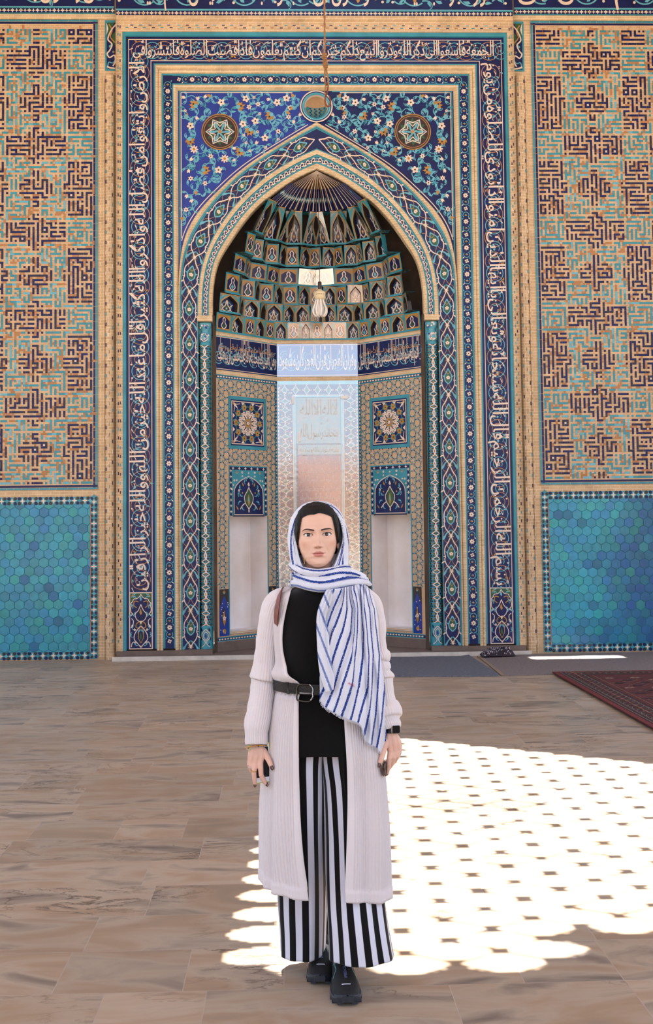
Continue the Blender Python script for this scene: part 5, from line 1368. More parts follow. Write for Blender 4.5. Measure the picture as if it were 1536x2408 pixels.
# long lettered friezes at the top of the picture --------------------
def frieze(name, xa, xb, y, zl, text, label):
    root = empty(name, ((xa + xb) / 2, y, zl)); tag(root, label, 'frieze')
    b = MB(); b.box(xa, xb, y, .0115, zl, zl + 1.05, 0); b.build('body', 'N', root)
    P = Pat(lambda u, v, h: Vector((u, y - h, zl + v)))
    P.rect(xa, 0, xb, .008, 'T', 1); P.rect(xa, .008, xb, .066, 'N', 2); P.rect(xa, .066, xb, .078, 'T', 1); P.rect(xa, .112, xb, 1.03, 'N', 1); P.rect(xa, .078, xb, .092, 'L', 2)
    x = xa + .03; k = 0
    while x < xb:
        if k % 2: P.star((x, .037), .027, .010, 4, 'W', 4)
        else:
            P.disc((x, .037), .026, 'W', 4, 8, .013); P.disc((x, .037), .010, 'O' if k % 6 == 0 else 'W', 5, 6)
            for q in (.018, .056): P.disc((x, q), .007, 'W', 4, 5)
        x += .052; k += 1
    L = xb - xa; n = int(L / .35)
    for i in range(n):
        c = (min(max(xa + L * (i + .5) / n, xa + .36), xb - .36), .42 + (.1 if i % 2 else -.12)); P.ring(c, .16, .018, 'L', 3, 18, rnd.random() * 3, 5 + rnd.random()); P.curl((c[0] + .1, .2), rnd.uniform(-1, 2), .22, .02, 'L', 3, rnd.choice((-1, 1))); P.leaf((c[0], .17), rnd.random() * 3, .10, .05, rnd.choice('LLO'), 4)
    letter_band(P, text, xa + .05, xb - .05, .03, .66, 'W', 7); 
    for i in range(int(L * 2)): P.disc((xa + L * rnd.random(), rnd.uniform(.16, .22)), .018, 'W', 7, 8)
    P.done('lettering', root)
    b = MB(); b.box(xa, xb, y - .003, .0115, zl - .003, zl) ; b.build('edge', 'T', root)
frieze('lettered_frieze', X0 - HWO, X0 + HWO, -.07, 7.998, 'خلفوره امر سبعلينا النا المومنون فى سابقوته بمستند ليس كلام فليمت', 'blue lettered frieze along the top, directly over the niche')
frieze('lettered_frieze', XL, X0 - HWO - .03, -.012, 8.055, 'قال رسول الله صلى الله عليه وآله', 'blue lettered frieze over the left brick panel')
frieze('lettered_frieze', X0 + HWO + .03, XR, -.012, 8.055, 'عليه الله اعظم ماكان على', 'blue lettered frieze over the right brick panel')
b = MB()
for a, c in ((XL, X0 - HWO - .012), (X0 + HWO + .012, XR)): b.box(a, c, -.006, .02, 7.985, 8.05)
tag(b.build('trim_2', 'brick_v'), 'plain course of tan brick under the side friezes', 'brick course', kind='structure')
# ================================================================== loose things around the hall
# rope with an iron hook, hung from the roof well in front of the wall
YR = -1.5; RS = 12.675 / 11.175
def rp(q): return (q[0] * RS, q[1], 1.6 + (q[2] - 1.6) * RS)
mat('rope', (176, 128, 84), .9, .2, 60, bump=.6, bscale=220); mat('rust', (140, 78, 52), .65, .22, 40, bump=.3, bscale=120, metal=.3)
root = empty('hanging_rope', rp((.395, YR, 5.75))); tag(root, 'old rope with a rusty iron hook hanging before the arch', 'rope')
b = MB(); path = [(.400, YR, 8.64), (.398, YR, 8.2), (.396, YR, 7.0), (.394, YR, 6.42), (.393, YR, 6.30)]
for k in range(2):                                    # two twisted strands
    pts = []
    P0 = resample(path, 170)
    for i, q in enumerate(P0): a = i * .55 + k * PI; pts.append(rp((q[0] + .0055 * cos(a), q[1] + .0055 * sin(a), q[2])))
    b.tube(pts, .0072, 6)
b.build('rope', 'rope', root, smooth=True)
b = MB()
for k in range(9):
    z = 6.285 - k * .0165; b.tube([rp((.393 + (.019 + .004 * sin(k * 1.3)) * cos(2 * PI * i / 12) + .002 * k * .6 - .004, YR + .018 * sin(2 * PI * i / 12), z + .004 * cos(2 * PI * i / 12 + k))) for i in range(12)], .0088, 6, closed=True)
b.build('knot', 'rope', root, smooth=True)
for pts in ([(.392, YR, 6.15), (.390, YR, 6.08), (.391, YR + .004, 6.02), (.396, YR + .006, 5.985), (.404, YR + .004, 5.965)], [(.401, YR, 6.15), (.412, YR, 6.09), (.422, YR, 6.03), (.424, YR, 5.985), (.416, YR, 5.95), (.404, YR + .002, 5.945)]):
    b = MB(); b.tube([rp(q) for q in resample(catmull(pts, 5), 24)], .0095, 7); b.build('loop', 'rope', root, smooth=True)
b = MB(); hk = catmull([(.402, YR + .004, 5.975), (.412, YR - .004, 5.985), (.420, YR, 5.975), (.420, YR, 5.955), (.412, YR, 5.90), (.394, YR, 5.845), (.390, YR, 5.80), (.400, YR, 5.765), (.422, YR, 5.752), (.438, YR, 5.77), (.443, YR, 5.81), (.434, YR, 5.85), (.429, YR, 5.862)], 6)
n = len(hk); b.tube([rp(q) for q in hk], [.0097 * (1 if i < n * .82 else 1 - .55 * (i - n * .82) / (n * .18)) for i in range(n)], 8); b.build('hook', 'rust', root, smooth=True)
b = MB(); b.tube([rp(q) for q in [(.397, YR + .006, 5.97), (.393, YR, 5.94), (.388, YR, 5.90), (.390, YR, 5.87), (.398, YR, 5.85)]], .007, 7); b.build('eye', 'rope', root, smooth=True)

# energy-saving bulb on a thin flex, hanging inside the vault
mat('bulb_white', (238, 232, 224), .3, .03, 5, coat=.3); mat('bulb_cream', (222, 204, 164), .45, .05, 9); mat('bakelite', (46, 34, 28), .4, .1, 9); mat('flex', (30, 26, 24), .6, .1)
bx, by = .401, .0
root = empty('light_bulb', (bx, by, 4.2)); tag(root, 'white energy-saving light bulb hanging in the niche', 'light bulb')
b = MB(); b.tube([(bx, by, 4.62), (bx - .002, by + .03, 5.3), (bx - .004, by + .08, 6.02)], .0035, 6); b.build('flex', 'flex', root)
b = MB(); b.lathe([(.006, 4.64), (.020, 4.635), (.024, 4.62), (.024, 4.575), (.021, 4.565), (.021, 4.535)], (bx, by, 0), 18); b.build('lamp_holder', 'bakelite', root, smooth=True)
b = MB(); b.lathe([(.018, 4.545), (.03, 4.53), (.05, 4.515), (.068, 4.505), (.072, 4.49), (.070, 4.45), (.066, 4.415), (.05, 4.41)], (bx, by, 0), 28); hs = b.build('ballast', 'bulb_cream', root, smooth=True)
b = MB()
for k in range(5): a = -PI / 2 + (k - 2) * .32; b.box(bx + .0715 * cos(a) - .005, bx + .0715 * cos(a) + .005, by + .0715 * sin(a) - .003, by + .0715 * sin(a) + .003, 4.468, 4.473)
b.build('printed_mark', 'flex', hs)
for k in range(8):
    a = 2 * PI * k / 8 + .2; pr = [(.040, 4.42), (.047, 4.40), (.060, 4.355), (.080, 4.31), (.088, 4.275), (.080, 4.235), (.055, 4.205), (.028, 4.215), (.022, 4.25), (.024, 4.33), (.024, 4.42)]
    cv = resample(catmull([(r, z) for r, z in pr], 5), 26)
    b = MB(); b.tube([(bx + r * cos(a), by + r * sin(a), z) for r, z in cv], .0115, 8); b.build('glass_tube', 'bulb_white', root, smooth=True)

# rugs and mats along the foot of the wall ---------------------------
def rug_mat(name, c1, c2, sx, sy, rot=0.0, bump=.5):
    m = bpy.data.materials.new(name); m.use_nodes = True; N = m.node_tree.nodes; L = m.node_tree.links; p = N['Principled BSDF']; p.inputs['Roughness'].default_value = .95; p.inputs['Specular IOR Level'].default_value = .1
    geo = N.new('ShaderNodeNewGeometry'); mp = N.new('ShaderNodeMapping'); mp.inputs['Scale'].default_value = (sx, sy, 1); mp.inputs['Rotation'].default_value = (0, 0, rot); L.new(geo.outputs['Position'], mp.inputs[0])
    n1 = N.new('ShaderNodeTexNoise'); n1.inputs['Scale'].default_value = 1; n1.inputs['Detail'].default_value = 7; n1.inputs['Roughness'].default_value = .7; L.new(mp.outputs[0], n1.inputs['Vector'])
    mr = N.new('ShaderNodeMapRange'); mr.inputs[1].default_value = .35; mr.inputs[2].default_value = .65; L.new(n1.outputs['Fac'], mr.inputs[0])
    mx = N.new('ShaderNodeMix'); mx.data_type = 'RGBA'; mx.inputs[6].default_value = (*lin(c1), 1); mx.inputs[7].default_value = (*lin(c2), 1); L.new(mr.outputs[0], mx.inputs[0]); L.new(mx.outputs[2], p.inputs['Base Color'])
    bp = N.new('ShaderNodeBump'); bp.inputs['Strength'].default_value = bump; bp.inputs['Distance'].default_value = .006; L.new(n1.outputs['Fac'], bp.inputs['Height']); L.new(bp.outputs[0], p.inputs['Normal']); MATS[name] = m
rug_mat('blue_weave', (84, 90, 102), (116, 118, 124), 26, 60); rug_mat('grey_weave', (112, 104, 102), (138, 126, 122), 40, 40); rug_mat('tan_edge', (160, 136, 116), (136, 116, 104), 60, 60)
def mat_sheet(poly4, n, mtl, name, label, cat, z=.012, curl=None, edge=None):
    """poly4: near-left, near-right, far-right, far-left corners on the floor"""
    b = MB(); nu, nv = n; top = []
    A, B2, C, D = [Vector((*q, 0)) for q in poly4]
    for j in range(nv + 1):
        row = []
        for i in range(nu + 1):
            u, v = i / nu, j / nv; q = (A * (1 - u) + B2 * u) * (1 - v) + (D * (1 - u) + C * u) * v
            h = z + .004 * noise.noise(q * 3.1) + (curl(u, v) if curl else 0)
            wob = .012 * noise.noise(q * 2.2 + Vector((9, 9, 9))); row.append((q.x + wob, q.y + wob, max(.004, h)))
        top.append(row)
    k = 0
    for r in top: b.v.extend(r)
    for j in range(nv):
        for i in range(nu): a = j * (nu + 1) + i; b.f.append((a, a + 1, a + nu + 2, a + nu + 1)); b.m.append(1 if edge and (i < edge or i >= nu - edge) else 0)
    ring = [(0, i) for i in range(nu + 1)] + [(j, nu) for j in range(1, nv + 1)] + [(nv, i) for i in range(nu - 1, -1, -1)] + [(j, 0) for j in range(nv - 1, 0, -1)]
    up = [top[j][i] for j, i in ring]; dn = [(x, y, .001) for x, y, zz in up]; m_ = len(ring); b.add(up + dn, [(i, m_ + i, m_ + (i + 1) % m_, (i + 1) % m_) for i in range(m_)], 0)
    o = b.build(name, [mtl, 'tan_edge'], None, smooth=True)
    if label: tag(o, label, cat)
    return o
mat_sheet([(.70, -2.02), (2.17, -2.12), (2.14, -.30), (.55, -.30)], (60, 30), 'blue_weave', 'floor_mat', 'blue-grey woven floor mat reaching behind the woman', 'floor mat', .014, lambda u, v: .012 * max(0, u - .93) / .07)
mat_sheet([(2.20, -2.10), (5.75, -1.86), (5.75, -.10), (2.24, -.30)], (90, 30), 'grey_weave', 'floor_mat', 'long plain grey floor mat at the foot of the right tile panel', 'floor mat', .012, lambda u, v: .006 * max(0, sin(u * 60) - .7) * (1 if v < .04 else 0), edge=1)
# crimson patterned rug
mat('rug_red', (92, 26, 22), .95, .2, 30, bump=.5, bscale=180); mat('rug_edge', (112, 30, 28), .95, .15, 60, bump=.5, bscale=180); mat('rug_dark', (46, 24, 28), .95, .2, 40, bump=.4, bscale=180); mat('rug_beige', (150, 116, 96), .95, .2, 50); mat('rug_navy', (40, 36, 56), .95, .2, 50)
b = MB(); b.box(2.76, 5.70, -5.75, -2.0, .016, .026); RUG = b.build('rug', 'rug_red'); tag(RUG, 'crimson patterned rug at the right edge of the floor', 'rug')
P = Pat(lambda u, v, h: Vector((2.76 + u, -5.75 + v, .0262 + h)), 'rebdn'); RK = ['rug_red', 'rug_edge', 'rug_beige', 'rug_dark', 'rug_navy']; rw, rl = 2.94, 3.75
def inset(d0, d1, k, lay):
    for q in ((d0, d0, rw - d0, d1), (d0, rl - d1, rw - d0, rl - d0), (d0, d1, d1, rl - d1), (rw - d1, d1, rw - d0, rl - d1)): P.rect(*q, k, lay)
inset(0, .05, 'e', 1); inset(.055, .30, 'd', 1); inset(.065, .072, 'b', 2); inset(.105, .111, 'b', 2); inset(.26, .266, 'b', 2); inset(.30, .312, 'e', 2); inset(.34, .346, 'b', 2)
v = .12
while v < rl - .1:
    for u in (.185, rw - .185): P.star((u, v), .055, .022, 6, 'e', 3); P.disc((u, v), .018, 'b', 4, 6); P.star((u, v + .065), .025, .008, 4, 'b', 3); P.ring((u, v), .07, .006, 'b', 3, 10)
    v += .13
u = .2
while u < rw - .2:
    for v in (.185, rl - .185): P.star((u, v), .055, .022, 6, 'e', 3); P.disc((u, v), .018, 'b', 4, 6); P.star((u + .065, v), .025, .008, 4, 'b', 3); P.ring((u, v), .07, .006, 'b', 3, 10)
    u += .13
rr = random.Random(4); j = 0; v = .45
while v < rl - .42:
    u = .45 + (j % 2) * .13
    while u < rw - .42:
        t = rr.random(); P.petals((u, v), .05, 6, 'b' if t < .4 else 'd' if t < .8 else 'n', 2, rr.random()); P.disc((u, v), .016, 'e', 3, 6)
        P.stroke([(u - .1, v - .03), (u - .04, v + .03), (u + .05, v - .035), (u + .11, v + .03)], .009, 'b' if t > .5 else 'd', 1); P.leaf((u + .07, v + .05), rr.random() * 6, .06, .025, 'd', 1); P.leaf((u - .06, v - .05), rr.random() * 6, .05, .02, 'b', 1)
        u += .26
    v += .17; j += 1
MB.build(P, 'woven_pattern', RK, RUG)
# crumpled flowered cloth lying on the ledge
mat('cloth_dark', (46, 36, 48), .9, .2, 20); mat('cloth_dots', (188, 176, 186), .9, .1, 20)
b = MB(); nu, nv = 64, 30
def cl(u, v):
    x = 2.27 + u * .40; y = -.51 + v * .26
    h = .055 + .035 * noise.noise(Vector((u * 4, v * 3, 1))) + .022 * noise.noise(Vector((u * 9, v * 7, 4))) + .012 * noise.noise(Vector((u * 19, v * 15, 2)))
    e = min(1, 5 * min(u, 1 - u, v, 1 - v) + .02); x += .02 * noise.noise(Vector((v * 5, 3, u))); y += .03 * noise.noise(Vector((u * 5, 7, v)))
    tp = .5 + .5 * min(1, u * 3)
    return (x, y, .018 + max(0, h * 1.25) * (e ** .6) * 1.15 * tp)
g = [[cl(i / nu, j / nv) for i in range(nu + 1)] for j in range(nv + 1)]
for r in g: b.v.extend(r)
for j in range(nv):
    for i in range(nu): a = j * (nu + 1) + i; b.f.append((a, a + 1, a + nu + 2, a + nu + 1)); b.m.append(0)
CL = b.build('folded_cloth', 'cloth_dark', None, smooth=True); tag(CL, 'crumpled dark flowered cloth lying on the ledge by the mats', 'cloth')
P = Pat(lambda u, v, h: Vector(cl(min(max(u, 0), 1), min(max(v, 0), 1))) + Vector((0, -.002, .002)), 'd')
for _ in range(300):
    c = (rr.uniform(.04, .96), rr.uniform(.04, .96)); r = rr.uniform(.006, .016); P.disc(c, r, 'd', 0, 6, r * 1.6)
MB.build(P, 'printed_flowers', ['cloth_dots'], CL)
# ================================================================== the woman
YP = -10.05
def F(px, py, dy=0.0):
    """measured drawing of the figure (grid units of about 1.5 mm) -> metres, at depth dy behind the figure's middle plane"""
    x = .096 + (px - 745) * .001511 - (py - 1258) * .0000175; z = 1.566 - (py - 1258) * .001505 - (px - 745) * .000022
    k = 1 + dy / 4.125
    return Vector((x * k, YP + dy, 1.6 + (z - 1.6) * k))
def cloth_mat(name, rgb, rough=.85, trans=.2, var=.05, scale=30, bump=.25, bscale=350, stripes=None, tint=None):
    m = bpy.data.materials.new(name); m.use_nodes = True; N = m.node_tree.nodes; L = m.node_tree.links; p = N['Principled BSDF']
    p.inputs['Roughness'].default_value = rough; p.inputs['Specular IOR Level'].default_value = .15; p.inputs['Sheen Weight'].default_value = .15
    geo = N.new('ShaderNodeNewGeometry'); nz = N.new('ShaderNodeTexNoise'); nz.inputs['Scale'].default_value = scale; nz.inputs['Detail'].default_value = 4; L.new(geo.outputs['Position'], nz.inputs['Vector'])
    mx = N.new('ShaderNodeMix'); mx.data_type = 'RGBA'; a = lin(rgb); mx.inputs[6].default_value = (*a, 1); mx.inputs[7].default_value = (*[q * (1 - 2 * var) for q in a], 1); L.new(nz.outputs['Fac'], mx.inputs[0]); col = mx.outputs[2]
    if stripes:
        uv = N.new('ShaderNodeUVMap'); uv.uv_map = 'uv'; sp = N.new('ShaderNodeSeparateXYZ'); L.new(uv.outputs[0], sp.inputs[0])
        n2 = N.new('ShaderNodeTexNoise'); n2.inputs['Scale'].default_value = stripes.get('ns', 160); n2.inputs['Detail'].default_value = 3; L.new(geo.outputs['Position'], n2.inputs['Vector'])
        s1 = N.new('ShaderNodeMath'); s1.operation = 'SUBTRACT'; s1.inputs[1].default_value = .5; L.new(n2.outputs['Fac'], s1.inputs[0])
        s2 = N.new('ShaderNodeMath'); s2.operation = 'MULTIPLY'; s2.inputs[1].default_value = stripes.get('rag', .0); L.new(s1.outputs[0], s2.inputs[0])
        ad = N.new('ShaderNodeMath'); ad.operation = 'ADD'; L.new(sp.outputs[0], ad.inputs[0]); L.new(s2.outputs[0], ad.inputs[1])
        fr = N.new('ShaderNodeMath'); fr.operation = 'FRACT'; L.new(ad.outputs[0], fr.inputs[0])
        sb = N.new('ShaderNodeMath'); sb.operation = 'SUBTRACT'; sb.inputs[1].default_value = .5; L.new(fr.outputs[0], sb.inputs[0]); ab = N.new('ShaderNodeMath'); ab.operation = 'ABSOLUTE'; L.new(sb.outputs[0], ab.inputs[0])
        lt = N.new('ShaderNodeMapRange'); w = stripes['w'] / 2; lt.inputs[1].default_value = w - .012; lt.inputs[2].default_value = w + .012; lt.inputs[3].default_value = 1; lt.inputs[4].default_value = 0; L.new(ab.outputs[0], lt.inputs[0])
        fac = lt.outputs[0]
        if stripes.get('fleck'):
            n3 = N.new('ShaderNodeTexNoise'); n3.inputs['Scale'].default_value = 260; L.new(geo.outputs['Position'], n3.inputs['Vector']); m3 = N.new('ShaderNodeMapRange'); m3.inputs[1].default_value = .60; m3.inputs[2].default_value = .68; m3.inputs[3].default_value = 1; m3.inputs[4].default_value = .45; L.new(n3.outputs['Fac'], m3.inputs[0])
            mm = N.new('ShaderNodeMath'); mm.operation = 'MULTIPLY'; L.new(fac, mm.inputs[0]); L.new(m3.outputs[0], mm.inputs[1]); fac = mm.outputs[0]
        m2 = N.new('ShaderNodeMix'); m2.data_type = 'RGBA'; L.new(fac, m2.inputs[0]); L.new(col, m2.inputs[6]); m2.inputs[7].default_value = (*lin(stripes['rgb']), 1); col = m2.outputs[2]
    L.new(col, p.inputs['Base Color'])
    if bump:
        n4 = N.new('ShaderNodeTexNoise'); n4.inputs['Scale'].default_value = bscale; L.new(geo.outputs['Position'], n4.inputs['Vector']); bp = N.new('ShaderNodeBump'); bp.inputs['Strength'].default_value = bump; bp.inputs['Distance'].default_value = .002; L.new(n4.outputs['Fac'], bp.inputs['Height']); L.new(bp.outputs[0], p.inputs['Normal'])
    if trans:
        tr = N.new('ShaderNodeBsdfTranslucent'); L.new(col, tr.inputs[0]); ms = N.new('ShaderNodeMixShader'); ms.inputs[0].default_value = trans; L.new(p.outputs[0], ms.inputs[1]); L.new(tr.outputs[0], ms.inputs[2]); L.new(ms.outputs[0], N['Material Output'].inputs[0])
    MATS[name] = m; return m
cloth_mat('knit', (228, 219, 219), .9, .12, .03, 60, .3, 500)
cloth_mat('black_cloth', (10, 8, 8), .95, 0, .1, 30, .2, 400)
cloth_mat('scarf', (228, 230, 240), .85, .18, .03, 40, .35, 420, dict(w=.25, rgb=(30, 62, 142), rag=.16, ns=170, fleck=1))
cloth_mat('scarf_back', (226, 228, 238), .85, .18, .03, 40, .35, 420, dict(w=.22, rgb=(112, 130, 184), rag=.12, ns=170, fleck=1))
cloth_mat('trousers', (232, 232, 244), .7, .22, .02, 20, .15, 300, dict(w=.5, rgb=(17, 14, 15), rag=0.0))
mat('skin', (255, 255, 255), .48, .04, 30, bump=.05, bscale=260, spec=.35, tint=True)
mat('hair', (26, 18, 15), .6, .3, 60, bump=.3, bscale=240, spec=.25); mat('eye_white', (232, 228, 226), .15, .02, 9, coat=.8); mat('iris', (58, 36, 26), .3, .15, 200, coat=.25); mat('pupil', (8, 7, 7), .2, 0, 9, coat=.3)
mat('brow', (78, 52, 46), .8, .15, 200); mat('lash', (26, 18, 18), .8, .1, 90); mat('nail', (52, 12, 18), .2, .1, 90, coat=.8); mat('gold', (212, 160, 84), .28, .05, 50, metal=1.0); mat('silver', (206, 204, 200), .22, .05, 80, metal=1.0)
mat('leather_black', (20, 18, 20), .42, .15, 60, bump=.2, bscale=180); mat('leather_brown', (118, 48, 34), .5, .15, 30, bump=.2, bscale=180)
mat('shoe_mesh', (9, 8, 10), .7, .2, 90, bump=.4, bscale=500); mat('shoe_rubber', (34, 38, 48), .6, .2, 60); mat('shoe_gloss', (16, 15, 17), .3, .1, 60); mat('reflective', (226, 228, 236), .35, .03, 9); mat('teal_line', (86, 140, 138), .4, .1, 9); mat('print_blue', (110, 124, 180), .5, .1, 30)
SKIN = lin((220, 178, 156))

def remeshed(b, voxel, smooth_it=2):
    """one continuous skin over overlapping solids"""
    me = bpy.data.meshes.new('tmp'); me.from_pydata([tuple(v) for v in b.v], [], b.f); me.update()
    o = bpy.data.objects.new('tmp', me); COL.objects.link(o)
    r = o.modifiers.new('r', 'REMESH'); r.mode = 'VOXEL'; r.voxel_size = voxel
    s = o.modifiers.new('s', 'SMOOTH'); s.factor = .5; s.iterations = smooth_it
    bpy.context.view_layer.update(); ev = o.evaluated_get(bpy.context.evaluated_depsgraph_get()); m = ev.to_mesh()
    vs = [tuple(v.co) for v in m.vertices]; fs = [tuple(p.vertices) for p in m.polygons]; ev.to_mesh_clear(); bpy.data.objects.remove(o); bpy.data.meshes.remove(me)
    return vs, fs
def limb(b, pts, n=14):
    """tapered round-ended limb: points with radius"""
    P = [Vector(p[0]) for p in pts]; R = [p[1] for p in pts]
    a = (P[0] - P[1]).normalized(); z = (P[-1] - P[-2]).normalized()
    Q = [P[0] + a * R[0] * .92, P[0] + a * R[0] * .55] + P + [P[-1] + z * R[-1] * .55, P[-1] + z * R[-1] * .92]; RR = [R[0] * .3, R[0] * .82] + R + [R[-1] * .82, R[-1] * .3]
    b.tube(Q, RR, n)

WO = empty('woman', (.10, YP, 0)); WO.name = 'person'
tag(WO, 'woman standing in a striped headscarf, long pale ribbed cardigan and wide striped trousers', 'person')

# ---------------------------------------------------------------- head
HY = YP - .005                                        # middle of the head
EC = F(747.2, 1258, -.09); EX, EZ = EC.x, EC.z           # point between the eyes
def itp(tab, z):
    if z >= tab[0][0]: return tab[0][1]
    for (z0, a), (z1, b2) in zip(tab, tab[1:]):
        if z >= z1:
            t = (z0 - z) / (z0 - z1); t = t * t * (3 - 2 * t) * .4 + t * .6; return a + (b2 - a) * t
    return tab[-1][1]
W_T = [(.114, .002), (.108, .026), (.098, .043), (.082, .057), (.06, .0665), (.035, .0705), (.01, .0715), (-.02, .0705), (-.04, .0675), (-.058, .0635), (-.075, .0568), (-.09, .0488), (-.102, .0388), (-.110, .0280), (-.1155, .0165), (-.118, .004)]
F_T = [(.114, .002), (.108, .030), (.098, .050), (.082, .068), (.06, .083), (.035, .0915), (.012, .0925), (-.005, .0885), (-.03, .0885), (-.05, .0905), (-.07, .0915), (-.085, .0900), (-.100, .0880), (-.110, .0790), (-.1155, .064), (-.118, .052)]
B_T = [(.114, .002), (.108, .032), (.098, .056), (.08, .076), (.05, .090), (.01, .093), (-.03, .086), (-.06, .070), (-.09, .052), (-.11, .040), (-.118, .03)]
def g(x, c, s): return math.exp(-((x - c) / s) ** 2)
NOSE = [(.012, .0), (.004, .0035), (-.006, .0080), (-.018, .0135), (-.028, .0185), (-.0345, .0215), (-.0385, .0205), (-.0425, .013), (-.0455, .004), (-.049, .0)]
NS = [(.012, .0055), (-.01, .0056), (-.025, .0068), (-.035, .0085), (-.0455, .0085)]
EYX, EYZ = .0322, .0005
def almond(x, z):
    dx = (abs(x) - EYX) / .0158; zz = z - EYZ - (.0012 if abs(x) > EYX else -.0006) * abs(dx)
    h = .0068 if zz > 0 else .0048
    sh = max(0.0, 1 - dx * dx)
    return dx * dx * .55 + abs(dx) ** 4 * .45 + (zz / h) ** 2
def face_disp(x, z):
    ax = abs(x); d = 0
    d += itp(NOSE, z) * math.exp(-(abs(x) / itp(NS, z)) ** 2.4) if -.049 < z < .012 else 0
    d += .0078 * g(ax, .0112, .0050) * g(z, -.0390, .0052)
    d -= .0045 * g(ax, .0062, .0032) * g(z, -.0448, .0026)
    d -= .0085 * g(ax, .0315, .017) * g(z, .001, .0105)
    d -= .0040 * g(ax, .0165, .006) * g(z, .004, .009)
    d += .0030 * g(ax, .032, .022) * g(z, .0185, .0065) + .0012 * g(x, 0, .02) * g(z, .03, .02)
    d += .0042 * g(ax, .046, .020) * g(z, -.022, .016)
    d += (.0042 * g(z, -.0605, .0040) * (math.exp(-(ax / .0185) ** 4)) * (1 - .25 * g(x, 0, .003))) + .0052 * g(z, -.0705, .0046) * math.exp(-(ax / .0165) ** 4)
    d -= .0042 * g(z, -.0655, .0013) * math.exp(-(ax / .0215) ** 6)
    d -= .0012 * g(x, 0, .0032) * g(z, -.051, .0045); d -= .0022 * g(ax, .0225, .004) * g(z, -.0655, .005)
    d -= .0034 * g(z, -.0815, .0055) * g(x, 0, .02); d += .0050 * g(x, 0, .017) * g(z, -.100, .011)
    d -= .0014 * g(ax, .027 + (-.045 - z) * .35, .006) * g(z, -.052, .014)
    d -= .0030 * g(ax, .050, .014) * g(z, -.062, .018)
    return d
def base_y(x, z, grow=0.0):
    w = itp(W_T, z) + grow; f = itp(F_T, z) + grow
    s = min(1.0, (abs(x) / max(w, 1e-5))) ** (1 / .92)
    return -f * max(0.0, 1 - s * s) ** .40
def surf(x, z, lid=True):
    d = face_disp(x, z); e = almond(x, z)
    if lid:
        if e < 1: d -= .013 * min(1, (1 - e) * 5)
        else:
            up = z > EYZ
            d += (.0022 if up else .0012) * math.exp(-((sqrt(e) - 1.12) / .16) ** 2)
            if up: d -= .0022 * math.exp(-((sqrt(e) - 1.62) / .16) ** 2) * (1 if abs(abs(x) - EYX) < .017 else .3)
    return base_y(x, z) - d
b = MB(); tint = []
zs = [.114 - .232 * i / 210 for i in range(211)]
nf, nb = 150, 44
for z in zs:
    w = itp(W_T, z); bk = itp(B_T, z)
    ring = []
    for i in range(nf + 1):
        a = -PI / 2 + PI * i / nf; s = sin(a); x = w * (abs(s) ** .92) * (1 if s >= 0 else -1)
        fade = min(1, max(0, cos(a) * 3)); y = base_y(x, z); full = surf(x, z); ring.append((x, y + (full - y) * fade))
    for i in range(1, nb): a = PI / 2 + PI * i / nb; ring.append((w * sin(a), bk * -cos(a)))
    for (x, y) in ring:
        b.v.append((EX + x, HY + y, EZ + z))
        # make-up and natural skin colour, plus painted shade in mouth line and nostrils
        c = list(SKIN); ax = abs(x)
        def mixc(c, q, t): q = lin(q); return [c[i] + (q[i] - c[i]) * t for i in range(3)]
        if y < 0:
            c = mixc(c, (206, 140, 114), .50 * g(ax, .052, .016) * g(z, -.034 + (ax - .05) * .5, .014)); c = mixc(c, (214, 158, 138), .35 * g(x, 0, .012) * g(z, -.036, .01)); c = mixc(c, (222, 176, 152), .5 * g(z, .05, .03))
            c = mixc(c, (176, 124, 108), .45 * g(ax, EYX, .016) * g(z, .0085, .004)); c = mixc(c, (196, 150, 134), .35 * g(ax, .029, .014) * g(z, -.010, .005))
            lw = .0215 if z < -.06 else .0208
            uplip = -.0570 - .0006 * math.exp(-(x / .004) ** 2) + .0010 * math.exp(-((ax - .006) / .005) ** 2) - .0085 * (ax / .021) ** 2.2; lolip = -.0775 + .0115 * (ax / .0215) ** 2.4
            if ax < lw:
                t = min(1, max(0, (uplip - z) / .0012)) * min(1, max(0, (z - lolip) / .0014)); c = mixc(c, (204, 130, 122) if z < -.066 else (190, 118, 110), t * .92)
            c = mixc(c, (124, 58, 56), .8 * g(z, -.0655, .0010) * math.exp(-(ax / .020) ** 6)); c = mixc(c, (120, 70, 60), .8 * g(ax, .0062, .0026) * g(z, -.0455, .0018))
        tint.append(c)
n = len(ring)
for j in range(len(zs) - 1):
    for i in range(n): b.f.append((j * n + i, j * n + (i + 1) % n, (j + 1) * n + (i + 1) % n, (j + 1) * n + i)); b.m.append(0)
HEAD_V, HEAD_F, HEAD_T = b.v, b.f, tint

HROT = Matrix.Translation((EX, HY, EZ)) @ Matrix.Rotation(radians(-1.5), 4, 'Y') @ Matrix.Translation((-EX, -HY, -EZ))
HEAD_V = [tuple(HROT @ Vector(v)) for v in HEAD_V]
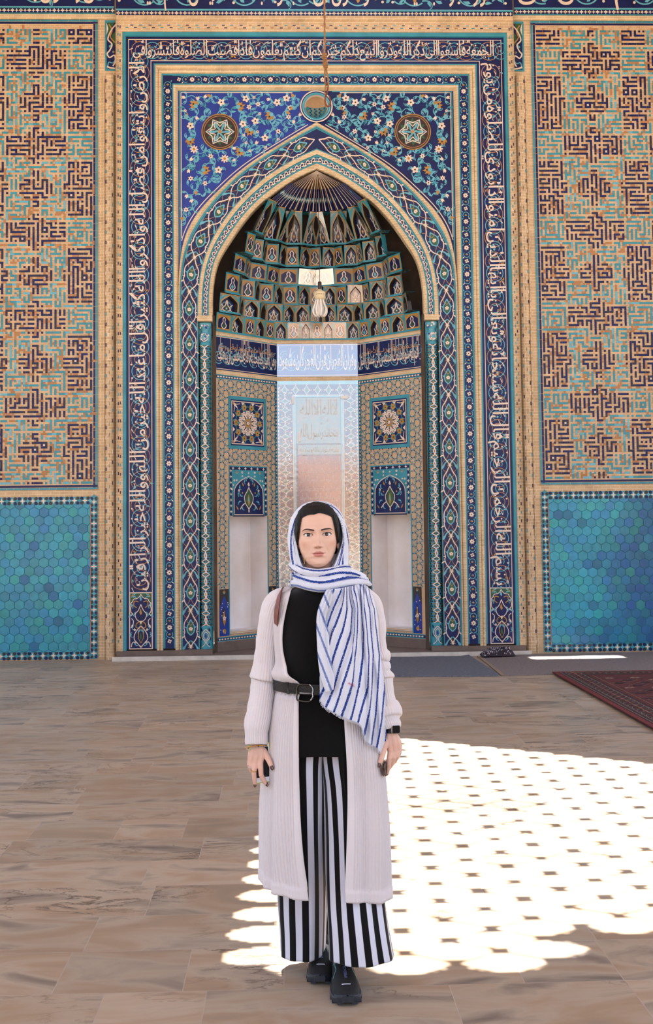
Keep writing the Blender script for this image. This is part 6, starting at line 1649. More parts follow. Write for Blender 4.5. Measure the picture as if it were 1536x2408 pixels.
# ---------------------------------------------------------------- body under the clothes, arms and hands
bb = MB()
limb(bb, [(F(748, 1315, .02), .050), (F(749, 1350, .025), .050), (F(752, 1385, .03), .052)], 18)
limb(bb, [(F(705, 1414, .03), .046), (F(756, 1402, .03), .055), (F(807, 1414, .03), .046)], 18)
limb(bb, [(F(757, 1440, .01), .090), (F(759, 1500, .0), .104), (F(760, 1600, .01), .092), (F(761, 1680, .025), .105), (F(762, 1710, .03), .10)], 24)
limb(bb, [(F(722, 1745, .03), .068), (F(712, 1850, .05), .058), (F(712, 1975, .08), .048), (F(716, 2080, .11), .055), (F(742, 2235, .15), .036)], 16)
limb(bb, [(F(805, 1745, .03), .068), (F(818, 1850, .015), .058), (F(822, 1975, -.02), .048), (F(820, 2080, -.04), .055), (F(815, 2255, -.01), .036)], 16)
limb(bb, [(F(690, 1424, .03), .036), (F(648, 1444, .025), .036), (F(628, 1520, .02), .038), (F(622, 1600, .02), .034), (F(610, 1680, -.02), .030), (F(604, 1745, -.045), .0235)], 16)
limb(bb, [(F(830, 1424, .03), .036), (F(868, 1444, .03), .036), (F(884, 1520, .03), .038), (F(893, 1600, .02), .034), (F(908, 1675, -.01), .030), (F(921, 1722, -.03), .0225)], 16)
BODY_V, BODY_F = remeshed(bb, .007, 3)
def hand(chains, palm, vox=.00150):
    b = MB()
    for c in chains: limb(b, [(F(px, py, dy), r) for px, py, dy, r in c], 12)
    for c in palm: limb(b, [(F(px, py, dy), r) for px, py, dy, r in c], 12)
    return remeshed(b, vox, 2)
HL = hand([
    [(613, 1792, -.062, .0108), (614, 1806, -.070, .0098), (615, 1821, -.072, .0088), (621.5, 1834, -.070, .0080), (627.5, 1843, -.066, .0066)],      # index, laid down the screen
    [(602, 1796, -.060, .0108), (599.5, 1808, -.066, .0096), (598.5, 1819, -.066, .0087), (600, 1834, -.062, .0079), (601.5, 1845, -.057, .0065)],   # middle
    [(594, 1792, -.052, .0100), (592, 1802, -.056, .0090), (592, 1811, -.047, .0082), (599, 1818, -.026, .0076), (606, 1820, -.016, .0066)],        # ring finger, closing behind the case
    [(589, 1787, -.044, .0090), (587, 1797, -.047, .0080), (588, 1805, -.038, .0072), (596, 1810, -.018, .0068), (603, 1811, -.010, .0060)],        # little finger
    [(619, 1762, -.046, .0125), (627, 1776, -.060, .0115), (633, 1787, -.072, .0102), (637.5, 1797, -.082, .0092), (640.5, 1805, -.087, .0074)]],       # thumb along the edge
    [[(604, 1744, -.045, .0225), (604, 1756, -.048, .0200), (604, 1768, -.052, .0170)],
     [(613, 1758, -.052, .0135), (617, 1775, -.057, .0130), (613, 1792, -.061, .0112)], [(606, 1758, -.052, .0145), (606, 1776, -.057, .0135), (602, 1796, -.059, .0112)],
     [(599, 1758, -.050, .0135), (597, 1776, -.053, .0128), (594, 1792, -.052, .0104)], [(594, 1760, -.046, .0120), (591, 1775, -.046, .0112), (589, 1787, -.044, .0094)],
     [(612, 1754, -.044, .0150), (619, 1764, -.042, .0125)]])
HR = hand([
    [(919, 1769, -.050, .0110), (916, 1784, -.060, .0098), (914, 1798, -.060, .0089), (912, 1811, -.054, .0080), (910.5, 1819, -.048, .0068)],
    [(928, 1768, -.046, .0110), (926, 1783, -.056, .0098), (922, 1796, -.050, .0088), (916, 1805, -.034, .0080), (911, 1810, -.024, .0066)],
    [(935, 1765, -.038, .0104), (934, 1778, -.046, .0092), (929, 1790, -.040, .0083), (921, 1798, -.024, .0076), (914, 1801, -.014, .0066)],
    [(940, 1759, -.028, .0094), (940, 1771, -.034, .0082), (935, 1782, -.030, .0074), (927, 1790, -.016, .0068), (920, 1793, -.008, .0060)],
    [(910, 1742, -.042, .0125), (904, 1760, -.064, .0112), (900, 1775, -.082, .0102), (896, 1789, -.094, .0092), (893, 1799, -.097, .0076)]],
    [[(921, 1716, -.030, .0215), (922, 1728, -.033, .0195), (923, 1740, -.037, .0165)],
     [(916, 1732, -.040, .0135), (917, 1750, -.046, .0130), (919, 1769, -.050, .0114)], [(923, 1732, -.040, .0140), (926, 1750, -.045, .0132), (928, 1768, -.046, .0114)],
     [(929, 1732, -.036, .0130), (934, 1748, -.039, .0125), (935, 1765, -.038, .0108)], [(932, 1734, -.030, .0115), (938, 1747, -.030, .0112), (940, 1759, -.028, .0098)],
     [(916, 1728, -.036, .0145), (911, 1740, -.038, .0125)]])
b = MB(); tint = []
for vs, fs, kind in ((HEAD_V, HEAD_F, 0), (BODY_V, BODY_F, 1), (HL[0], HL[1], 2), (HR[0], HR[1], 3)):
    k = len(b.v); b.v.extend(vs); b.f.extend([tuple(k + i for i in f) for f in fs]); b.m.extend([0] * len(fs))
    tint.extend(HEAD_T if kind == 0 else [lin((216, 172, 152)) if kind != 1 else lin((222, 180, 160))] * len(vs))
BODY = b.build('body', 'skin', WO, smooth=True, tint=tint)
# ears
for s in (-1, 1):
    b = MB(); rings = []
    for i in range(9):
        t = i / 8; zz = .008 - .062 * t; r = .017 * sin(PI * (.12 + .80 * t)) * (1.15 - .35 * t)
        rings.append([(EX + s * (.0695 + .007 * sin(2 * PI * j / 10) * sin(PI * (.1 + .8 * t)) + .003), HY + .002 + r * cos(2 * PI * j / 10), EZ + zz) for j in range(10)])
    b.loft(rings, 0, True, (True, True)); b.build('ear', 'skin', WO, smooth=True, tint=[lin((220, 172, 152))] * len(b.v))
# eyes
for s in (-1, 1):
    ys = base_y(s * EYX, EYZ) - face_disp(s * EYX, EYZ); R = .0140; c = Vector((EX + s * EYX, HY + ys + R - .0004, EZ + EYZ + .0006))
    b = MB(); rings = []; ms = []
    prof = [0, .06, .13, .20, .215, .32, .45, .475, .62, .8, 1.1, 1.5, 2.0, 2.6, 3.1]
    gaze = Vector((-.03 * s * 0 - .02, -1, .01)).normalized(); r_ = gaze.cross(Vector((0, 0, 1))).normalized(); u_ = r_.cross(gaze)
    for th in prof: rings.append([c + gaze * (R * cos(th)) + (r_ * (1.0 + .25 * min(1, max(0, (th - .5) / .3))) * cos(2 * PI * j / 26) + u_ * sin(2 * PI * j / 26)) * (R * sin(th)) for j in range(26)])
    for i in range(len(rings) - 1): b.loft(rings[i:i + 2], 2 if i < 3 else (1 if i < 7 else 0), True)
    b.f.append(tuple(range(26))); b.m.append(2)
    eye = b.build('eye', ['eye_white', 'iris', 'pupil'], WO, smooth=True)
    # lash line and brow
    up = []; n_ = 18
    for i in range(n_ + 1):
        dx = -1.02 + 2.1 * i / n_; x = s * (EYX + .0158 * dx)
        hh = .0068 * sqrt(max(0, 1 - min(1, dx * dx * .55 + dx ** 4 * .45))); z = EYZ + (.0012 if dx > 0 else -.0006) * abs(dx) + hh * 1.03
        up.append((EX + x, HY + base_y(x, z) - face_disp(x, z) - .0016, EZ + z))
    b = MB(); b.tube(up, [.0004 + .0009 * min(1, i / 8) for i in range(n_ + 1)], 6); b.build('eyelashes', 'lash', WO, smooth=True)
    lo = []
    for i in range(n_ + 1):
        dx = -.9 + 1.8 * i / n_; x = s * (EYX + .0158 * dx); hh = .0048 * sqrt(max(0, 1 - min(1, dx * dx * .55 + dx ** 4 * .45))); z = EYZ + (.0012 if dx > 0 else -.0006) * abs(dx) - hh * 1.03
        lo.append((EX + x, HY + base_y(x, z) - face_disp(x, z) - .0010, EZ + z))
    b = MB(); b.tube(lo, .00022, 5); b.build('lower_lashes', 'lash', WO, smooth=True)
    br = [(.0110, .0166, .0009), (.0135, .0168, .0022), (.020, .0180, .0028), (.030, .0198, .0028), (.038, .0206, .0025), (.044, .0202, .0021), (.050, .0175, .0014), (.0555, .0125, .0004)]
    br = catmull(br, 5); b = MB(); A = []; B2 = []; C = []
    for x, z, t in br:
        for lst, dz in ((A, t * 1.12), (C, 0), (B2, -t * 1.12)): lst.append((EX + s * x, HY + surf(s * x, z + dz) - (.0007 if dz == 0 else .0001), EZ + z + dz))
    b.loft([A, C, B2], 0, False); b.build('eyebrow', 'brow', WO, smooth=True)
# hair drawn back from a centre parting
def hairline(x):
    """lowest height of the hair at sideways distance x from the middle of the brow"""
    q = x; a = abs(q)
    top = .0765 - 4.6 * q * q - .004 * math.exp(-((x + .012) / .014) ** 2)
    if a > .0555: top -= ((a - .0555) / .016) ** 1.5 * .060
    return top
b = MB(); zh = [.119 - .19 * i / 260 for i in range(261)]; keep = []
nfh = 360
for z in zh:
    w = itp(W_T, min(z / 1.04, .114)) + .0065 + .0045 * g(z, .02, .05); bk = itp(B_T, min(z / 1.04, .114)) + .008; f = itp(F_T, min(z / 1.04, .114)) + .006
    for i in range(nfh):
        a = -PI + 2 * PI * i / nfh; s = sin(a); x = w * (abs(s) ** .92) * (1 if s >= 0 else -1)
        y = -f * max(0, cos(a)) ** .8 if cos(a) > 0 else -bk * cos(a)
        st = .0005 * sin(a * 70 + z * 90) + .0012 * noise.noise(Vector((a * 12, z * 25, 3)))
        part = .0012 * math.exp(-((x - .008) / .003) ** 2) if cos(a) > 0 else 0
        front = cos(a) > 0.05
        kp = (not front) or z > hairline(x)
        edge = min(1, max(0, (z - hairline(x)) / .016)) if front else 1
        sc = 1 + st / .07 - (.0052 * (1 - edge) + part) / .07
        b.v.append((EX + x * sc, HY + y * sc, EZ + z)); keep.append(kp)
for j in range(260):
    for i in range(nfh):
        q = (j * nfh + i, j * nfh + (i + 1) % nfh, (j + 1) * nfh + (i + 1) % nfh, (j + 1) * nfh + i)
        if sum(keep[t] for t in q) >= 3: b.f.append(q); b.m.append(0)
b.build('hair', 'hair', WO, smooth=True)
_o = off(WO)
for ob in list(WO.children):
    if ob.name.split('.')[0] in ('ear', 'eye', 'eyelashes', 'lower_lashes', 'eyebrow', 'hair'):
        for v in ob.data.vertices: v.co = (HROT @ (v.co + _o)) - _o
# earring on the side that shows
b = MB(); e0 = F(715.5, 1306, -.05); b.lathe([(.0006, .0), (.0016, -.003), (.0008, -.006), (.0008, -.012), (.0021, -.016), (.0009, -.020), (.0008, -.026), (.0022, -.030), (.0004, -.034)], e0, 10); b.build('earring', 'gold', WO, smooth=True)
# ================================================================== clothes
def lerp_tab(tab, y):
    """piecewise-linear table of (row, values...)"""
    if y <= tab[0][0]: return tab[0][1:]
    for a, c in zip(tab, tab[1:]):
        if y <= c[0]: t = (y - a[0]) / (c[0] - a[0]); return tuple(p + (q - p) * t for p, q in zip(a[1:], c[1:]))
    return tab[-1][1:]
def smooth_tab(tab, per=6): return catmull(tab, per)
def nse(p, s): return noise.noise(Vector(p) * s)
# torso: row, centre column, half width, front depth, back depth (grid units for the first three, metres after)
TOR = smooth_tab([(1376, 754, 44, .075, .055), (1388, 756, 72, .090, .075), (1400, 757, 92, .102, .092), (1420, 758, 104, .112, .108), (1460, 759, 108, .128, .114), (1500, 760, 108, .134, .112), (1550, 761, 107, .122, .105), (1590, 762, 107, .116, .106), (1604, 762, 103, .108, .100),
                  (1620, 762, 102, .106, .100), (1640, 763, 108, .112, .110), (1700, 764, 123, .126, .132), (1760, 764, 129, .134, .140), (1850, 766, 134, .138, .142), (1950, 768, 139, .156, .152), (2100, 770, 141, .166, .160)])
EL = smooth_tab([(1376, 696), (1400, 687), (1440, 678), (1490, 672), (1530, 674), (1570, 686), (1594, 706), (1606, 711), (1624, 709), (1640, 707), (1700, 706), (1800, 706), (1900, 709), (2000, 715), (2070, 723), (2100, 726)])
ER = smooth_tab([(1376, 776), (1450, 792), (1550, 797), (1600, 801), (1640, 802), (1700, 804), (1770, 808), (1850, 810), (1950, 808), (2050, 804), (2100, 803)])
def ell(row, sx, grow=0.0):
    """point on the torso outline: sx in -1..1 across, front side"""
    c, a, f, bk = lerp_tab(TOR, row)
    return c, a, f, bk
def ring_pt(row, phi, grow, dz=0.0):
    """phi: 0 = front middle, +pi/2 = image right, pi = back"""
    c, a, f, bk = lerp_tab(TOR, row); s, co = sin(phi), cos(phi)
    xx = (abs(s) ** .88) * (1 if s >= 0 else -1)
    base = F(c, row, 0); ax = a * .001511
    y = -(f + grow) * (abs(co) ** .78) if co > 0 else (bk + grow) * (abs(co) ** .85)
    return Vector((base.x + xx * (ax + grow), YP + .012 + y, base.z + dz))
def phi_of(row, col, grow=0.0):
    c, a, f, bk = lerp_tab(TOR, row); q = (col - c) / (a + grow / .001511)
    q = max(-.999, min(.999, q)); return math.asin((abs(q) ** (1 / .88))) * (1 if q > 0 else -1)
def cardigan():
    b = MB(); NP, rows = 430, []
    r = 1378
    while r < 2094: rows.append(r); r += 4.6
    rows.append(2096)
    rings = []
    nr = len(rows)
    for k, row in enumerate(rows):
        p0 = phi_of(row, lerp_tab(EL, row)[0]); p1 = phi_of(row, lerp_tab(ER, row)[0])
        # walk from the left front edge around the back to the right front edge
        a0, a1 = p0, p1 - 2 * PI; ring = []
        for i in range(NP + 1):
            t = i / NP; phi = a0 + (a1 - a0) * t
            gr = .013
            edge = min(t, 1 - t) * NP
            rib = .0024 * cos(edge * 2 * PI / 4.0) if edge > 9 else .0006 * (1 if edge > 2 else 0)
            if row > 2068: rib *= .25
            if row > 1640: gr += .010 * sin(phi * 7 + .6) * min(1, (row - 1640) / 220) + .006 * sin(phi * 15 + row * .004) * min(1, (row - 1640) / 300)
            else: gr += .004 * nse((phi * 2, row * .012, 1), 1)
            if 1540 < row < 1600: gr += .015 * math.exp(-((row - 1581) / 13) ** 2) * (1 if sin(phi) < .5 else .6)
            if 1604 <= row < 1628: gr -= .004 + .003 * sin(phi * 40)
            if row > 2070: gr += .004
            # the left front hangs a little shorter than the right
            hem = (2096 - 2068) / (2096 - 1640)
            sh = (1 - (sin(phi) * .5 + .5)) * .044 * max(0, (row - 1700) / 396)
            q = ring_pt(row, phi, gr + rib, sh + (.004 * sin(phi * 6) if row > 2060 else 0))
            if edge < 3: q = q + Vector((0, .004 * (3 - edge) / 3, 0))
            ring.append(q)
        rings.append(ring)
    b.loft(rings, 0, False)
    return b.build('cardigan', 'knit', WO, smooth=True)
CARD = cardigan()
mo = CARD.modifiers.new('thickness', 'SOLIDIFY'); mo.thickness = .0045; mo.offset = -1
def sleeve(pts, name='sleeve', ribs=30):
    P = resample(catmull([(*F(px, py, dy), r * .001511) for px, py, r, dy in pts], 8), 150); b = MB(); rings = []; n = ribs * 4
    for i, q in enumerate(P):
        p = Vector(q[:3]); a = Vector(P[max(0, i - 1)][:3]); c = Vector(P[min(len(P) - 1, i + 1)][:3]); t = (c - a).normalized(); u = t.cross(Vector((0, 1, 0))).normalized(); v = u.cross(t)
        rings.append([p + (u * cos(2 * PI * j / n) * 1.0 + v * sin(2 * PI * j / n) * 1.12) * (q[3] + .0010 * cos(2 * PI * j / 4) + .0030 * nse((p.x * 1.2 + cos(2 * PI * j / n) * .02, p.y + sin(2 * PI * j / n) * .02, p.z), 34)) for j in range(n)])
    b.loft(rings, 0, True, (False, False)); o = b.build(name, 'knit', CARD, smooth=True)
    m2 = o.modifiers.new('thickness', 'SOLIDIFY'); m2.thickness = .003; m2.offset = -1; return o
sleeve([(690, 1402, 15, .02), (668, 1406, 24, .02), (648, 1424, 28, .02), (637, 1460, 27, .02), (630, 1510, 25.5, .02), (625, 1555, 26, .02), (623, 1580, 30, .02), (622, 1592, 33, .02), (621, 1599, 32.5, .02), (620, 1604, 28, .018), (617, 1630, 27, .01), (611, 1670, 27.5, -.01), (607, 1695, 28, -.028), (605, 1708, 27, -.034), (604, 1722, 24.5, -.04), (604, 1738, 25, -.043), (604, 1751, 23.5, -.047)])
sleeve([(826, 1400, 15, .02), (846, 1404, 24, .02), (866, 1422, 29, .025), (877, 1458, 28, .03), (881, 1505, 26, .03), (884, 1530, 25, .03), (886, 1541, 30, .03), (887, 1547, 30, .03), (886, 1556, 26, .028), (888, 1570, 30, .026), (889, 1578, 30, .025), (891, 1585, 28, .024), (893, 1594, 34, .022), (894, 1600, 33, .02), (896, 1608, 27, .017), (900, 1635, 26, .008), (905, 1655, 25.5, -.004), (909, 1665, 30, -.008), (911, 1675, 33, -.012), (913, 1688, 30, -.018), (916, 1697, 22, -.024), (919, 1706, 22.5, -.028), (921, 1714, 20, -.031)])
# black top -------------------------------------------------------
def black_top():
    b = MB(); rings = []; n = 96; rows = [1366, 1372, 1380] + list(range(1388, 1768, 10)) + [1768]
    for row in rows:
        ring = []
        for i in range(n):
            phi = 2 * PI * i / n; gr = .0
            if row > 1640: gr += .004 * sin(phi * 9)
            if row < 1388: gr -= (1388 - row) * .0012
            q = ring_pt(max(row, 1378), phi, gr, (1378 - row) * .0015 if row < 1378 else 0)
            if row >= 1760: q.z += .006 * cos(phi * 2)
            ring.append(q)
        rings.append(ring)
    b.loft(rings, 0, True); return b.build('top', 'black_cloth', WO, smooth=True)
TOP = black_top()
b = MB(); g0 = []
for j in range(13):
    t = j / 12; row = 1755 + 95 * t; g0.append([ring_pt(row, phi_of(row, 790 + 18 * t + (26 - 18 * t) * i / 6), .003 + .004 * sin(i + t * 3), 0) for i in range(7)])
b.loft(g0, 0, False); fl_ = b.build('tail', 'black_cloth', TOP, smooth=True)
# trousers --------------------------------------------------------
def leg(pts, nst, phase, sgn):
    P = resample(catmull([(row, c, hw, dep, dy) for row, c, hw, dep, dy in pts], 8), 130); b = MB(); rings = []; uv = []; n = 120
    for k, (row, c, hw, dep, dy) in enumerate(P):
        o = F(c, row, dy); ring = []; t = k / len(P)
        pts_ = []; ex = .42 + .58 * min(1, t / .45)
        for j in range(n + 1):
            a = 2 * PI * j / n + PI / 2     # start at the back
            wv = 1 + (.03 * sin(a * 5 + 1.3 + sgn) + .025 * sin(a * 9 + row * .006)) * min(1, t * 1.6)
            q = o + Vector((hw * .001511 * cos(a) * wv, dep * (abs(sin(a)) ** ex) * (1 if sin(a) > 0 else -1) * wv, 0)); pts_.append(q)
        L = [0]
        for x, y in zip(pts_, pts_[1:]): L.append(L[-1] + (y - x).length)
        for j in range(n + 1): ring.append(pts_[j]); uv.append((L[j] / L[-1] * nst + phase, t))
        rings.append(ring)
    b.loft(rings, 0, False); o = b.build('trouser_leg', 'trousers', TR, smooth=True, uv=uv); m2 = o.modifiers.new('thickness', 'SOLIDIFY'); m2.thickness = .0015; m2.offset = -1
    return o
TR = empty('trousers', (.1, YP, .8), WO)
b = MB(); rings = []; uv = []
for row in range(1640, 1770, 8):
    ring = []
    for j in range(97): phi = PI + 2 * PI * j / 96; ring.append(ring_pt(row, phi, -.010 - max(0, row - 1740) * .0009)); uv.append((j / 96 * 22 + .25, row / 100))
    rings.append(ring)
b.loft(rings, 0, False); b.build('waist', 'trousers', TR, smooth=True, uv=uv)
LEGL = [(1730, 706, 56, .098, .015), (1790, 704, 55, .096, .02), (1850, 706, 55, .092, .03), (1950, 708, 57, .092, .055), (2050, 710, 58, .094, .085), (2120, 711, 57, .095, .10), (2180, 712, 54, .096, .11), (2228, 712, 52, .098, .115)]
LEGR = [(1730, 814, 58, .098, .01), (1790, 818, 60, .094, .008), (1850, 824, 61, .090, .0), (1950, 828, 63, .088, -.012), (2050, 832, 65, .090, -.028), (2120, 837, 67, .098, -.042), (2180, 843, 69, .102, -.05), (2238, 849, 73.5, .106, -.05)]
leg(LEGL, 12, .28, 0); leg(LEGR, 14, .05, 2)
# belt ------------------------------------------------------------
BELT = empty('belt', (.1, YP, 1.0), WO)
def belt_pt(phi, v, gr=.021):
    row = 1613 + 5.5 * sin(phi) + v * 12.5
    return ring_pt(row, phi, gr)
b = MB(); pa, pb = phi_of(1612, 655), phi_of(1612, 655) + 2 * PI
b.loft([[belt_pt(pa + (pb - pa) * i / 120, v, .0215 + gr) for i in range(121)] for v, gr in ((-1, 0), (-.96, .003), (.96, .003), (1, 0))], 0, False); b.build('strap', 'leather_black', BELT, smooth=False)
def bk(px, py, gr=.028):
    row = py; return ring_pt(row, phi_of(row, px, .012), gr)
b = MB(); fr = [(706, 1602), (712, 1599), (724, 1599.5), (731, 1601), (736, 1606), (737.5, 1612), (736.5, 1618), (737, 1625), (735, 1632), (730, 1637), (722, 1638), (710, 1636), (704, 1634), (703, 1628), (704, 1618), (704, 1610)]
mat('pewter', (92, 86, 80), .35, .3, 200, metal=1.0); b.tube([bk(x, y) for x, y in catmull(fr + [fr[0]], 4)[:-1]], .0030, 8, closed=True); b.build('buckle', 'pewter', BELT, smooth=True)
b = MB()
for i, (x, y) in enumerate(catmull([(731, 1600), (736, 1606), (737.5, 1613), (736.5, 1620), (737, 1627), (733, 1634)], 3)): b.lathe([(.0001, -.003), (.0030, -.001), (.0034, .001), (.0001, .003)], bk(x, y, .029), 7)
b.build('buckle_beads', 'silver', BELT, smooth=True)
b = MB(); b.tube([bk(706, 1619, .027), bk(722, 1619.5, .0275), bk(736, 1619.5, .029)], [.0018, .0018, .0012], 7); b.build('prong', 'silver', BELT, smooth=True)
for px in (690,):
    b = MB(); b.loft([[belt_pt(phi_of(1612, px + d), v, .0215 + gr) for v in (-1.12, -.6, 0, .6, 1.12)] for d, gr in ((-2.6, .002), (-2, .006), (2, .006), (2.6, .002))], 0, False); b.build('keeper', 'leather_black', BELT, smooth=True)
b = MB()
for (x, y) in ((668, 1606), (673, 1604), (677, 1605), (669, 1612), (675, 1614), (678, 1617), (672, 1610), (666, 1611)): b.lathe([(.0001, -.0014), (.0014, 0), (.0001, .0014)], bk(x, y, .0235), 6)
b.build('studs', 'silver', BELT, smooth=True)
# shoes -----------------------------------------------------------
def shoe(cx, ytoe, yheel, yaw, wscale):
    root = empty('shoe', (cx, (ytoe + yheel) / 2, 0), WO); L = yheel - ytoe; ca, sa = cos(yaw), sin(yaw); cy = (ytoe + yheel) / 2
    def T(x, t, z):
        y = -(t - .5) * L; return Vector((cx + x * ca - y * sa, cy + x * sa + y * ca, z))
    prof = catmull([(0, .030, .092, .026), (.06, .036, .108, .03), (.18, .037, .118, .03), (.30, .037, .112, .03), (.42, .040, .090, .028), (.55, .045, .074, .026), (.70, .049, .062, .024), (.83, .046, .053, .024), (.93, .036, .045, .026), (.985, .018, .036, .028), (1.0, .004, .031, .029)], 5)
    b = MB(); rings = []
    for t, hw, h, s0 in prof:
        ring = []; hw *= wscale
        for j in range(24):
            a = -PI / 2 + 2 * PI * j / 24; x = hw * (abs(cos(a)) ** .75) * (1 if cos(a) > 0 else -1); zz = s0 + (h - s0) * (max(0, sin(a)) ** .85) if sin(a) > 0 else s0 - .004
            if t < .36 and zz > .07: x *= .86
            ring.append(T(x, t, zz))
        rings.append(ring)
    b.loft(rings, 0, True, (True, True)); up = b.build('upper', 'shoe_mesh', root, smooth=True)
    b = MB(); out = []
    for t, hw, h, s0 in prof: out.append((t, (hw + .0035) * wscale))
    for z0, z1, e in ((.005, .025, 0),):
        rings = []
        for t, hw in out:
            tt = t if t < .99 else 1.012
            rr = .012 * max(0, (t - .84) / .16) ** 2
            rings.append([T(-hw, tt, z0 + rr), T(hw, tt, z0 + rr), T(hw * 1.03, tt, z1 - .006 + rr), T(hw * .97, tt, z1 + rr), T(-hw * .97, tt, z1 + rr), T(-hw * 1.03, tt, z1 - .006 + rr)])
        b.loft(rings, 0, True, (True, True))
    b.build('sole', 'shoe_rubber', root)
    b = MB()
    for i in range(9):                                        # lugs of the tread
        t = .06 + i * .112; hw = lerp_tab([(q[0], q[1]) for q in out], t)[0]; rr = .012 * max(0, (t - .84) / .16) ** 2
        for s in (-1, 1):
            q = [T(s * hw * 1.02, t - .03, .0 + rr), T(s * hw * 1.02, t + .03, .0 + rr), T(s * hw * .45, t + .022, .0 + rr), T(s * hw * .45, t - .022, .0 + rr)]; q2 = [v + Vector((0, 0, .008)) for v in q]; b.add(q + q2, [(0, 1, 2, 3), (4, 7, 6, 5), (0, 4, 5, 1), (1, 5, 6, 2), (2, 6, 7, 3), (3, 7, 4, 0)])
    b.build('tread', 'shoe_rubber', root)
    def onup(x, t, e=.0015):
        hw, h, s0 = lerp_tab([(q[0], q[1] * wscale, q[2], q[3]) for q in prof], t); c = min(1, abs(x) / hw) ** (1 / .75); sn = sqrt(max(0, 1 - c * c)); return T(x, t, s0 + (h - s0) * sn ** .85 + e)
    def strip(pts, w, m, name):
        b = MB(); A = []; B2 = []
        for i, (x, t) in enumerate(pts):
            q0, q1 = pts[max(0, i - 1)], pts[min(len(pts) - 1, i + 1)]; dx, dy = q1[0] - q0[0], (q1[1] - q0[1]) * L; l = sqrt(dx * dx + dy * dy) or 1
            A.append(onup(x - dy / l * w / 2, t + dx / l * w / 2 / L)); B2.append(onup(x + dy / l * w / 2, t - dx / l * w / 2 / L))
        b.loft([A, B2], 0, False); return b.build(name, m, root)
    strip([(-.015 + .0015 * i, .815) for i in range(21)], .0042, 'reflective', 'reflective_bar')
    for s in (-1, 1): strip([(s * .030, .44), (s * .028, .50), (s * .036, .57), (s * .041, .62)], .0028, 'teal_line', 'piping'); strip([(s * .034, .34), (s * .029, .39), (s * .031, .44)], .0024, 'teal_line', 'piping')
    b = MB()                                                   # toe bumper
    for sgn in (1,):
        rings = []
        for t, hw, h, s0 in [q for q in prof if q[0] > .86]:
            rings.append([T(hw * wscale * 1.02 * x, min(1.008, t + .006), s0 + zz) for x, zz in ((-1, -.002), (-.98, .006), (-.7, .010), (0, .011), (.7, .010), (.98, .006), (1, -.002))])
        b.loft(rings, 0, False)
    b.build('toe_cap', 'shoe_rubber', root, smooth=True)
    vs, fs = glyph_mesh('SPEEDCROSS'); a0 = min(p[0] for p in vs); a1 = max(p[0] for p in vs); b = MB()
    b.add([onup(.005 - (py / .72) * .009 + .001, .70 - (px - a0) / (a1 - a0) * .30 + .0, .0022) for px, py in vs], fs); b.build('tongue_lettering', 'print_blue', root)
    b = MB(); b.tube([T(0, .17, .10), T(0, .15, .16), T(0, .14, .20)], [.034, .033, .036], 16); b.build('sock', 'black_cloth', root, smooth=True)
    return root
shoe(.172, -10.262, -9.985, radians(2), 1.0); shoe(.100, -10.082, -9.80, radians(-4), .98)
cloth_mat('scarf_plain', (228, 230, 238), .85, .18, .03, 40, .3, 420)
# headscarf -------------------------------------------------------
SCF = empty('headscarf', F(748, 1370, -.05), WO)
RIM = [(722, 1342, -.055), (712, 1331, -.05), (705, 1315, -.045), (700, 1296, -.04), (696, 1274, -.035), (694, 1252, -.03), (697, 1228, -.028), (706, 1207, -.026), (724, 1192, -.022), (749, 1184.5, -.02), (773, 1190, -.022), (790, 1205, -.026), (801, 1226, -.028), (807, 1250, -.03), (807, 1272, -.035), (801, 1295, -.042), (793, 1315, -.048), (785, 1331, -.053), (776, 1342, -.055)]
SIL = [(696, 1352, .02), (688, 1338, .03), (683, 1318, .04), (680, 1296, .045), (678, 1274, .05), (680, 1250, .05), (686, 1224, .05), (699, 1200, .05), (720, 1184, .05), (749, 1178.5, .05), (777, 1184, .05), (798, 1201, .05), (810, 1226, .05), (816, 1250, .05), (818, 1274, .05), (818, 1297, .045), (818, 1317, .04), (818, 1335, .03), (815, 1350, .02)]
def hood():
    R = resample(catmull([tuple(F(*q)) for q in RIM], 8), 130); S = resample(catmull([tuple(F(*q)) for q in SIL], 8), 130); b = MB(); rings = []; uv = []
    C = F(749, 1272, .05)
    for i, (r, s) in enumerate(zip(R, S)):
        r, s = Vector(r), Vector(s); bk1 = C + (s - C) * .80 + Vector((0, .075, 0)); bk2 = C + (s - C) * .40 + Vector((0, .118, 0)); bk3 = C + (s - C) * .02 + Vector((0, .128, 0))
        m = r.lerp(s, .35) + Vector((0, -.010, 0)); u = i / (len(R) - 1)
        side = abs(u - .5) * 2
        line = catmull([tuple(r), tuple(m), tuple(s), tuple(bk1), tuple(bk2), tuple(bk3)], 7); ring = []
        for k, q in enumerate(line):
            t = k / (len(line) - 1); q = Vector(q)
            fold = (.0045 * sin(t * 46 + u * 5) + .003 * sin(t * 23 + u * 13)) * min(1, t * 8) * min(1, side * 2.2 + .15)
            q += (q - C).normalized() * fold
            ring.append(q)
            c = t * 10.5 + (u - .5) * (2.6 if u < .5 else -1.6) + (.62 if u < .5 else .30)
            uv.append((c, u))
        rings.append(ring)
    b.loft(rings, 0, False); o = b.build('hood', 'scarf', SCF, smooth=True, uv=uv); m2 = o.modifiers.new('thickness', 'SOLIDIFY'); m2.thickness = .002; m2.offset = 0; return o
hood()
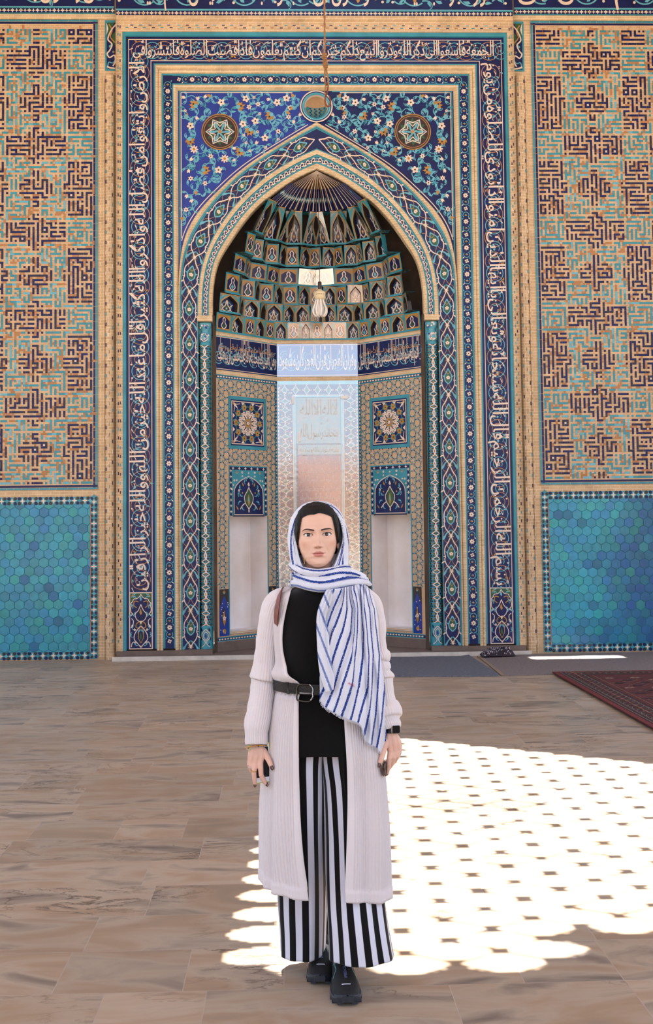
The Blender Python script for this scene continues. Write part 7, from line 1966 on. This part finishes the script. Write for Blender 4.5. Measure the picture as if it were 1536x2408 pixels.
def lining():
    R = resample(catmull([tuple(F(*q)) for q in RIM], 8), 90); b = MB(); C = F(749, 1280, .06); rings = []; uv = []
    for i, r in enumerate(R):
        r = Vector(r); q1 = C + (r - C) * .97 + Vector((0, .045, 0)); q2 = C + (r - C) * .90 + Vector((0, .085, 0)); q3 = C + (r - C) * .55 + Vector((0, .105, 0)); rings.append([r + Vector((0, .001, 0)), r.lerp(q1, .5) * 1.0, q1, q2, q3]); uv += [(k * .5 + .2 + i * .004, i / 90) for k in range(5)]
    b.loft(rings, 0, False); return b.build('lining', 'scarf', SCF, smooth=True, uv=uv)
lining()
def wrap(path, hw, dep, cph, seed, name='neck_wrap', nst=1.0, mtl='scarf'):
    """a loose fold of cloth carried right round the neck"""
    P = resample(catmull([tuple(F(*q[:3])) + (q[3] if len(q) > 3 else hw,) for q in path], 8), 120); b = MB(); rings = []; uv = []; n = 22
    for i, q in enumerate(P):
        p = Vector(q[:3]); a = Vector(P[max(0, i - 1)][:3]); c = Vector(P[min(len(P) - 1, i + 1)][:3]); t = (c - a).normalized(); u = t.cross(Vector((0, -1, 0)))
        if u.length < .2: u = Vector((0, 0, 1))
        u.normalize(); v = u.cross(t).normalized(); ring = []; w = q[3] * .001511
        for j in range(n + 1):
            an = 2 * PI * j / n; rr = 1 + .10 * nse((i * .05 + seed, cos(an), sin(an)), 1.2) + .06 * sin(an * 5 + i * .07 + seed)
            ring.append(p + u * (w * cos(an) * rr) + v * (dep * sin(an) * rr)); uv.append((j / n * 3.2 * nst + cph + i * .004, i / len(P)))
        rings.append(ring)
    b.loft(rings, 0, False, (False, False)); return b.build(name, mtl, SCF, smooth=True, uv=uv)
wrap([(690, 1330, .10, 9), (692, 1334, .03, 9), (702, 1340, -.03, 9), (722, 1346, -.072, 10), (748, 1349, -.088, 10), (775, 1346, -.074, 10), (800, 1340, -.035, 10), (815, 1338, .03, 10), (815, 1338, .10, 9)], 9, .020, .10, 1)
wrap([(694, 1362, .11, 10), (693, 1356, .03, 11), (706, 1361, -.045, 11), (728, 1368, -.082, 11), (755, 1371, -.09, 11), (785, 1365, -.082, 12), (815, 1358, -.055, 12), (842, 1358, -.03, 11), (858, 1364, .0, 9), (860, 1368, .05, 8)], 11, .018, .55, 5)
wrap([(688, 1378, .11, 9), (689, 1372, .03, 10), (704, 1374, -.05, 10), (730, 1380, -.09, 11), (760, 1384, -.10, 11), (795, 1378, -.098, 11), (830, 1371, -.085, 10), (856, 1369, -.06, 8), (866, 1372, -.02, 6)], 10, .017, .86, 9, mtl='scarf_back')
wrap([(700, 1350, .02, 6), (712, 1356, -.05, 7), (735, 1358, -.083, 9), (765, 1356, -.088, 11), (800, 1349, -.072, 12), (835, 1350, -.045, 10), (856, 1358, -.01, 8)], 9, .014, .33, 13)
b = MB(); r2 = random.Random(8); Rr_ = resample(catmull([tuple(F(*q)) for q in RIM], 8), 260); CC = F(749, 1272, .0)   # loose threads along the front edge
for i in range(50, 225):
    p = Vector(Rr_[i]); dv = (p - CC).normalized()
    if r2.random() < .6: b.tube([p, p + dv * r2.uniform(.002, .006) + Vector((r2.uniform(-.003, .003), -.002, r2.uniform(-.002, .002)))], .0006, 4, r2.choice((0, 0, 1)))
mat('blue_thread', (34, 58, 132), .8, .1, 60); b.build('front_fringe', ['scarf_plain', 'blue_thread'], SCF)
# hanging end: measured stripe lines fan out from the shoulder
STR_ROWS = [150, 400, 700, 1000, 1400, 1800, 2200]
STR_C = [-3, -2, -1, 0, 1, 2, 3, 4, 5, 6, 7, 8]
STR = {150: [405, 440, 470, 500, 530, 562, 650, 690, 720, 760, 800, 830], 400: [295, 400, 475, 545, 580, 615, 662, 700, 770, 830, 870, 910], 700: [200, 280, 410, 525, 570, 605, 690, 735, 785, 860, 920, 960],
       1000: [90, 190, 305, 430, 540, 575, 680, 760, 812, 895, 955, 1000], 1400: [-60, 50, 190, 310, 410, 535, 625, 750, 795, 872, 965, 1020], 1800: [-200, -80, 20, 130, 275, 395, 530, 630, 745, 840, 925, 1000], 2200: [-380, -250, -130, 0, 130, 260, 390, 480, 640, 785, 850, 960]}
def stripe_c(u, v):
    def row(r):
        L = STR[r]
        if u <= L[0]: return STR_C[0] - (L[0] - u) / 100
        for i in range(len(L) - 1):
            if u <= L[i + 1]: return STR_C[i] + (u - L[i]) / (L[i + 1] - L[i])
        return STR_C[-1] + (u - L[-1]) / 60
    v = min(max(v, 150), 2200)
    for a, c in zip(STR_ROWS, STR_ROWS[1:]):
        if v <= c: t = (v - a) / (c - a); return row(a) * (1 - t) + row(c) * t
def zu(u, v): return 730 + u * .18272, 1360 + v * .18272
PL = catmull([(150, 205), (300, 140), (500, 95), (800, 90), (1100, 110), (1350, 125), (1560, 122)], 6); PL = [(u, v) for v, u in PL]
PR = catmull([(60, 700), (150, 770), (300, 830), (500, 870), (800, 890), (1100, 920), (1400, 960), (1700, 975), (2000, 985), (2250, 975)], 6); PR = [(u, v) for v, u in PR]
BOT = catmull([(122, 1560), (185, 1660), (290, 1730), (395, 1795), (515, 1845), (600, 1880), (660, 1935), (690, 2040), (720, 2130), (790, 2180), (850, 2215), (900, 2270), (975, 2290)], 5)
def hang_dy(s, t, u): return -.176 + .120 * s ** 2.6 - .012 * t
def panel():
    NS_, NT = 150, 130; L = resample(PL, NT + 1); Rr = resample(PR, NT + 1); B_ = resample(BOT, NS_ + 1); b = MB(); uv = []
    T_ = [(205 + (700 - 205) * i / NS_, 165 - 105 * (i / NS_) ** 1.5) for i in range(NS_ + 1)]
    for j in range(NT + 1):
        t = j / NT
        for i in range(NS_ + 1):
            s = i / NS_
            # transfinite blend of the four edges
            u = (1 - t) * T_[i][0] + t * B_[i][0] + (1 - s) * L[j][0] + s * Rr[j][0] - ((1 - s) * (1 - t) * T_[0][0] + s * (1 - t) * T_[-1][0] + (1 - s) * t * B_[0][0] + s * t * B_[-1][0])
            v = (1 - t) * T_[i][1] + t * B_[i][1] + (1 - s) * L[j][1] + s * Rr[j][1] - ((1 - s) * (1 - t) * T_[0][1] + s * (1 - t) * T_[-1][1] + (1 - s) * t * B_[0][1] + s * t * B_[-1][1])
            c = stripe_c(u, v); f = .0075 * sin(c * 2.1 + 1.0 + t * 1.5) * (.5 + .6 * t) + .0050 * sin(c * 4.9 + t * 2) * (1.1 - .5 * t) + .004 * nse((u * .004, v * .0015, 3), 1)
            if s > .72: f += .010 * sin((s - .72) * 50 + t)
            px, py = zu(u, v); b.v.append(tuple(F(px, py, hang_dy(s, t, u) + f))); uv.append((c + .5, t))
    for j in range(NT):
        for i in range(NS_): a = j * (NS_ + 1) + i; b.f.append((a, a + 1, a + NS_ + 2, a + NS_ + 1)); b.m.append(0)
    o = b.build('hanging_end', 'scarf', SCF, smooth=True, uv=uv); m2 = o.modifiers.new('thickness', 'SOLIDIFY'); m2.thickness = .0018; m2.offset = 1
    # frayed hem
    b2 = MB(); k0 = NT * (NS_ + 1); r2 = random.Random(2)
    for i in range(0, NS_ + 1):
        for q in range(2):
            p = Vector(b.v[k0 + i]) + Vector((r2.uniform(-.0015, .0015), 0, .001)); l = r2.uniform(.004, .011); b2.tube([p, p + Vector((r2.uniform(-.003, .003), r2.uniform(-.002, .002), -l * .6)), p + Vector((r2.uniform(-.005, .005), 0, -l))], .00045, 4)
    b2.build('fringe', 'scarf_plain', SCF)
    return o
panel()
def flap():
    """the folded-over narrow layer along the front edge, showing the paler wrong side"""
    Lf = catmull([(150, 215), (300, 140), (500, 84), (800, 84), (1100, 104), (1300, 140), (1480, 200)], 6); Lf = [(u, v) for v, u in Lf]; Rf = catmull([(165, 300), (330, 270), (500, 200), (700, 235), (900, 250), (1100, 275), (1300, 310), (1440, 300)], 6); Rf = [(u, v) for v, u in Rf]
    NT, NS_ = 90, 36; L = resample(Lf, NT + 1); R = resample(Rf, NT + 1); b = MB(); uv = []
    for j in range(NT + 1):
        t = j / NT
        for i in range(NS_ + 1):
            s = i / NS_; u = L[j][0] + (R[j][0] - L[j][0]) * s; v = L[j][1] + (R[j][1] - L[j][1]) * s
            f = .006 * sin(s * 9 + t * 2) * (.4 + t * .3) + .004 * sin(s * 19 + 1) * (1 - t); px, py = zu(u, v)
            b.v.append(tuple(F(px, py, hang_dy(0, t, u) - .014 - .006 * sin(PI * s) + f))); uv.append(((v - (u - 80) * 2.6) / 330 + .62, t))
    for j in range(NT):
        for i in range(NS_): a = j * (NS_ + 1) + i; b.f.append((a, a + 1, a + NS_ + 2, a + NS_ + 1)); b.m.append(0)
    o = b.build('folded_edge', 'scarf_back', SCF, smooth=True, uv=uv); m2 = o.modifiers.new('thickness', 'SOLIDIFY'); m2.thickness = .0016; m2.offset = 1
    return o
flap()
b = MB(); r2 = random.Random(5)                              # little tassel where the end is tucked in
for i in range(16): p = F(858 + r2.uniform(-3, 3), 1366 + r2.uniform(-3, 3), -.06); a = r2.uniform(-1.2, 1.2); b.tube([p, p + Vector((.012 * cos(a), -.004, .012 * sin(a)))], .0011, 4)
b.build('tassel', 'scarf_plain', SCF)
mat('red_thread', (196, 60, 84), .8, .1, 90)
vs, fs = glyph_mesh('AKIL'); a0 = min(p[0] for p in vs); a1 = max(p[0] for p in vs); b = MB(); pts = []
for px, py in vs:
    q = (px - a0) / (a1 - a0); u = 488 + 88 * q; v = 1366 + 40 * q - py / .72 * 30; c = stripe_c(u, v); s = (u - 110) / 860; t = (v - 160) / 1680
    f = .0075 * sin(c * 2.1 + 1.0 + t * 1.5) * (.5 + .6 * t) + .0050 * sin(c * 4.9 + t * 2) * (1.1 - .5 * t) + .004 * nse((u * .004, v * .0015, 3), 1); x, y = zu(u, v)
    pts.append(F(x, y, hang_dy(s, t, u) + f - .010))
b.add(pts, fs); b.build('embroidered_name', 'red_thread', SCF)
# bag strap over the shoulder, small backpack behind --------------
BAG = empty('backpack', F(700, 1480, .18)); tag(BAG, 'brown leather shoulder strap of a backpack on the woman in the cardigan', 'backpack')
sp = resample(catmull([tuple(F(*q)) for q in [(690, 1440, .165), (676, 1404, .11), (664, 1389, .04), (658, 1392, -.02), (654, 1408, -.065), (650, 1432, -.085), (648, 1460, -.07), (652, 1500, .0), (664, 1520, .10), (690, 1540, .17)]], 8), 80)
b = MB(); A = []; B2 = []; A2 = []; B3 = []
for i, q in enumerate(sp):
    p = Vector(q); t = (Vector(sp[min(79, i + 1)]) - Vector(sp[max(0, i - 1)])).normalized(); outw = (p - F(757, 1440, .02)); outw.y *= 1; outw -= t * outw.dot(t); outw.normalize(); w = t.cross(outw).normalized() * .0135
    A.append(p + w); B2.append(p - w); A2.append(p + w - outw * .004); B3.append(p - w - outw * .004)
b.loft([A, B2, B3, A2, A], 0, False); b.build('shoulder_strap', 'leather_brown', BAG)
b = MB(); rings = []
for (z, hx, hy) in ((1385, 40, .02), (1392, 66, .05), (1420, 76, .062), (1500, 80, .07), (1580, 80, .07), (1600, 72, .055), (1606, 50, .03)):
    c = F(757, z, .232); rings.append([c + Vector((hx * .00148 * (abs(cos(a)) ** .5) * (1 if cos(a) > 0 else -1), hy * (abs(sin(a)) ** .5) * (1 if sin(a) > 0 else -1), 0)) for a in [2 * PI * i / 32 for i in range(32)]])
b.loft(rings, 0, True, (True, True)); b.build('bag_body', 'leather_brown', BAG, smooth=True)
b = MB(); c = F(757, 1540, .300); b.box(c.x - .075, c.x + .075, c.y - .004, c.y + .018, c.z - .06, c.z + .06); b.build('front_pocket', 'leather_brown', BAG)
# jewellery, watch, nails -------------------------------------------
def tilted_ring(c, u, v, ru, rv, r, m, name, parent, n=40, beads=0):
    b = MB(); u = Vector(u).normalized(); v = Vector(v); v = (v - u * v.dot(u)).normalized(); pts = [Vector(c) + u * ru * cos(2 * PI * i / n) + v * rv * sin(2 * PI * i / n) for i in range(n)]
    if beads:
        for p in pts: b.lathe([(.0001, -r), (r * .8, -r * .6), (r, 0), (r * .8, r * .6), (.0001, r)], p, 6)
    else: b.tube(pts, r, 8, closed=True)
    return b.build(name, m, parent, smooth=True)
cw = F(604.5, 1757, -.048)
tilted_ring(cw, F(628, 1751, -.048) - F(581, 1762, -.048), (0, 1, -.12), .0365, .031, .0013, 'silver', 'bracelet', WO, 64, 1)
tilted_ring(cw + Vector((0, 0, .001)), F(628, 1752, -.048) - F(579, 1757, -.048), (0, 1, -.35), .0360, .031, .0020, 'gold', 'bangle', WO)
mat('blue_bead', (26, 30, 96), .2, .1, 90, coat=.6); b = MB(); b.lathe([(.0001, -.003), (.0026, -.0015), (.003, 0), (.0026, .0015), (.0001, .003)], F(608.5, 1754.5, -.082), 10); b.build('charm', 'blue_bead', WO, smooth=True)
c = F(598.3, 1812, -.066); tilted_ring(c, (1, 0, -.08), (0, 1, .12), .0092, .0092, .0016, 'gold', 'finger_ring', WO, 24)
c = F(591.8, 1803, -.054); tilted_ring(c, (1, 0, -.25), (0, 1, .25), .0094, .0094, .0014, 'silver', 'finger_ring', WO, 24)
WA = empty('wrist_watch', F(922, 1716, -.03), WO); cwr = F(921.5, 1717, -.030)
b = MB(); rings = []
for dz in (-.0095, -.0085, .0085, .0095): rings.append([cwr + Vector((.0262 * cos(2 * PI * i / 32), .0245 * sin(2 * PI * i / 32), dz - .05 * .0262 * cos(2 * PI * i / 32))) for i in range(32)])
b.loft(rings, 0, True); b.build('strap', 'leather_black', WA, smooth=True)
fc = F(930, 1715.5, -.058); nrm = Vector((.45, -.89, .02)).normalized(); ux = Vector((.89, .45, -.05)).normalized(); uz = Vector((0, 0, 1))
def wpt(a, c2, d): return fc + ux * a + uz * c2 + nrm * d
def rrect(w, h, r, d, n=4):
    o = []
    for cx_, cz_, a0 in ((w - r, h - r, 0), (-w + r, h - r, PI / 2), (-w + r, -h + r, PI), (w - r, -h + r, 1.5 * PI)):
        for i in range(n + 1): a = a0 + PI / 2 * i / n; o.append(wpt(cx_ + r * cos(a), cz_ + r * sin(a), d))
    return o
b = MB(); b.loft([rrect(.0165, .0140, .005, -.004), rrect(.0170, .0145, .005, 0), rrect(.0166, .0141, .005, .0045), rrect(.0150, .0125, .004, .0055)], 0, True, (True, True)); b.build('case', 'silver', WA, smooth=False)
mat('screen_black', (6, 6, 7), .2, 0, 9, spec=.25); b = MB(); q = rrect(.0156, .0131, .004, .0058); b.add(q, [tuple(range(len(q)))]); b.build('screen', 'screen_black', WA)
def nail(px, py, dy, dx, dz, w=.0052, l=.0075):
    p = F(px, py, dy); b = MB(); t = Vector((dx, -.15, dz)).normalized(); n_ = Vector((0, -1, 0)); n_ = (n_ - t * n_.dot(t)).normalized(); s_ = t.cross(n_)
    rings = []
    for k in range(7):
        a = (k / 6 - .5) * 1.9; rr = sqrt(max(.02, 1 - (k / 3 - 1) ** 2)) if k > 3 else 1.0
        rings.append([p + t * (l * (k / 3 - 1)) + s_ * (w * rr * q) + n_ * (.0016 - .0022 * q * q) for q in (-1, -.5, 0, .5, 1)])
    b.loft(rings, 0, False); o = b.build('fingernail', 'nail', WO, smooth=True); m2 = o.modifiers.new('t', 'SOLIDIFY'); m2.thickness = .001; return o
nail(628.6, 1843.8, -.0725, .45, -1); nail(600.8, 1845, -.0640, .05, -1); nail(640.6, 1805.5, -.0945, .3, -1, .0056, .008); nail(892.6, 1800, -.1045, -.25, -1, .0058, .008); nail(910.2, 1819.5, -.0545, -.1, -1)
# phone in one hand, folded sunglasses in the other -----------------
mat('phone_white', (232, 234, 240), .25, .02, 9, coat=.5); mat('lime', (190, 204, 60), .45, .08, 20); mat('case_print', (70, 78, 120), .5, .3, 300)
PH = empty('smartphone', F(615, 1791, -.05)); tag(PH, 'white smartphone in a lime case held against the thigh', 'smartphone')
pc = F(615.0, 1791.5, -.0500); du = (F(637.5, 1835, -.035) - F(628, 1745, -.035)).normalized(); dr = Vector((1, .10, 0)); dr = (dr - du * dr.dot(du)).normalized(); dn = dr.cross(du).normalized()
if dn.y > 0: dn = -dn
def ppt(a, c2, d): return pc + dr * a - du * c2 + dn * d
def prect(w, h, r, d, n=5):
    o = []
    for cx_, cz_, a0 in ((w - r, h - r, 0), (-w + r, h - r, PI / 2), (-w + r, -h + r, PI), (w - r, -h + r, 1.5 * PI)):
        for i in range(n + 1): a = a0 + PI / 2 * i / n; o.append(ppt(cx_ + r * cos(a), cz_ + r * sin(a), d))
    return o
b = MB(); b.loft([prect(.0335, .069, .009, -.006), prect(.0352, .0708, .010, -.003), prect(.0352, .0708, .010, .003), prect(.0340, .0696, .009, .0042), prect(.0322, .068, .008, .0042)], 0, True, (True, False)); b.build('case', 'lime', PH, smooth=False)
b = MB(); q = prect(.0326, .0683, .008, .0036); b.add(q, [tuple(range(len(q)))]); b.build('front', 'phone_white', PH)
b = MB(); b.quad(ppt(-.0290, -.0515, .0041), ppt(.0290, -.0515, .0041), ppt(.0290, .0515, .0041), ppt(-.0290, .0515, .0041)); b.build('screen', 'screen_black', PH)
b = MB(); b.quad(ppt(.0354, -.055, -.002), ppt(.0354, .035, -.002), ppt(.0354, .035, .0025), ppt(.0354, -.055, .0025)); b.build('case_edge', 'case_print', PH)
mat('tortoise', (96, 44, 20), .2, .35, 160, coat=.9, rgb2=(30, 16, 10)); mat('lens', (60, 34, 22), .08, .1, 20, coat=.9)
SG = empty('sunglasses', F(904, 1804, -.088)); tag(SG, 'folded tortoiseshell sunglasses held in the hand beside the long scarf end', 'sunglasses')
for k, (px, dy, w) in enumerate(((902.5, -.094, .0065), (907, -.080, .0055))):
    c = F(px, 1806, dy); o_ = [c + Vector((w * cos(a) + .10 * .022 * sin(a) * 0, .006 * cos(a), .0255 * sin(a) - .002)) for a in [2 * PI * i / 30 for i in range(30)]]
    b = MB(); b.tube(o_, .0019, 7, closed=True); b.build('lens_frame', 'tortoise', SG, smooth=True)
    b = MB(); b.add(o_, [tuple(range(30))]); b.build('lens', 'lens', SG)
b = MB(); b.tube([F(905, 1788, -.088), F(904, 1805, -.097), F(900, 1822, -.092)], .0016, 6); b.build('temple_arm', 'tortoise', SG, smooth=True)
b = MB(); b.tube([F(908, 1786, -.078), F(907, 1806, -.086), F(904, 1822, -.084)], .0016, 6); b.build('temple_arm', 'tortoise', SG, smooth=True)
